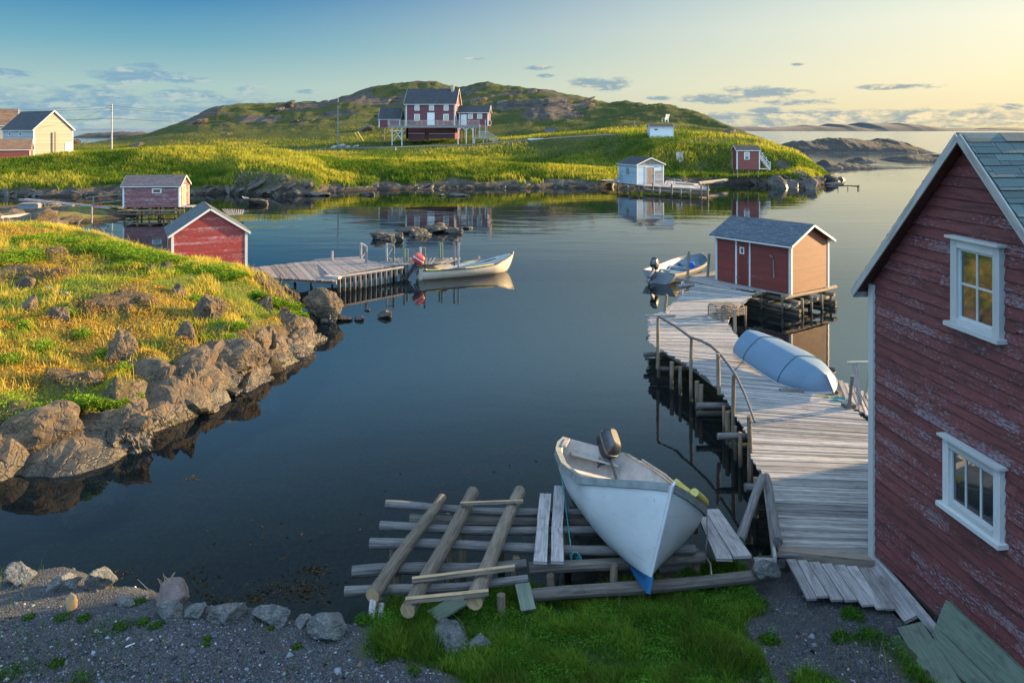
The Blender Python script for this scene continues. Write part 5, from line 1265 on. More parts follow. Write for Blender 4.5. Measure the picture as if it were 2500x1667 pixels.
# white boat hauled out on the slipway
m_ = pose_of((1.52, 15.75, .30), (1.98, 11.2, .99), -16)
b1, pt1, _ = boat('hauled_out_boat', 'white open boat with blue bottom hauled out on the log slipway, bow towards the camera', m_, 4.75, 2.24, .88, 1.62, .60, ('hull_white', 'hull_in', 'gun_grey'), 'hull_blue', thwarts=(.30, .55), rake=.12, gw=.085, full=.90, stern=.92, bot_v=.16, keelrise=.1, sec=.72)
# blue forefoot and keel
mb = MB(); mb.beam((-.02, 0, -.05), (4.55, 0, -.05), .05, .13); mb.beam((4.0, 0, -.05), (4.72, 0, .02), .055, .14, h1=.22); mb.build('keel', 'hull_blue', b1, world=False)
mb = MB(); mb.beam((.05, -.50, .58), (.05, .50, .58), .30, .03); mb.build('stern_seat', 'hull_in', b1, world=False)
outboard('black outboard motor tilted up on the stern of the hauled out white boat', m_ @ Matrix.Translation((0.0, .20, .54)), 44, 30, 'motor', 'motor_grey', 'motor', 1.25, group=None)
# oar with yellow padded sleeves along the gunwale on the far side
W1 = lambda x, y, z: m_ @ Vector((x, y, z))
mb = MB(); pts = [pt1(t, 1, 1) + Vector((0, -.03, .06)) for t in (.12, .3, .45, .6, .72, .82, .90)]; mb.tube([m_ @ p for p in pts], .026, 8); oar = mb.build('oar', 'wood'); tag(oar, 'grey pole laid along the gunwale of the hauled out boat', 'pole')
for a, b_ in ((.42, .58), (.74, .91)):
    mb = MB(); mb.tube([m_ @ (pt1(t, 1, 1) + Vector((0, -.02, .10))) for t in (a, (a * 2 + b_) / 3, (a + b_ * 2) / 3, b_)], .062, 10); o = mb.build('gunwale_pad', 'yellow', b1)
mb = MB(); c_ = m_ @ (pt1(.42, 1, -1) + Vector((0, 0, .03)))
for s_ in (-1,):
    p0 = pt1(.06, 1, s_); p1 = pt1(.25, 1, s_); mb.beam(m_ @ (p0 + Vector((0, .10, .05))), m_ @ (p1 + Vector((0, .10, .05))), .09, .03)
mb.build('stern_cap', 'wood', b1)
# teal rope down the side with a coil
mb = MB(); p0 = m_ @ (pt1(.16, 1, -1) + Vector((0, -.04, .03))); e = Q(1394, 1338, 12.15); pts = [p0.lerp(e, k / 8) for k in range(9)]; mb.tube(pts, .011, 6)
for q in range(4):
    c_ = e + Vector((.02 * q, -.03 * q, -.02)); mb.tube([c_ + Vector((math.sin(a) * .05 * (1 + .2 * q) + .07 * (1 - math.cos(a)) * .4, .02 * math.cos(a), -.20 * (1 + .1 * q) * (1 - math.cos(a)) / 2)) for a in [k * math.pi / 8 for k in range(17)]], .009, 5)
tag(mb.build('teal_rope', 'rope_teal', None, True), 'teal rope hanging over the left side of the hauled out boat, coiled at its end', 'rope')
mb = MB(); p0 = m_ @ (pt1(.80, 1, 1) + Vector((0, .04, 0))); e = Q(1722, 1355, 12.4); e2 = Q(1738, 1408, 11.8)
mb.tube([p0, p0.lerp(e, .5) + Vector((.02, 0, 0)), e, e.lerp(e2, .5) + Vector((.03, 0, .03)), e2, e2 + Vector((.04, -.1, -.12))], .012, 6); tag(mb.build('mooring_rope', 'rope', None, True), 'pale rope hanging from the right gunwale of the hauled out boat to the bank', 'rope')

# moored white boat in the middle
m_ = pose_of((-4.75, 39.25, -.13), (-.2, 41.45, -.11), 0)
b2, pt2, _ = boat('moored_boat', 'white wooden motorboat with black and yellow gunwale moored beside the left dock', m_, 5.35, 1.62, .66, 1.62, .74, ('hull_cream', 'hull_in', 'gun_black'), None, thwarts=(.2, .42, .64), rake=.75, gw=.05)
mb = MB()
for s_, a, b_ in ((-1, .03, .17), (-1, .42, .72), (1, .04, .3), (1, .52, .68)):
    mb = MB(); n = 8
    mb.tube([m_ @ (pt2(a + (b_ - a) * k / n, 1, s_) + Vector((0, s_ * .006, .012))) for k in range(n + 1)], .034, 8); mb.build('gunwale_strip', 'yellow', b2)
mb = MB(); mb.beam(m_ @ Vector((1.6, -.35, .52)), m_ @ Vector((4.1, .15, .75)), .05, .03); mb.beam(m_ @ Vector((3.7, .08, .72)), m_ @ Vector((4.4, .22, .80)), .13, .02); tag(mb.build('oar', 'gun_black'), 'dark oar lying across the seats of the moored white boat', 'oar')
mb = MB(); mb.box(m_ @ Vector((3.6, .62, .84)), .12, .12, .16, .5); mb.build('rowlock_block', 'wood_tan', b2)
outboard('red white and dark grey outboard motor tilted up on the moored white boat', m_ @ Matrix.Translation((0, .1, .66)), 34, -10, 'motor_red', 'motor_white', 'motor', 1.45, group=None)
mb = MB(); pts = [Q(1045, 643, 39.6), Q(1033, 652, 39.3), Q(1028, 660, 39.0)]
# grey skiff behind the store
m_ = pose_of((7.25, 38.1, -.10), (10.3, 42.2, -.08), 2)
b3, pt3, _ = boat('grey_skiff', 'grey open skiff with pale blue seats moored behind the red wharf store', m_, 5.4, 1.95, .66, 1.30, .88, ('hull_grey', 'hull_grey_in', 'wood_tan'), None, thwarts=(.14, .36, .56, .74), rake=.45, tw_mat='hull_pale', gw=.06)
mb = MB(); mb.beam(m_ @ Vector((1.3, -.5, .28)), m_ @ Vector((1.3, .0, .28)), .45, .4); mb.build('storage_box', 'hull_grey', b3)
tag((lambda mb: (mb.tube([m_ @ Vector((3.55, -.2, .25)), m_ @ Vector((3.55, -.2, .35)), m_ @ Vector((3.55, -.2, .66)), m_ @ Vector((3.55, -.2, .70))], [.13, .15, .15, .1], 12), mb.build('blue_bucket', 'bluebin'))[1])(MB()), 'bright blue bucket standing in the grey skiff', 'bucket')
outboard('dark grey outboard motor tilted up on the grey skiff stern', m_ @ Matrix.Translation((0, .25, .60)), 42, 5, 'motor', 'motor_grey', 'motor_grey', 1.35, group=None)
# upturned dinghy on the right wharf
m_ = pose_of((7.02, 23.0, 1.62), (7.86, 19.15, 1.56), 180 + 17)
b4, pt4, _ = boat('upturned_dinghy', 'pale blue dinghy lying upside down on the wharf with ropes over it', m_, 3.95, 1.52, .50, 1.05, .80, ('hull_pale', 'hull_in', 'hull_white'), None, thwarts=(.4,), rake=.25, inside=True, gw=.035, full=.78, sec=1.25)
for k_, t in enumerate((.20, .66)):
    mb = MB(); pts = [m_ @ (pt4(t, abs(v), 1 if v > 0 else -1) + Vector((0, .008 * (1 if v > 0 else -1), -.008))) for v in [q / 8 for q in range(-8, 9)]]
    e = pts[0] if pts[0].x < pts[-1].x else pts[-1]
    d_ = Vector((-.55, -.75 if k_ == 0 else -.45, 0)); ex = [e + d_ * .33 - Vector((0, 0, .04)), e + d_ - Vector((0, 0, .1))]
    for q in ex: q.z = max(q.z - .0, .845)
    pts = (ex[::-1] + pts) if e is pts[0] else (pts + ex)
    mb.tube(pts, .013, 5); tag(mb.build('tie_down_rope', 'rope_green', None, True), ('dark rope over the wide far end of the upturned dinghy', 'dark rope over the narrow near end of the upturned dinghy')[k_], 'rope')

# ================================================================== WHARVES
DZ = .82
# right wharf: planks between the two edges
Ld = [(1893, 1352), (1888, 1290), (1868, 1170), (1836, 1112), (1828, 1060), (1800, 1018), (1765, 963), (1700, 905), (1642, 868), (1607, 849), (1588, 836), (1586, 772), (1622, 762), (1655, 734), (1700, 697)]
Rd = [(2134, 1352), (2134, 1300), (2134, 1180), (2134, 1122), (2134, 1078), (2134, 1040), (2062, 990), (2010, 930), (1940, 897), (1870, 866), (1810, 838), (1772, 778), (1792, 757), (1815, 738), (1842, 720)]
tt = np.linspace(0, 1, len(Ld))
Lw = np.array([P(x, y, DZ)[:] for x, y in Ld]); Rw = np.array([P(x, y, DZ)[:] for x, y in Rd])
def edge_at(A, dist):
    pass
cl = np.concatenate([[0], np.cumsum(np.linalg.norm(np.diff((Lw + Rw) / 2, axis=0), axis=1))])
def LR(s):
    l = Vector([float(np.interp(s, cl, Lw[:, k])) for k in range(3)]); r = Vector([float(np.interp(s, cl, Rw[:, k])) for k in range(3)]); return l, r
wf = empty('boardwalk', P(2000, 1350, 0), 0, 'long grey plank wharf curving from the big red building out to the red store', 'wharf')
mb = MB(); s = 0.0; drop = lambda s: -.05 * math.sin(s * .55) - .03 * math.sin(s * 1.3 + 1)
while s < cl[-1]:
    w = random.uniform(.085, .125); l, r = LR(s + w / 2); d = (r - l).normalized()
    l = l - d * random.uniform(-.02, .09 if s > 6.8 else .04); r = r + d * random.uniform(-.02, .07 if l.y > 19 else .0)
    z = drop(s) + random.uniform(-.006, .006); yaw = random.uniform(-.012, .012)
    l.z += z + random.uniform(-.004, .004); r.z += z + random.uniform(-.006, .006); l.y += yaw; r.y -= yaw
    mb.beam(l, r, w - random.uniform(.008, .02), .032, (0, 0, 1), 0, None, seg=3, jit=.05); s += w
mb.build('deck', 'wood_deck', wf)
# bearers under the deck
for side in (0, 1, 2):
    mb = MB(); prev = None; s = 0
    while s < cl[-1] - .1:
        l, r = LR(s); p = l.lerp(r, (.06, .5, .94)[side]); p.z -= .13 - drop(s)
        if prev: mb.log(prev, p, .07, .07, 8, 0, 2, .004)
        prev = p; s += 1.9
    mb.build('bearer', 'log_grey', wf)
def post(x, y, zt=None, zb=-1.6, r_=.05, par=wf, mat='log_brown', lean=(0, 0), name='post', z=DZ, Yd=None):
    p = P(x, y, z) if Yd is None else Q(x, y, Yd); mb = MB(); mb.log(Vector((p.x + lean[0] * .5, p.y + lean[1] * .5, zb)), Vector((p.x - lean[0] * .5, p.y - lean[1] * .5, p.z if zt is None else zt)), r_ * 1.12, r_, 8, 0, 5, .01); return mb.build(name, mat, par)
for (x, y) in ((1607, 856), (1640, 880), (1661, 893), (1702, 925), (1712, 935), (1767, 985), (1777, 1000), (1796, 1035), (1808, 1050), (1830, 1085), (1845, 1160), (1900, 905), (1945, 935), (1680, 812), (1820, 745), (1795, 770), (1778, 800)): post(x, y, DZ - .05, r_=random.uniform(.04, .06))
for (x0, x1, y, z) in ((1578, 1606, 826, .55), (1572, 1600, 866, .35), (1700, 1760, 990, .55), (1600, 1612, 866, .2), (1752, 1790, 1065, .62), (1818, 1850, 1190, .6), (1610, 1655, 900, .25), (1780, 1830, 1090, -.0), (1700, 1745, 1010, .05)):
    mb = MB(); a = P(x0, y, z); b_ = P(x1 + 60, y - 2, z); mb.log(a, b_, .075, .075, 9, 0, 3, .006); mb.build('cross_log', 'log_grey', wf)
for (a, b_) in ((Q(1804, 1320, 12.6), Q(1862, 1165, 13.9)), (Q(1900, 1320, 12.3), Q(1870, 1160, 14.2))):
    mb = MB(); mb.log(a, b_, .075, .07, 9); mb.build('brace', 'log_grey', wf)
for (a, b_) in ((Q(1892, 1357, 12.05), Q(1868, 1172, 14.9)),):
    mb = MB(); mb.beam(a - Vector((0, 0, .1)), b_ - Vector((0, 0, .1)), .05, .2); mb.build('edge_board', 'wood', wf)
# handrail
rl = [(1607, 772, 23.5), (1650, 797, 22.6), (1687, 824, 21.6), (1710, 831, 21.1), (1737, 845, 20.5), (1760, 867, 19.7), (1780, 892, 19.0), (1795, 914, 18.4), (1815, 954, 17.6), (1829, 990, 16.9), (1843, 1030, 16.25)]
mb = MB(); mb.tube([Q(*q) for q in rl], [.034, .036, .04, .036, .038, .035, .036, .034, .032, .03, .027], 8, 0, None, .05)
mb.build('handrail', 'log_grey', wf)
for (x, yt, yb, Yd) in ((1607, 775, 900, 23.5), (1688, 827, 1015, 21.6), (1752, 863, 962, 19.6), (1791, 916, 1128, 18.4), (1829, 1015, 1215, 16.3)):
    mb = MB(); a = Q(x, yt, Yd); c_ = Q(x + random.uniform(-3, 5), yb, Yd); mb.log(c_, a, .052, .046, 8, 0, 5, .008); mb.build('rail_post', 'log_brown', wf)
mb = MB(); a = P(1612, 766, .8); mb.log(a - Vector((0, 0, 1.2)), Q(1628, 718, a.y + .1), .055, .05, 8); mb.build('mooring_post', 'log_brown', wf)
mb = MB(); a = P(1575, 772, .78); mb.beam(a, P(1650, 771, .86), .05, .09); mb.beam(P(1625, 764, .86), P(1656, 738, .86), .08, .04); mb.build('edge_board', 'wood', wf)
# ramp of lengthwise boards at the near end
rp = empty('ramp', P(2030, 1430, .7), 0, 'short ramp of seven wide grey boards at the near end of the boardwalk', 'ramp')
top = [(1918, 1366), (1944, 1367), (1971, 1371), (2002, 1375), (2033, 1379), (2064, 1382), (2094, 1385), (2128, 1389)]; bot = [(1965, 1455), (1993, 1460), (2027, 1464), (2062, 1468), (2099, 1472), (2134, 1477), (2158, 1482), (2188, 1489)]
mb = MB()
for k_ in range(7):
    a = (P(*top[k_], .86) + P(*top[k_ + 1], .86)) / 2; b_ = (P(*bot[k_], .74) + P(*bot[k_ + 1], .74)) / 2; b_ += (b_ - a).normalized() * random.uniform(-.05, .05)
    wa = (P(*top[k_ + 1], .86) - P(*top[k_], .86)).length; wb = (P(*bot[k_ + 1], .76) - P(*bot[k_], .76)).length; mb.beam(a, b_, wa * .90, .035, (0, 0, 1), 0, None, wb * .90)
mb.build('boards', 'wood', rp)
mb = MB(); mb.beam(P(1898, 1348, .76), P(2132, 1372, .76), .16, .14); mb.build('crossbeam', 'wood_tan', rp)
mb = MB(); mb.beam(P(1950, 1430, .62), P(2150, 1455, .62), .1, .12); mb.build('crossbeam', 'wood_dark', rp)
# little landing with rail frame beside the big house
fr = empty('rail_frame', P(2085, 985, DZ), 0, 'pale timber rail frame with hanging rope beside the white corner of the big red building', 'railing')
Yf = 18.75
mb = MB(); mb.beam(Q(2068, 885, Yf), Q(2136, 884, Yf), .06, .045); mb.build('top_rail', 'wood', fr)
mb = MB(); mb.beam(Q(2086, 887, Yf), Q(2100, 988, Yf), .09, .05, (0, 1, 0)); mb.build('post', 'wood', fr)
mb = MB(); mb.beam(Q(2081, 918, Yf - .2), Q(2072, 998, Yf - .2), .06, .05, (0, 1, 0)); mb.build('post', 'wood_tan', fr)
mb = MB(); a = Q(2122, 888, Yf); 
for q in range(3): e = Q(2112 - 5 * q, 975, Yf + .1); mb.tube([a, a.lerp(e, .4) + Vector((.03, 0, -.1)), a.lerp(e, .8) + Vector((.02, 0, -.12)), e - Vector((0, 0, .05))], .008, 5)
tag(mb.build('hanging_rope', 'rope'), 'thin pale rope loops hanging from the rail frame', 'rope')
ld = empty('side_landing', P(2110, 1000, DZ), 0, 'small plank landing behind the corner of the big red building', 'landing')
mb = MB()
for k_ in range(10): a = P(2078 + k_ * 14, 992 + k_ * 7.5, .86); mb.beam(a, a + Vector((.55, 1.9, 0)), .12, .03)
mb.build('boards', 'wood', ld)
mb = MB(); mb.log(P(2085, 1005, .70), P(2200, 1060, .70), .07); mb.build('bearer', 'log_grey', ld)
# things lying on the wharf
mb = MB(); mb.log(P(1905, 955, .91), P(2008, 958, .91), .085, .085, 10); tag(mb.build('support_log', 'log_grey'), 'round grey log under the near end of the upturned dinghy', 'log')
mb = MB(); mb.log(P(2025, 952, .91), P(2052, 962, .91), .08, .08, 10); tag(mb.build('log_stub', 'wood_tan'), 'short log stub by the bow of the upturned dinghy', 'log')
mb = MB(); g = P(2035, 975, .88)
for q in range(5): mb.tube([g + Vector((math.cos(a) * .16 + q * .05, math.sin(a) * .12 - q * .04, .03 + .02 * math.sin(a * 3 + q))) for a in [k * .42 for k in range(16)]], .012, 5)
mb.tube([P(2018, 966, 1.0), P(2030, 972, .88), P(2060, 985, .87), P(2078, 990, .9)], .012, 5)
tag(mb.build('coiled_rope', 'rope_teal'), 'tangle of pale teal rope by the bow of the upturned dinghy', 'rope')
mb = MB(); mb.box(P(2072, 992, .90), .28, .2, .14, .3); tag(mb.build('dark_block', 'rock_fg'), 'dark lump at the rail frame foot where the teal rope ends', 'weight')
mb = MB(); mb.beam(P(1842, 905, .845), P(1905, 935, .845), .12, .03); 
# lobster traps
def trap(loc, rz, label, L=.75, w=.55, h=.42):
    t_ = empty('lobster_trap', loc, rz, label, 'lobster trap', 'lobster traps on the wharf')
    mb = MB()
    for x in (-L / 2, 0, L / 2):
        pts = [Vector((x, -w / 2, 0)), Vector((x, -w / 2, h * .75)), Vector((x, -w / 2 * .7, h)), Vector((x, w / 2 * .7, h)), Vector((x, w / 2, h * .75)), Vector((x, w / 2, 0))]
        for a, b_ in zip(pts, pts[1:]): mb.beam(a, b_, .03, .03, (1, 0, 0))
        mb.beam((x, -w / 2, .015), (x, w / 2, .015), .04, .03)
    mb.build('bows', 'wood_tan', t_, world=False)
    mb = MB()
    for k_ in range(5): z = .05 + k_ * h * .17; [mb.beam((-L / 2 - .02, y, z), (L / 2 + .02, y, z), .012, .03, (0, 0, 1)) for y in (-w / 2 - .02, w / 2 + .02)]
    for k_ in range(7): y = -w / 2 * .7 + w * .7 * k_ / 6; mb.beam((-L / 2 - .02, y, h + .02), (L / 2 + .02, y, h + .02), .035, .012)
    mb.build('laths', 'wood_tan', t_, world=False)
    mb = MB()
    for x in (-L / 2, L / 2):
        for k_ in range(6): y = -w / 2 + w * k_ / 5; mb.beam((x, y, 0), (x, y * .8, h * .95), .004, .004, (1, 0, 0))
        for k_ in range(5): z = h * (k_ + .5) / 5.5; mb.beam((x, -w / 2, z), (x, w / 2, z), .004, .004)
    mb.build('netting', 'rope_green', t_, world=False); return t_
trap(P(1762, 772, .84), R(18), 'sunlit wooden lobster trap on the bend of the boardwalk', .72, .62, .44)
trap(P(1790, 768, .84), R(30), 'second wooden lobster trap pressed behind the sunlit one at the wharf edge', .62, .5, .34)
for (x, yt, yb) in ((1765, 754, 800), (1793, 755, 815)):
    mb = MB(); p = P(x, 782, .82); mb.beam(Vector((p.x, p.y, -.6)), Q(x, yt, p.y), .10, .08, (1, 0, 0)); mb.build('corner_post', 'wood_tan', wf)

# platform and crib under the red store
cr = empty('log_crib', P(1870, 715, 0), 0, 'crib of brown logs and posts holding up the red wharf store', 'crib')
mm = Matrix.Translation(P(1930.8, 718.7, .82)) @ Matrix.Rotation(math.atan2(.585, .811), 4, 'Z')
L3 = lambda x, y, z: mm @ Vector((x, y, z))
def clog(a, b_, r_=.085, name='log', mat='log_brown'): mb = MB(); mb.log(L3(*a), L3(*b_), r_, r_, 9, 0, 4, .012); return mb.build(name, mat, cr)
for y in (.1, 1.2, 2.4, 3.7): clog((-.75 if y != .1 else -.35, y, -.12), (3.05 if y != .1 else 3.45, y, -.12), .09)
for x in (.1, 1.4, 2.6): clog((x, -.35, -.29), (x, 4.6, -.29), .085)
for y in (.0, 1.3, 2.6, 3.9): clog((-.3, y, -.46), (3.1, y, -.46), .085)
for x in (.05, 2.65): clog((x, -.4, -.62), (x, 4.4, -.62), .085); clog((x, -.4, -.80), (x, 4.4, -.80), .085)
for (x, y) in ((-.15, .3), (-.15, 1.3), (-.15, 2.3), (.5, -.2), (1.15, -.2), (1.9, -.2), (2.6, -.2), (2.85, 1.0), (2.85, 3.2), (-.15, 3.6)): clog((x, y, -1.6), (x, y, -.2), .06, 'post')
mb = MB()
for k_ in range(9): x = -.10 - k_ * .115; mb.beam(L3(x, 4.9 if k_ > 1 else 5.2, -.02 - .0 * k_), L3(x, .55 + .22 * k_ if k_ > 1 else -.1, -.02), .105, .04)
for k_ in range(12): y = 3.95 + k_ * .12; mb.beam(L3(-.05, y, -.02), L3(1.8, y, -.02), .11, .04)
mb.build('platform', 'wood_deck', cr)
mb = MB(); mb.beam(L3(-1.15, 5.2, -.06), L3(-1.0, -.2 + 2.4, -.10), .14, .14); mb.build('edge_beam', 'wood_tan', cr)
for (x, yt, Yd) in ((1682, 615, 34.8), (1731, 620, 35.6)):
    mb = MB(); a = Q(x, yt, Yd); mb.log(Vector((a.x - .12, a.y, -.8)), a, .07, .06, 9); mb.build('mooring_post', 'log_brown', cr)
mb = MB(); mb.log(P(1655, 700, .75), P(1700, 695, .75), .09); mb.log(P(1655, 745, .2), P(1672, 680, .8), .05); mb.log(P(1670, 742, .2), P(1665, 690, .8), .05); mb.build('brace', 'wood', cr)

# ---- left wharf
lw = empty('left_wharf', P(760, 670, 0), 0, 'weathered plank wharf with paired posts running from the left red shed to the moored boat', 'wharf')
def quad_deck(mb, bl, br, fr_, fl, z, n, w=.92, zf=None):
    """planks crossing from the back edge (bl-br) to the front edge (fl-fr)"""
    zf = z if zf is None else zf
    for k_ in range(n):
        t = (k_ + .5) / n; a = P(*bl, z).lerp(P(*br, z), t); b_ = P(*fl, zf).lerp(P(*fr_, zf), t); wd = (P(*fl, z) - P(*fr_, z)).length / n
        d = (b_ - a).normalized(); a = a - d * random.uniform(-.03, .05); b_ = b_ + d * random.uniform(-.03, .06); dz_ = random.uniform(-.008, .008); a.z += dz_; b_.z += dz_
        mb.beam(a, b_, wd * w * random.uniform(.92, 1.0), .035)
mb = MB(); quad_deck(mb, (603, 655.5), (765, 637), (820, 687), (620, 677), .78, 23, .93, .66); mb.build('deck', 'wood_pale', lw)
mb = MB(); quad_deck(mb, (765, 636), (881, 630), (940, 651), (808, 676), .76, 15); quad_deck(mb, (881, 640), (985, 637), (988, 646), (925, 654), .74, 12)
quad_deck(mb, (945, 631), (1128, 630), (1090, 643), (985, 648), .72, 18); mb.build('deck', 'wood_pale', lw)
mb = MB(); mb.beam(P(768, 635, .82), P(882, 628, .82), .07, .07); mb.beam(P(620, 679, .62), P(822, 689, .56), .05, .18); mb.beam(P(808, 678, .70), P(985, 652, .68), .07, .09); mb.beam(P(795, 675, .72), P(830, 678, .72), .25, .12); mb.build('edge_board', 'wood', lw)
for k_ in range(14):
    x = 828 + k_ * 12.6; y = 679 - k_ * 2.2; mb = MB(); p = P(x, y, .66); mb.beam(Vector((p.x, p.y, -.5)), Vector((p.x, p.y, .62)), .15, .12, (1, 0, 0)); mb.build('pile', 'log_grey', lw)
mb = MB(); mb.beam(P(808, 690, .30), P(985, 662, .30), .5, .10); mb.build('bearer', 'wood_dark', lw)
for (x, yt, yb) in ((811, 613, 637), (881, 593, 633), (894, 601, 644), (944, 594, 638), (961, 600, 641), (987, 608, 641), (994, 607, 637), (1026, 604, 640), (1037, 605, 643), (1073, 592, 630), (1079, 593, 632), (1109, 593, 632), (1119, 594, 634)):
    mb = MB(); p = P(x, yb, .75); t = Q(x, yt, p.y); mb.beam(Vector((p.x, p.y, -.4)), t, .14 if x == 811 else .09, .10, (1, 0, 0)); mb.build('post', 'wood' if x not in (987, 994, 1037, 1073, 1079, 961) else 'green_board', lw)
for (x0, y0, x1, y1) in ((881, 594, 894, 601), (944, 595, 961, 600), (893, 616, 882, 632), (958, 606, 944, 630), (1026, 604, 1037, 606)):
    mb = MB(); Yd = P(x0, 637, .75).y; mb.beam(Q(x0, y0, Yd), Q(x1, y1, Yd - .1), .05, .06); mb.build('rail', 'wood', lw)
mb = MB(); p = P(687, 676, .7); mb.log(Vector((p.x, p.y - .1, -.9)), Vector((p.x, p.y - .1, .78)), .055, .05, 8); mb.build('post', 'log_brown', lw)
for x, y in ((640, 672), (760, 676), (720, 650), (640, 660)): mb = MB(); p = P(x, y, .6); mb.log(Vector((p.x, p.y, -.9)), Vector((p.x, p.y, .6)), .06); mb.build('post', 'log_brown', lw)
mb = MB(); g = P(614, 671, .84)
for q in range(3): mb.tube([g + Vector((math.cos(a) * (.26 - .03 * q), math.sin(a) * .16, .01 + .24 * max(0, math.sin(a)) * (q == 0))) for a in [k * .35 for k in range(18)]], .015, 5)
tag(mb.build('rope_hoop', 'rope'), 'loop of stiff rope on the wharf next to the red shed corner', 'rope')

# ---- slipway of logs under the hauled out boat
sw = empty('slipway', P(1150, 1400, .4), 0, 'slipway of grey crosswise logs and round peeled logs on the near bank', 'slipway')
for k_, (y, xl, xr, z, r_, yr) in enumerate(((1233, 939, 1480, 1.02, .070, 1255), (1284, 925, 1560, 1.00, .072, 1300), (1329, 901, 1700, .98, .082, 1342), (1398, 859, 1288, .96, .088, 1375), (1448, 838, 1290, .92, .070, 1415))):
    mb = MB(); mb.log(P(xl, y, z), P(xr, yr, z), r_, r_ * .82, 11, 0, 14, .022); mb.build('cross_log', 'log_grey', sw)
for (y, xl, xr, z, yr) in ((1268, 1000, 1480, .86, 1278), (1390, 1290, 1720, .80, 1360), (1455, 1290, 1870, .74, 1405), (1300, 1400, 1700, .82, 1290)):
    mb = MB(); mb.log(P(xl, y, z), P(xr, yr, z), .09, .085, 10, 0, 7, .012); mb.build('under_log', 'wood_dark', sw)
for (xt, yt, xb, yb, z0, z1, r0, r1) in ((1079, 1214, 912, 1450, 1.22, 1.10, .085, .10), (1158, 1200, 995, 1492, 1.26, 1.13, .11, .105), (1267, 1202, 1155, 1468, 1.26, 1.13, .105, .115)):
    mb = MB(); mb.log(P(xb, yb, z1), P(xt, yt, z0), r1, r0, 12, 0, 18, .018, 1); mb.build('skid_log', ['log', 'cut'], sw)
for x, y, zb in ((925, 1460, .2), (958, 1320, -.8), (970, 1400, -.3), (1100, 1330, -.8), (1130, 1300, -.8), (1095, 1250, -1.0), (1225, 1450, .1), (1260, 1360, -.2), (1350, 1310, -.3), (1345, 1400, .1), (1385, 1260, -.6), (1225, 1260, -.9), (1500, 1380, .1), (1700, 1340, .1), (1600, 1300, -.2)):
    mb = MB(); p = P(x, y, .85); mb.log(Vector((p.x, p.y, zb)), p, .07, .06, 8); mb.build('stilt', 'log_brown', sw)
mb = MB(); a = P(912, 1462, 1.02); mb.beam(a, Vector((a.x - .03, a.y - .22, .55)), .07, .09, (1, 0, 0)); mb.beam(a + Vector((.12, 0, -.05)), Vector((a.x + .1, a.y - .3, .5)), .07, .07, (1, 0, 0)); mb.beam(Vector((a.x - .1, a.y - .28, .60)), Vector((a.x + .55, a.y - .2, .60)), .08, .06); mb.build('prop', 'wood', sw)
mb = MB(); mb.beam(P(1275, 1425, .9), P(1290, 1490, .72), .22, .04); mb.build('prop_board', 'green_board', sw)
def slab_board(pts, w, label, mat='wood', th=.045, name='plank', cat='plank'):
    mb = MB(); L = [P(x, y, z) for x, y, z in pts]
    for k_ in range(len(L) - 1): mb.beam(L[k_], L[k_ + 1] + (L[k_ + 1] - L[k_]) * .01, w * random.uniform(.9, 1.1), th, (0, 0, 1), 0, .6, w * random.uniform(.9, 1.1))
    o = mb.build(name, mat); return tag(o, label, cat)
slab_board([(1332, 1207, 1.2), (1326, 1270, 1.17), (1319, 1372, 1.14)], .185, 'cracked grey plank on the slipway, the left of the pair beside the boat')
slab_board([(1366, 1188, 1.2), (1360, 1290, 1.17), (1361, 1372, 1.14)], .185, 'cracked grey plank on the slipway, the right of the pair touching the boat')
slab_board([(1722, 1255, 1.0), (1768, 1365, 1.0)], .27, 'grey plank to the right of the boat, the one nearer to it', 'wood')
slab_board([(1737, 1245, 1.02), (1812, 1358, 1.02)], .27, 'grey plank to the right of the boat, the one nearer to the boardwalk', 'wood')
def slab_half(a, b_, r_, label):
    mb = MB(); mb.beam(a, b_, r_ * 1.6, r_ * .5, (0, .5, 1), 0, .9, jit=.06, seg=6); d = Vector((0, -.02, -r_ * .6)); mb.beam(a + d, b_ + d, r_ * 1.1, r_ * .9, (0, .5, 1), 1, .2, jit=.08, seg=6); return tag(mb.build('split_slab', ['cut', 'log']), label, 'split log')
slab_half(P(1006, 1410, 1.32), P(1256, 1380, 1.36), .055, 'long split slab with pale cut face laid across the two round logs')
slab_half(P(990, 1460, 1.27), P(1192, 1440, 1.30), .06, 'short split slab with bark laid across the ends of the round logs')
slab_half(P(1124, 1226, 1.40), P(1277, 1220, 1.42), .04, 'thin pale slab across the far ends of the round logs')
mb = MB(); mb.beam(P(1055, 1505, .75), P(1130, 1462, .78), .28, .03); tag(mb.build('sunken_board', 'green_board'), 'dull green board lying in the grass under the slipway', 'plank')
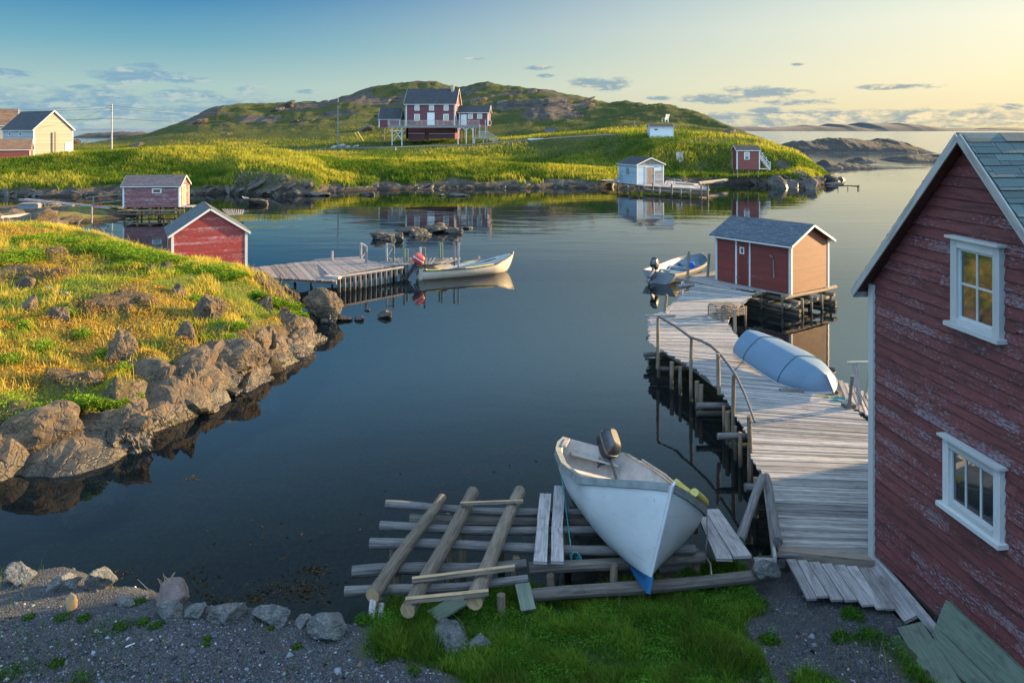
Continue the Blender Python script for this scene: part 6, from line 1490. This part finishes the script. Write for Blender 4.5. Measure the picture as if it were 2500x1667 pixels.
# timber stack and leaning boards at the foot of the big house
lb = 'treated green board'
f = FN['S']; Wn = lambda u, d, z: MW[nh.name] @ f.p(u, z, d)
nrm = (MW[nh.name].to_3x3() @ f.n)
for (a_, b_, w, h, up, lab, mt) in ((Wn(1.95, .20, .26), Wn(4.7, .22, .26), .10, .50, Vector((0, 0, 1)) - nrm * .45, 'broad pale green board leaning on the house wall, the upper of the stack', 'green_board'),
        (Wn(2.15, .46, .06), Wn(4.9, .50, .08), .10, .40, Vector((0, 0, 1)) - nrm * .7, 'greenish board below the broad leaning one at the house wall', 'green_board'),
        (P(2222, 1528, .80), P(2345, 1730, .90), .34, .05, (-.35, 0, 1), 'wide green board lying flat on the ground by the house', 'green_board'),
        (P(2138, 1364, .82), P(2345, 1612, .74), .09, .10, (0, 0, 1), 'thin grey sill beam running from the white house corner along the dark gap', 'wood'),
        (P(2128, 1388, .74), P(2225, 1512, .66), .22, .05, (-.5, 0, 1), 'bluish grey board beside the thin sill beam', 'wood')):
    mb = MB(); mb.beam(a_, b_, w, h, up); tag(mb.build('timber', mt), lab, 'timber', 'loose timbers along the big house')
mb = MB(); mb.beam(P(1842, 1380, .75), P(1893, 1382, .75), .2, .16); tag(mb.build('concrete_block', 'concrete'), 'grey concrete block at the left foot of the boardwalk', 'block')

# ================================================================== ROCKS, SHORE CLUTTER, SMALL THINGS
def bedrock(name, specs, mat, label, sub=3):
    """crags growing out of the shore: part of the terrain"""
    V = []; Fc = []; n = 0
    for (c, sx, sy, sz, rz_, sd_) in specs:
        p, f = rock_shape(sd_, sub, 8, .05, sx / 2, sy / 2, sz / 2); a, b = math.cos(rz_), math.sin(rz_); tl = .45; p = np.stack([p[:, 0] * math.cos(tl) - p[:, 2] * math.sin(tl), p[:, 1], p[:, 0] * math.sin(tl) + p[:, 2] * math.cos(tl)], 1)
        p = np.stack([p[:, 0] * a - p[:, 1] * b, p[:, 0] * b + p[:, 1] * a, p[:, 2]], 1) + np.array(c)
        V.append(p); Fc.append(f + n); n += len(p)
    me = mesh_np(name, np.concatenate(V), np.concatenate(Fc), M[mat]); me.polygons.foreach_set('use_smooth', np.full(sum(len(f) for f in Fc), False))
    o = bpy.data.objects.new(name, me); COL.objects.link(o); return tag(o, label, None, None, 'structure')
sp = []; g = random.Random(4)
W_ = GN[34 + 2]; idx = list(range(50, GN.shape[1] - 40, 5))
for i in idx:
    for rr, sc_, k in ((36, 1.0, 0), (44, 1.1, 1), (54, .9, 2), (64, .7, 3)):
        if g.random() < (.50, .55, .75, .88)[k]: continue
        r_ = min(GN.shape[0] - 1, rr + g.randint(-3, 3)); c = GN[r_, min(GN.shape[1] - 1, i + g.randint(-2, 2))]
        s0 = g.uniform(.7, 2.1) * sc_ * (1.0 if i < GN.shape[1] * .62 else .55); r_ = r_ if i < GN.shape[1] * .62 else min(GN.shape[0] - 1, r_ + 7); c = GN[r_, i]; sp.append(((c[0], c[1], c[2] - s0 * .30), s0 * g.uniform(1, 1.6), s0 * g.uniform(.8, 1.1), s0 * g.uniform(.65, 1.1), g.uniform(0, 3.1), g.randint(1, 9999)))
bedrock('bedrock', sp, 'rock', 'grey brown crags along the waterline of the left point', 4)
sp = []; jj = 0
for x in range(-300, 2040, 9):
    for k in range(2):
        if g.random() < .62: continue
        i = int((x + 420) / 5); r_ = int(SR * g.uniform(1.0, 2.0)); c = GF[r_, i]; s0 = g.uniform(.3, 1.0) * (1.1 if 550 < x < 780 or x > 1940 or 1640 < x < 1700 else 1.0) * (.8 if k else 1)
        sp.append(((c[0], c[1], c[2] - s0 * .16), s0 * g.uniform(1.2, 2.6), s0, s0 * g.uniform(.4, .7), g.uniform(0, 3), g.randint(1, 9999)))
for x, y, s0 in ((2000, 428, 2.6), (2018, 432, 2.2), (1985, 425, 3.0), (1960, 440, 2.6), (1925, 446, 2.2), (1890, 447, 2.4), (1975, 450, 2.0), (2028, 438, 1.8), (1990, 412, 2.4)):
    p = P(x, y, .6); sp.append(((p.x, p.y, .3), s0 * 1.3, s0, s0 * .95, g.uniform(0, 3), g.randint(1, 9999)))
bedrock('shore_ledges', sp, 'rock_far', 'rocky ledges along the far waterline', 3)
# outcrops on the hill
sp = []
for k in range(120):
    i = g.randint(60, len(cols) - 60); r_ = int(SR * g.uniform(5.7, 7.8)); 
    if rockF[r_, i] < .35 and g.random() < .75: continue
    c = GF[r_, i]; s0 = g.uniform(1.0, 4.2); sp.append(((c[0], c[1], c[2] - s0 * .15), s0 * g.uniform(1.2, 2.2), s0, s0 * g.uniform(.4, .7), g.uniform(-.5, .5), g.randint(1, 9999)))
bedrock('hill_outcrops', sp, 'rock_far', 'bare rock outcrops on the hillside', 3)

G2 = 'boulders on the shore of the left point'
def rk(x, y, wpx, hpx, label, z=0.0, mat='rock', sub=4, rz=0.0, dpt=.8, seed=None, group=None, flat=False, sink=.3, rough=.06, Yd=None, planes=14):
    if group == G2 and z >= .9: sink = .5; planes = 34; seed = seed or int(x * 3 + y)
    p = P(x, y, z) if Yd is None else Q(x, y, Yd); k = p.y / F; h = hpx * k / (1 - sink)
    return rock('rock', (p.x, p.y + wpx * k * dpt * .35, p.z), (wpx * k * 1.08, wpx * k * dpt, h * 1.05), seed or int(x + y), mat, label, 'rock', group, rz, sub, rough, planes, sink, flat)
G1 = 'rocks standing in the water off the left point'
rk(778, 787, 86, 62, 'largest boulder in the water off the left point, brown with a bright right side', sub=5, group=G1, seed=5)
rk(772, 745, 50, 34, 'rock cap piled on top of the largest boulder in the water', z=.45, group=G1, seed=9)
rk(828, 784, 46, 12, 'low flat rock touching the right foot of the largest boulder', group=G1, dpt=.6)
rk(877, 783, 28, 12, 'small dark rock between the big boulder and the lone round rock', group=G1)
rk(938, 777, 48, 18, 'lone low round rock in open water off the left point', group=G1, dpt=.7)
rk(897, 759, 14, 6, 'tiniest dark rock awash off the left point', group=G1, sub=3)
rk(795, 790, 30, 16, 'small yellowish rock at the near foot of the largest boulder', group=G1, sub=3)
rk(693, 722, 44, 26, 'slanting dark rock below the near edge of the left wharf', group=G1, z=.1)
rk(716, 735, 26, 14, 'small rock between the wharf edge and the big boulder', group=G1, z=.0)
G2 = 'boulders on the shore of the left point'
rk(700, 840, 110, 70, 'long dark slab of rock at the right tip of the left point', z=.1, rz=.5, group=G2, sub=5, dpt=.6)
rk(745, 850, 62, 30, 'lower slab at the water just under the long dark slab', group=G2, rz=.4)
rk(665, 905, 72, 36, 'dark bluish rock at the waterline right of the grassy bank', group=G2, z=.0)
rk(600, 925, 95, 44, 'wide mottled grey rock at the waterline below the tall grass', group=G2, z=.0, sub=5)
rk(440, 1000, 95, 125, 'tall slanting rock face with a sunlit left side in the shore cliff', group=G2, z=.1, sub=5, rz=.2)
rk(375, 1000, 88, 115, 'rounded sunlit rock face left of the tall slanting one', group=G2, z=.1, sub=5)
rk(285, 880, 95, 60, 'big flat topped grey boulder in the grass above the shore cliff', group=G2, z=1.15, sub=5, rz=.3)
rk(130, 795, 90, 60, 'pale brown boulder half buried in rusty heath', group=G2, z=1.8, sub=5)
rk(62, 760, 56, 40, 'brown boulder left of and above the pale half buried one', group=G2, z=2.1)
rk(48, 705, 66, 36, 'rounded grey boulder near the left edge among green grass', group=G2, z=2.3)
rk(500, 765, 90, 46, 'smooth grey boulder with leafy herbs in front of it', group=G2, z=1.7, sub=5)
rk(430, 720, 46, 30, 'small rounded boulder in dry grass near the middle of the point', group=G2, z=2.0)
rk(448, 830, 52, 48, 'pale boulder standing between two grass patches above the cliff', group=G2, z=1.35)
rk(205, 945, 70, 56, 'cracked grey rock with dark fissures low on the left slope', group=G2, z=.95, sub=5)
rk(270, 1120, 130, 120, 'rugged knobbly crag at the waterline, low on the left', group=G2, z=-.1, sub=5, rough=.12)
rk(70, 1130, 90, 130, 'rugged crag at the waterline nearest to the left edge', group=G2, z=-.1, sub=5, rough=.12)
rk(560, 968, 44, 16, 'small rock awash in front of the shore cliff', group=G2)
rk(355, 1000, 50, 40, 'low rock with green moss at the water under the leafy herbs', group=G2, z=.0)
rk(600, 705, 60, 60, 'steep grey rock with a dark hollow under the shed corner', group=G2, z=.7, sub=5)
rk(640, 790, 60, 80, 'smooth tall rock face right of the tall grass', group=G2, z=.5, sub=5)
G3 = 'rocks of the reef in the middle of the cove'
for (x, y, w, h, lab) in ((925, 585, 56, 14, 'long brown rock at the left end of the reef'), (985, 570, 46, 12, 'middle rock of the reef behind the upright one'), (975, 588, 22, 24, 'upright pointed pale rock at the near side of the reef'), (1020, 577, 60, 14, 'broad dark rock right of the upright one in the reef'), (1065, 568, 66, 20, 'largest hump at the far side of the reef'), (1105, 570, 44, 12, 'brown rock next to the largest hump of the reef'), (1140, 559, 26, 6, 'small flat rock at the right end of the reef'), (1000, 560, 40, 7, 'thin flat rock at the far side of the reef')):
    rk(x, y, w, h, lab, mat='rock', sub=4, group=G3, rough=.12, dpt=.6)
for (x, y, w, h, lab) in ((622, 500, 50, 17, 'rounded rock with a gull on it'), (895, 477, 40, 8, 'low dark rock near the far shore with pinkish top'), (1120, 480, 46, 7, 'wide low rock off the middle of the far shore'), (1078, 479, 22, 5, 'small low rock left of the wide low one off the far shore'), (1785 * 1.0 + 270, 440, 16, 9, 'small lone rock in open water right of the headland'), (765, 479, 70, 9, 'flat rocks at the foot of the far bluff')):
    rk(x, y, w, h, lab, mat='rock_far' if y < 490 else 'rock', sub=4, group='low rocks near the far shore', dpt=.6)
G4 = 'boulders along the edge of the gravel'
for (x, y, w, h, lab, mt) in ((35, 1425, 70, 38, 'cracked grey rock at the left edge behind the gravel', 'rock_fg'), (145, 1440, 72, 36, 'pale grey flat topped rock left of the big one on the gravel edge', 'rock_fg'), (228, 1440, 84, 60, 'big angular grey rock standing on the gravel edge', 'rock_fg'),
                           (412, 1485, 96, 60, 'large smooth pinkish boulder on the gravel edge by the dry twigs', 'rock_pink'), (405, 1510, 60, 46, 'bluish grey rock in front of the pinkish boulder', 'rock_fg'), (470, 1510, 54, 32, 'pale speckled rocks right of the pinkish boulder', 'rock_fg'), (549, 1518, 94, 42, 'dark layered rock on the gravel edge', 'rock_fg'),
                           (660, 1525, 86, 40, 'mossy grey green rock on the gravel edge', 'rock_fg'), (732, 1530, 46, 24, 'small pale rock beside the mossy one', 'rock_fg'), (800, 1562, 118, 50, 'long grey slab at the right end of the gravel edge', 'rock_fg'), (1090, 1575, 118, 50, 'dark angular rock in the grass below the slipway', 'rock_fg'), (1170, 1590, 50, 36, 'smaller blocky rock right of the dark angular one', 'rock_fg'),
                           (305, 1480, 40, 22, 'low rubble stone between the big rock and the pinkish boulder', 'rock_fg'), (1885, 1405, 60, 34, 'pale rock under the left foot of the boardwalk', 'rock_fg')):
    p = hit(BV_G, x, y + 4); z = min(1.3, p.z) if p and p.z > .5 else .85
    pk = mt == 'rock_pink'; rk(x, y + (10 if pk else 6), w * (1.15 if pk else 1), h * (1.1 if pk else 1), lab, z=z - .02, mat=mt, sub=5 if not pk else 4, group=G4, flat=False, sink=.28, planes=60 if pk else 13, rough=.015 if pk else .05)
p = hit(BV_G, 175, 1487) or P(175, 1487, 1); rock('stone', (p.x, p.y, p.z - .02), (.16, .1, .30), 61, 'cut', 'orange brown upright stone catching the light on the gravel', 'stone', None, .4, 4, .05, 8, .2)
p = hit(BV_G, 1430, 1310)
# dry twigs by the pinkish boulder
mb = MB(); b = P(383, 1462, 1.05)
def tw(x0, y0, x1, y1, r0, Y=b.y): mb.tube([Q(x0, y0, Y), Q((x0 + x1) / 2 + 1, (y0 + y1) / 2 - 1, Y - .03), Q(x1, y1, Y - .02)], [r0, r0 * .8, r0 * .35], 5)
tw(384, 1464, 428, 1396, .014); tw(398, 1441, 385, 1411, .007); tw(404, 1431, 398, 1398, .006); tw(398, 1424, 386, 1412, .005); tw(412, 1420, 400, 1404, .005); tw(408, 1424, 424, 1398, .007); tw(384, 1464, 336, 1413, .009); tw(384, 1450, 365, 1437, .006); tw(338, 1455, 306, 1430, .007); tw(340, 1450, 318, 1446, .005)
tag(mb.build('dry_branch', 'cut'), 'dry forked twigs sticking up by the pinkish boulder at the water edge', 'branch')
mb = MB(); p = hit(BV_G, 315, 1583) or P(315, 1583, 1); mb.tube([p + Vector((-.05, 0, .02)), p + Vector((.04, .06, .03))], .008, 6); tag(mb.build('white_stick', 'white_clean'), 'small white stick lying on the gravel', 'stick')
# weeds on the gravel
ws_ = []
for (x, y, r_) in ((205, 1510, .1), (340, 1470, .1), (300, 1475, .08), (255, 1545, .26), (300, 1530, .14), (60, 1640, .3), (20, 1650, .2), (200, 1660, .15), (505, 1560, .06), (500, 1575, .06), (725, 1580, .07), (380, 1530, .1), (930, 1610, .1), (1010, 1640, .12), (70, 1510, .1), (150, 1510, .12), (350, 1520, .1), (660, 1535, .05), (140, 1620, .1)):
    p = hit(BV_G, x, y)
    if p: ws_.append((p, r_, r_, r_ * .5))
blob_leaves('gravel_weeds', ws_, 330, .03, (.04, .09, .012), 'small green weeds scattered over the gravel')
ws_ = []
for (x, y, r_) in ((870, 1500, .22), (895, 1520, .2), (850, 1520, .12), (1270, 1540, .25), (1420, 1470, .3), (1550, 1440, .3), (1650, 1450, .3), (1750, 1430, .3), (1480, 1530, .35), (1600, 1560, .4), (1750, 1530, .35), (1850, 1480, .25), (1350, 1580, .3), (1250, 1620, .3), (1880, 1560, .15), (2080, 1500, .2), (2130, 1560, .25), (2060, 1560, .2), (1840, 1330, .25), (1865, 1345, .2), (960, 1530, .25), (1020, 1500, .2)):
    p = hit(BV_G, x, y)
    if p: ws_.append((p - Vector((0, 0, .03)), r_, r_, r_ * .65))
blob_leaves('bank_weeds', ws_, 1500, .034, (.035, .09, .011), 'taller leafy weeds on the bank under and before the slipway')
# a few tall seed stems by the house
pos = []; 
for (x, y) in ((2045, 1640), (2075, 1620), (2110, 1650), (2090, 1660), (2135, 1625), (1210, 1560), (1270, 1580), (1160, 1570), (2150, 1650), (2020, 1600), (1500, 1500), (1790, 1500)):
    p = hit(BV_G, x, y)
    if p: pos += [list(p + Vector((random.uniform(-.1, .1), random.uniform(-.1, .1), 0))) for _ in range(3)]
pos = np.array(pos); n = len(pos); blades('seed_stems', pos, rng.uniform(.3, .6, n), np.full(n, .008), rng.uniform(.2, .5, n), np.tile([.12, .14, .05], (n, 1)), np.tile([.22, .24, .13], (n, 1)), 'thin pale seed stems rising from the grass by the house')
# floating weed
pos = []; 
for (x, y, w, h, c) in ((560, 580, 0, 0, 0), (720, 1440, 130, 45, 260), (480, 1420, 60, 40, 60), (540, 1470, 70, 25, 80), (760, 1390, 60, 20, 90), (620, 1460, 50, 20, 50), (300, 1400, 60, 20, 20), (470, 1170, 24, 10, 20), (900, 700, 200, 20, 10), (700, 1300, 300, 120, 40), (1200, 1150, 250, 60, 20)):
    for _ in range(c): q = P(x + random.gauss(0, w * .45), y + random.gauss(0, h * .45), .008); pos.append([q.x, q.y, .008])
pos = np.array(pos); cc = np.array([.05, .032, .014]) * rng.uniform(.4, 1.6, (len(pos), 1)); leaves('floating_seaweed', pos, rng.uniform(.03, .10, len(pos)), cc, 'brown bits of seaweed floating near the gravel shore', None, .05)

# ---- far wharf in front of the pale blue shed
fw = empty('far_wharf', P(1600, 455, 0), 0, 'low plank wharf on short piles around the pale blue shed across the cove', 'wharf')
z = .92
mb = MB(); quad_deck(mb, (1475, 438), (1570, 446), (1570, 452.5), (1472, 440.5), z, 10); mb.build('deck', 'wood', fw)
mb = MB(); quad_deck(mb, (1560, 447), (1715, 453), (1732, 463), (1575, 454), z, 22); quad_deck(mb, (1628, 441), (1672, 447), (1700, 452), (1620, 450), z, 8); mb.build('deck', 'wood', fw)
for (x, y) in ((1508, 445), (1538, 451), (1572, 455), (1594, 458), (1640, 462), (1685, 463), (1712, 464), (1728, 465), (1560, 452), (1610, 460), (1662, 463)):
    mb = MB(); p = P(x, y, z); mb.log(Vector((p.x, p.y, -.8)), Vector((p.x, p.y, z + (.55 if x in (1594, 1640, 1712, 1728) else .02))), .11, .10, 7, 0, 2); mb.build('pile', 'log', fw)
for zz in (.75, .5, .25): mb = MB(); mb.log(P(1572, 456, zz) if zz > .7 else P(1572, 455 + (.92 - zz) * 19, zz), P(1728, 465 + (.92 - zz) * 19, zz), .10, .10, 7, 0, 4); mb.build('waler', 'log_brown', fw)
mb = MB(); mb.beam(P(1475, 441, .85), P(1572, 454, .85), .1, .16); mb.beam(P(1572, 455, .85), P(1732, 464.5, .85), .1, .16); mb.build('edge_board', 'wood', fw)
mb = MB(); a = Q(1718, 448, 96.5); mb.log(P(1728, 462, .95), Q(1716, 447, 95), .06); mb.log(P(1684, 452, .95), Q(1677, 443, 96), .06); mb.build('leaning_stick', 'log', fw)
for k_, (x, y) in enumerate(((1640, 443), (1655, 443))):
    mb = MB(); p = P(x, 449, .95); mb.tube([p + Vector((math.cos(a) * .55, 0, math.sin(a) * .55)) for a in [k * math.pi / 10 for k in range(11)]], .05, 6); tag(mb.build('hoop', 'wood'), ('pale bent hoop standing on the far wharf, the left of two', 'pale bent hoop standing on the far wharf, the right of two')[k_], 'hoop', 'hoops on the far wharf')
mb = MB(); mb.beam(P(1655, 448, 1.0), P(1700, 451, 1.0), .9, .2, jit=.1, seg=4); tag(mb.build('net_pile', 'rope'), 'low heap of pale net on the far wharf', 'net')
mb = MB(); mb.beam(Q(1505, 440, 96), Q(1514, 425, 97), .15, .1); mb.beam(Q(1500, 440, 96), Q(1514, 436, 97), .12, .1); tag(mb.build('driftwood', 'wood'), 'bits of driftwood leaning at the left side of the pale blue shed', 'driftwood')
mb = MB(); 
for q in range(5): x = 1655 + q * 3.2; p = Q(x, 402, 114); mb.beam(Q(x, 402, 114.5), Q(x - 3, 372, 116), .22, .08, (0, 1, 0))
tag(mb.build('leaning_boards', 'wood'), 'pale weathered boards leaning on the green rock wall behind the blue shed', 'boards')
mb = MB(); mb.log(P(1705, 448, .9), P(1775, 439, .9), .22, .2, 8); mb.log(P(1725, 450, .5), P(1770, 443, .9), .18, .16, 8); tag(mb.build('shore_logs', 'log_grey'), 'two grey logs lying along the far shore below the red cabin', 'log')
mb = MB(); [mb.log(P(x, 455.5 - (x - 2000) * .02, -.3), P(x, 455 - (x - 2000) * .02, .10 + .3 * (x % 3 == 0)), .06, .05, 6, 0, 2) for x in (2030, 2046, 2070, 2094, 2097)]
mb.log(P(2015, 450, .0), P(2098, 455, .03), .07, .05, 7); tag(mb.build('old_breakwater', 'wood_dark'), 'remains of an old timber breakwater awash off the headland', 'breakwater')
# rocks inside the old breakwater line
rk(2040, 452, 50, 7, 'dark stones heaped along the old breakwater', mat='island', dpt=.4)
# ---- clutter at the head of the cove, left
cw = empty('catwalk', P(270, 505, 0), 0, 'narrow sloping catwalk with handrails leading to the pink stilt shed', 'catwalk')
mb = MB(); mb.beam(P(180, 518, .35), P(303, 503, .80), .5, .07); mb.build('deck', 'wood', cw)
mb = MB(); mb.beam(Q(208, 483, 68), Q(302, 473, 68), .07, .07); mb.beam(Q(222, 498, 68), Q(302, 489, 68), .07, .07); mb.build('handrail', 'wood_tan', cw)
for (x, yt, yb) in ((228, 481, 532), (224, 500, 560)): mb = MB(); Yd = 66 if yb < 540 else 60; mb.beam(Q(x, yt, Yd) if yb < 540 else Q(x, 505, Yd), Q(x, yb if yb < 540 else 545, Yd), .09, .09, (1, 0, 0)); mb.build('post', 'wood_tan', cw)
bm_ = []
for k_, (x0, y0, x1, y1, lab) in enumerate(((48, 488, 180, 503, 'long grey beam on the head of the cove, the farther one'), (62, 487, 265, 508, 'long grey beam on the head of the cove, the nearer and longer one'), (150, 505, 210, 510, 'short beam lying by the orange bag'), (0, 531, 75, 523, 'pale drift log across the rocks at the left edge'))):
    mb = MB(); mb.beam(P(x0, y0, .9 if k_ < 2 else .7), P(x1, y1, .8 if k_ < 2 else .6), .22, .18); tag(mb.build('beam', 'wood'), lab, 'beam', 'old beams at the head of the cove')
bx_ = empty('fish_box', P(68, 520, .35), R(8), 'large grey fish box on the rocks at the head of the cove', 'box')
mb = MB(); mb.beam((-.0, -.0, .38), (-.0, .9, .38), 1.65, .76); mb.build('body', 'grey_box', bx_, world=False); mb = MB(); mb.beam((-.0, -.05, .79), (0, .95, .79), 1.5, .06); mb.build('lid', 'wood_tan', bx_, world=False)
for k_, (x, y, lab) in enumerate(((105, 514, 'jumbled lobster trap next to the grey fish box'), (122, 513, 'lobster trap in the middle of the jumbled heap'), (140, 512, 'lobster trap at the right end of the jumbled heap'), (118, 505, 'lobster trap on top of the jumbled heap'))):
    t_ = trap(P(x, y, .45 if k_ < 3 else .75), R(20 + 35 * k_), lab, .9, .6, .5); t_['group'] = 'jumbled lobster traps at the head of the cove'
mb = MB(); o_ = P(232, 512, .55); rows = []
for a in range(9):
    t = a / 8; rad = .48 * math.sin(math.pi * (.08 + .84 * t)) * (1 + .1 * math.sin(a * 2)); rows.append([o_ + Vector((math.cos(q * .6283) * rad + .42 * t, math.sin(q * .6283) * rad * .7, -.3 + .75 * t + .12 * math.sin(q * 2.1 + a))) for q in range(10)])
mb.grid(rows, closed=True); tag(mb.build('orange_bag', 'orange', None, True), 'bright orange bag or float hanging by a pole on the catwalk', 'bag')
hr = []
for (x, y, s0) in ((20, 560, 2.2), (60, 552, 2.6), (95, 545, 2.4), (120, 552, 1.8), (150, 548, 1.5), (35, 540, 2.0), (170, 528, 1.5), (205, 526, 1.4), (240, 522, 1.2), (90, 525, 1.2), (275, 520, 1.0), (300, 515, 1.1), (330, 512, 1.0), (360, 512, 1.0), (385, 510, .9), (10, 545, 2.2), (190, 538, 1.0), (320, 520, .8), (-20, 550, 2.5), (140, 535, 1.2)):
    p = P(x, y, .15); hr.append(((p.x, p.y, p.z), s0 * 1.5, s0, s0 * .5, g.uniform(0, 3), g.randint(1, 9999)))
bedrock('cove_head_rocks', hr, 'rock', 'rocks around the head of the cove', 3)
# low muddy flat at the head of the cove and a patch of sand
xs_ = np.linspace(-60, -31, 70); ys_ = np.linspace(54, 74, 50); X, Y = np.meshgrid(xs_, ys_)
d_ = np.minimum(smooth(X, -30.5, -37) * 1.0, 1) * smooth(Y, 73.5, 70) * smooth(Y - (X + 46) * .55, 55.5, 59)
Z = -.7 + 1.35 * d_ + (fbm(X * .5, Y * .5, 3, 4) - .5) * .7
sheet('mud_flat', X, Y, Z, 'hill_near', np.clip(.75 - smooth(fbm(X * .3, Y * .3, 9, 2), .5, .6) * .5, 0, 1))
xs_ = np.linspace(-36, -27.5, 30); ys_ = np.linspace(49, 57, 24); X, Y = np.meshgrid(xs_, ys_); Z = .22 - .07 * ((X + 33) ** 2 * .25 + (Y - 53.5) ** 2 * .4)
sheet('sand', X, Y, Z, plain('beach_sand', (.42, .33, .24), .95, 0, 2, .2, .1))
mb = MB(); quad_deck(mb, (540, 510), (597, 512), (592, 524), (555, 526), .55, 10); tag(mb.build('raft', 'wood_tan'), 'small plank raft half hidden behind the left red shed', 'raft')
# gull on its rock
gl_ = empty('gull', Q(600, 488, 78.5), R(200), 'white gull sitting on a rounded rock near the far shore', 'bird')
mb = MB(); pr = [(-.30, .01, .02), (-.2, .05, .05), (-.08, .10, .09), (.06, .12, .11), (.16, .09, .09), (.22, .055, .06), (.25, .045, .05), (.30, .05, .055), (.34, .035, .04), (.36, .01, .01)]
rows = [[Vector((x, math.cos(q * .785) * a, (.17 if x < .16 else .17 + (x - .16) * .9) + math.sin(q * .785) * b_)) for q in range(8)] for x, a, b_ in pr]
mb.grid(rows, closed=True); mb.build('body', 'gull', gl_, True, world=False)
mb = MB(); mb.tube([(.34, 0, .34), (.42, 0, .32)], [.015, .004], 6); mb.build('beak', 'beak', gl_, world=False)
for s_ in (-1, 1):
    mb = MB(); mb.grid([[Vector((-.32, s_ * .03, .20)), Vector((-.32, s_ * .05, .16))], [Vector((-.1, s_ * .11, .26)), Vector((-.1, s_ * .125, .13))], [Vector((.12, s_ * .11, .25)), Vector((.12, s_ * .125, .14))]]); mb.build('wing', 'grey_box', gl_, world=False)
    mb = MB(); mb.tube([(.02, s_ * .04, .08), (.02, s_ * .04, -.06)], .008, 5); mb.build('leg', 'beak', gl_, world=False)
# drift log on the left point
p = hit(BV_N, 115, 708); q = hit(BV_N, 165, 722)
if p and q: mb = MB(); mb.log(p + Vector((0, 0, .08)), q + Vector((0, 0, .08)), .06, .04, 8); tag(mb.build('drift_log', 'wood'), 'bleached log lying in the grass on the left point', 'log')
mb = MB(); p = Q(266, 352, 150)
# rubble at the foot of the bare pole, dark cabin-sized box and marker by the road
sp = []
for x, y, s0 in ((815, 360, 1.0), (830, 362, 1.4), (850, 361, .9), (868, 361, 1.1), (822, 358, .8)):
    p = Q(x, y, 147); gz = on(BV_F, p.x, p.y); gz = gz.z if gz is not None and hasattr(gz, 'z') else (gz if gz is not None else p.z)
    sp.append(((p.x, p.y, gz), s0 * 1.5, s0, s0 * .6, 0, int(x)))
bedrock('stone_heap', sp, 'concrete', 'pale stones heaped at the foot of the bare pole', 3)
def onF(x, y):
    h = hit(BV_F, x, y); return h if h is not None else Q(x, y, 150)
mb = MB(); p = onF(966, 368); mb.beam(p, p + Vector((0, 0, .55)), .18, .1, (1, 0, 0)); tag(mb.build('marker_post', 'white_clean'), 'tiny white marker post by the road left of the hill house', 'post')
mb = MB(); p = onF(1343, 325); mb.beam(p + Vector((-1.1, 0, .5)), p + Vector((1.1, 0, .5)), 1.2, 1.1); mb.beam(p + Vector((-1.2, 0, 1.1)), p + Vector((1.2, 0, 1.1)), 1.4, .1); tag(mb.build('storage_crate', 'motor_grey'), 'dark crate standing on the slope right of the hill house', 'crate')
mb = MB(); p = onF(1310, 341); mb.beam(p + Vector((-1.6, 0, .05)), p + Vector((1.6, .3, .05)), .9, .3, jit=.1, seg=4); tag(mb.build('pale_hull', 'white_clean'), 'pale upturned boat lying beside the road right of the hill house', 'boat')
mb = MB(); p = onF(1549, 312); mb.beam(p, p + Vector((0, 0, 1.3)), .16, .16, (1, 0, 0)); mb.beam(p + Vector((-.25, 0, .8)), p + Vector((.3, 0, .95)), .1, .1); tag(mb.build('signpost', 'wood'), 'weathered short post with a crosspiece left of the white shed', 'post')
mb = MB(); p = onF(868, 336); q = onF(886, 345)
mb.beam(Q(866, 324, 158), Q(880, 345, 157), .12, .12); mb.beam(Q(873, 322, 158), Q(888, 346, 157), .12, .12); tag(mb.build('guy_guard', 'yellow'), 'pair of faint yellow guy wire guards slanting in the grass', 'guard')
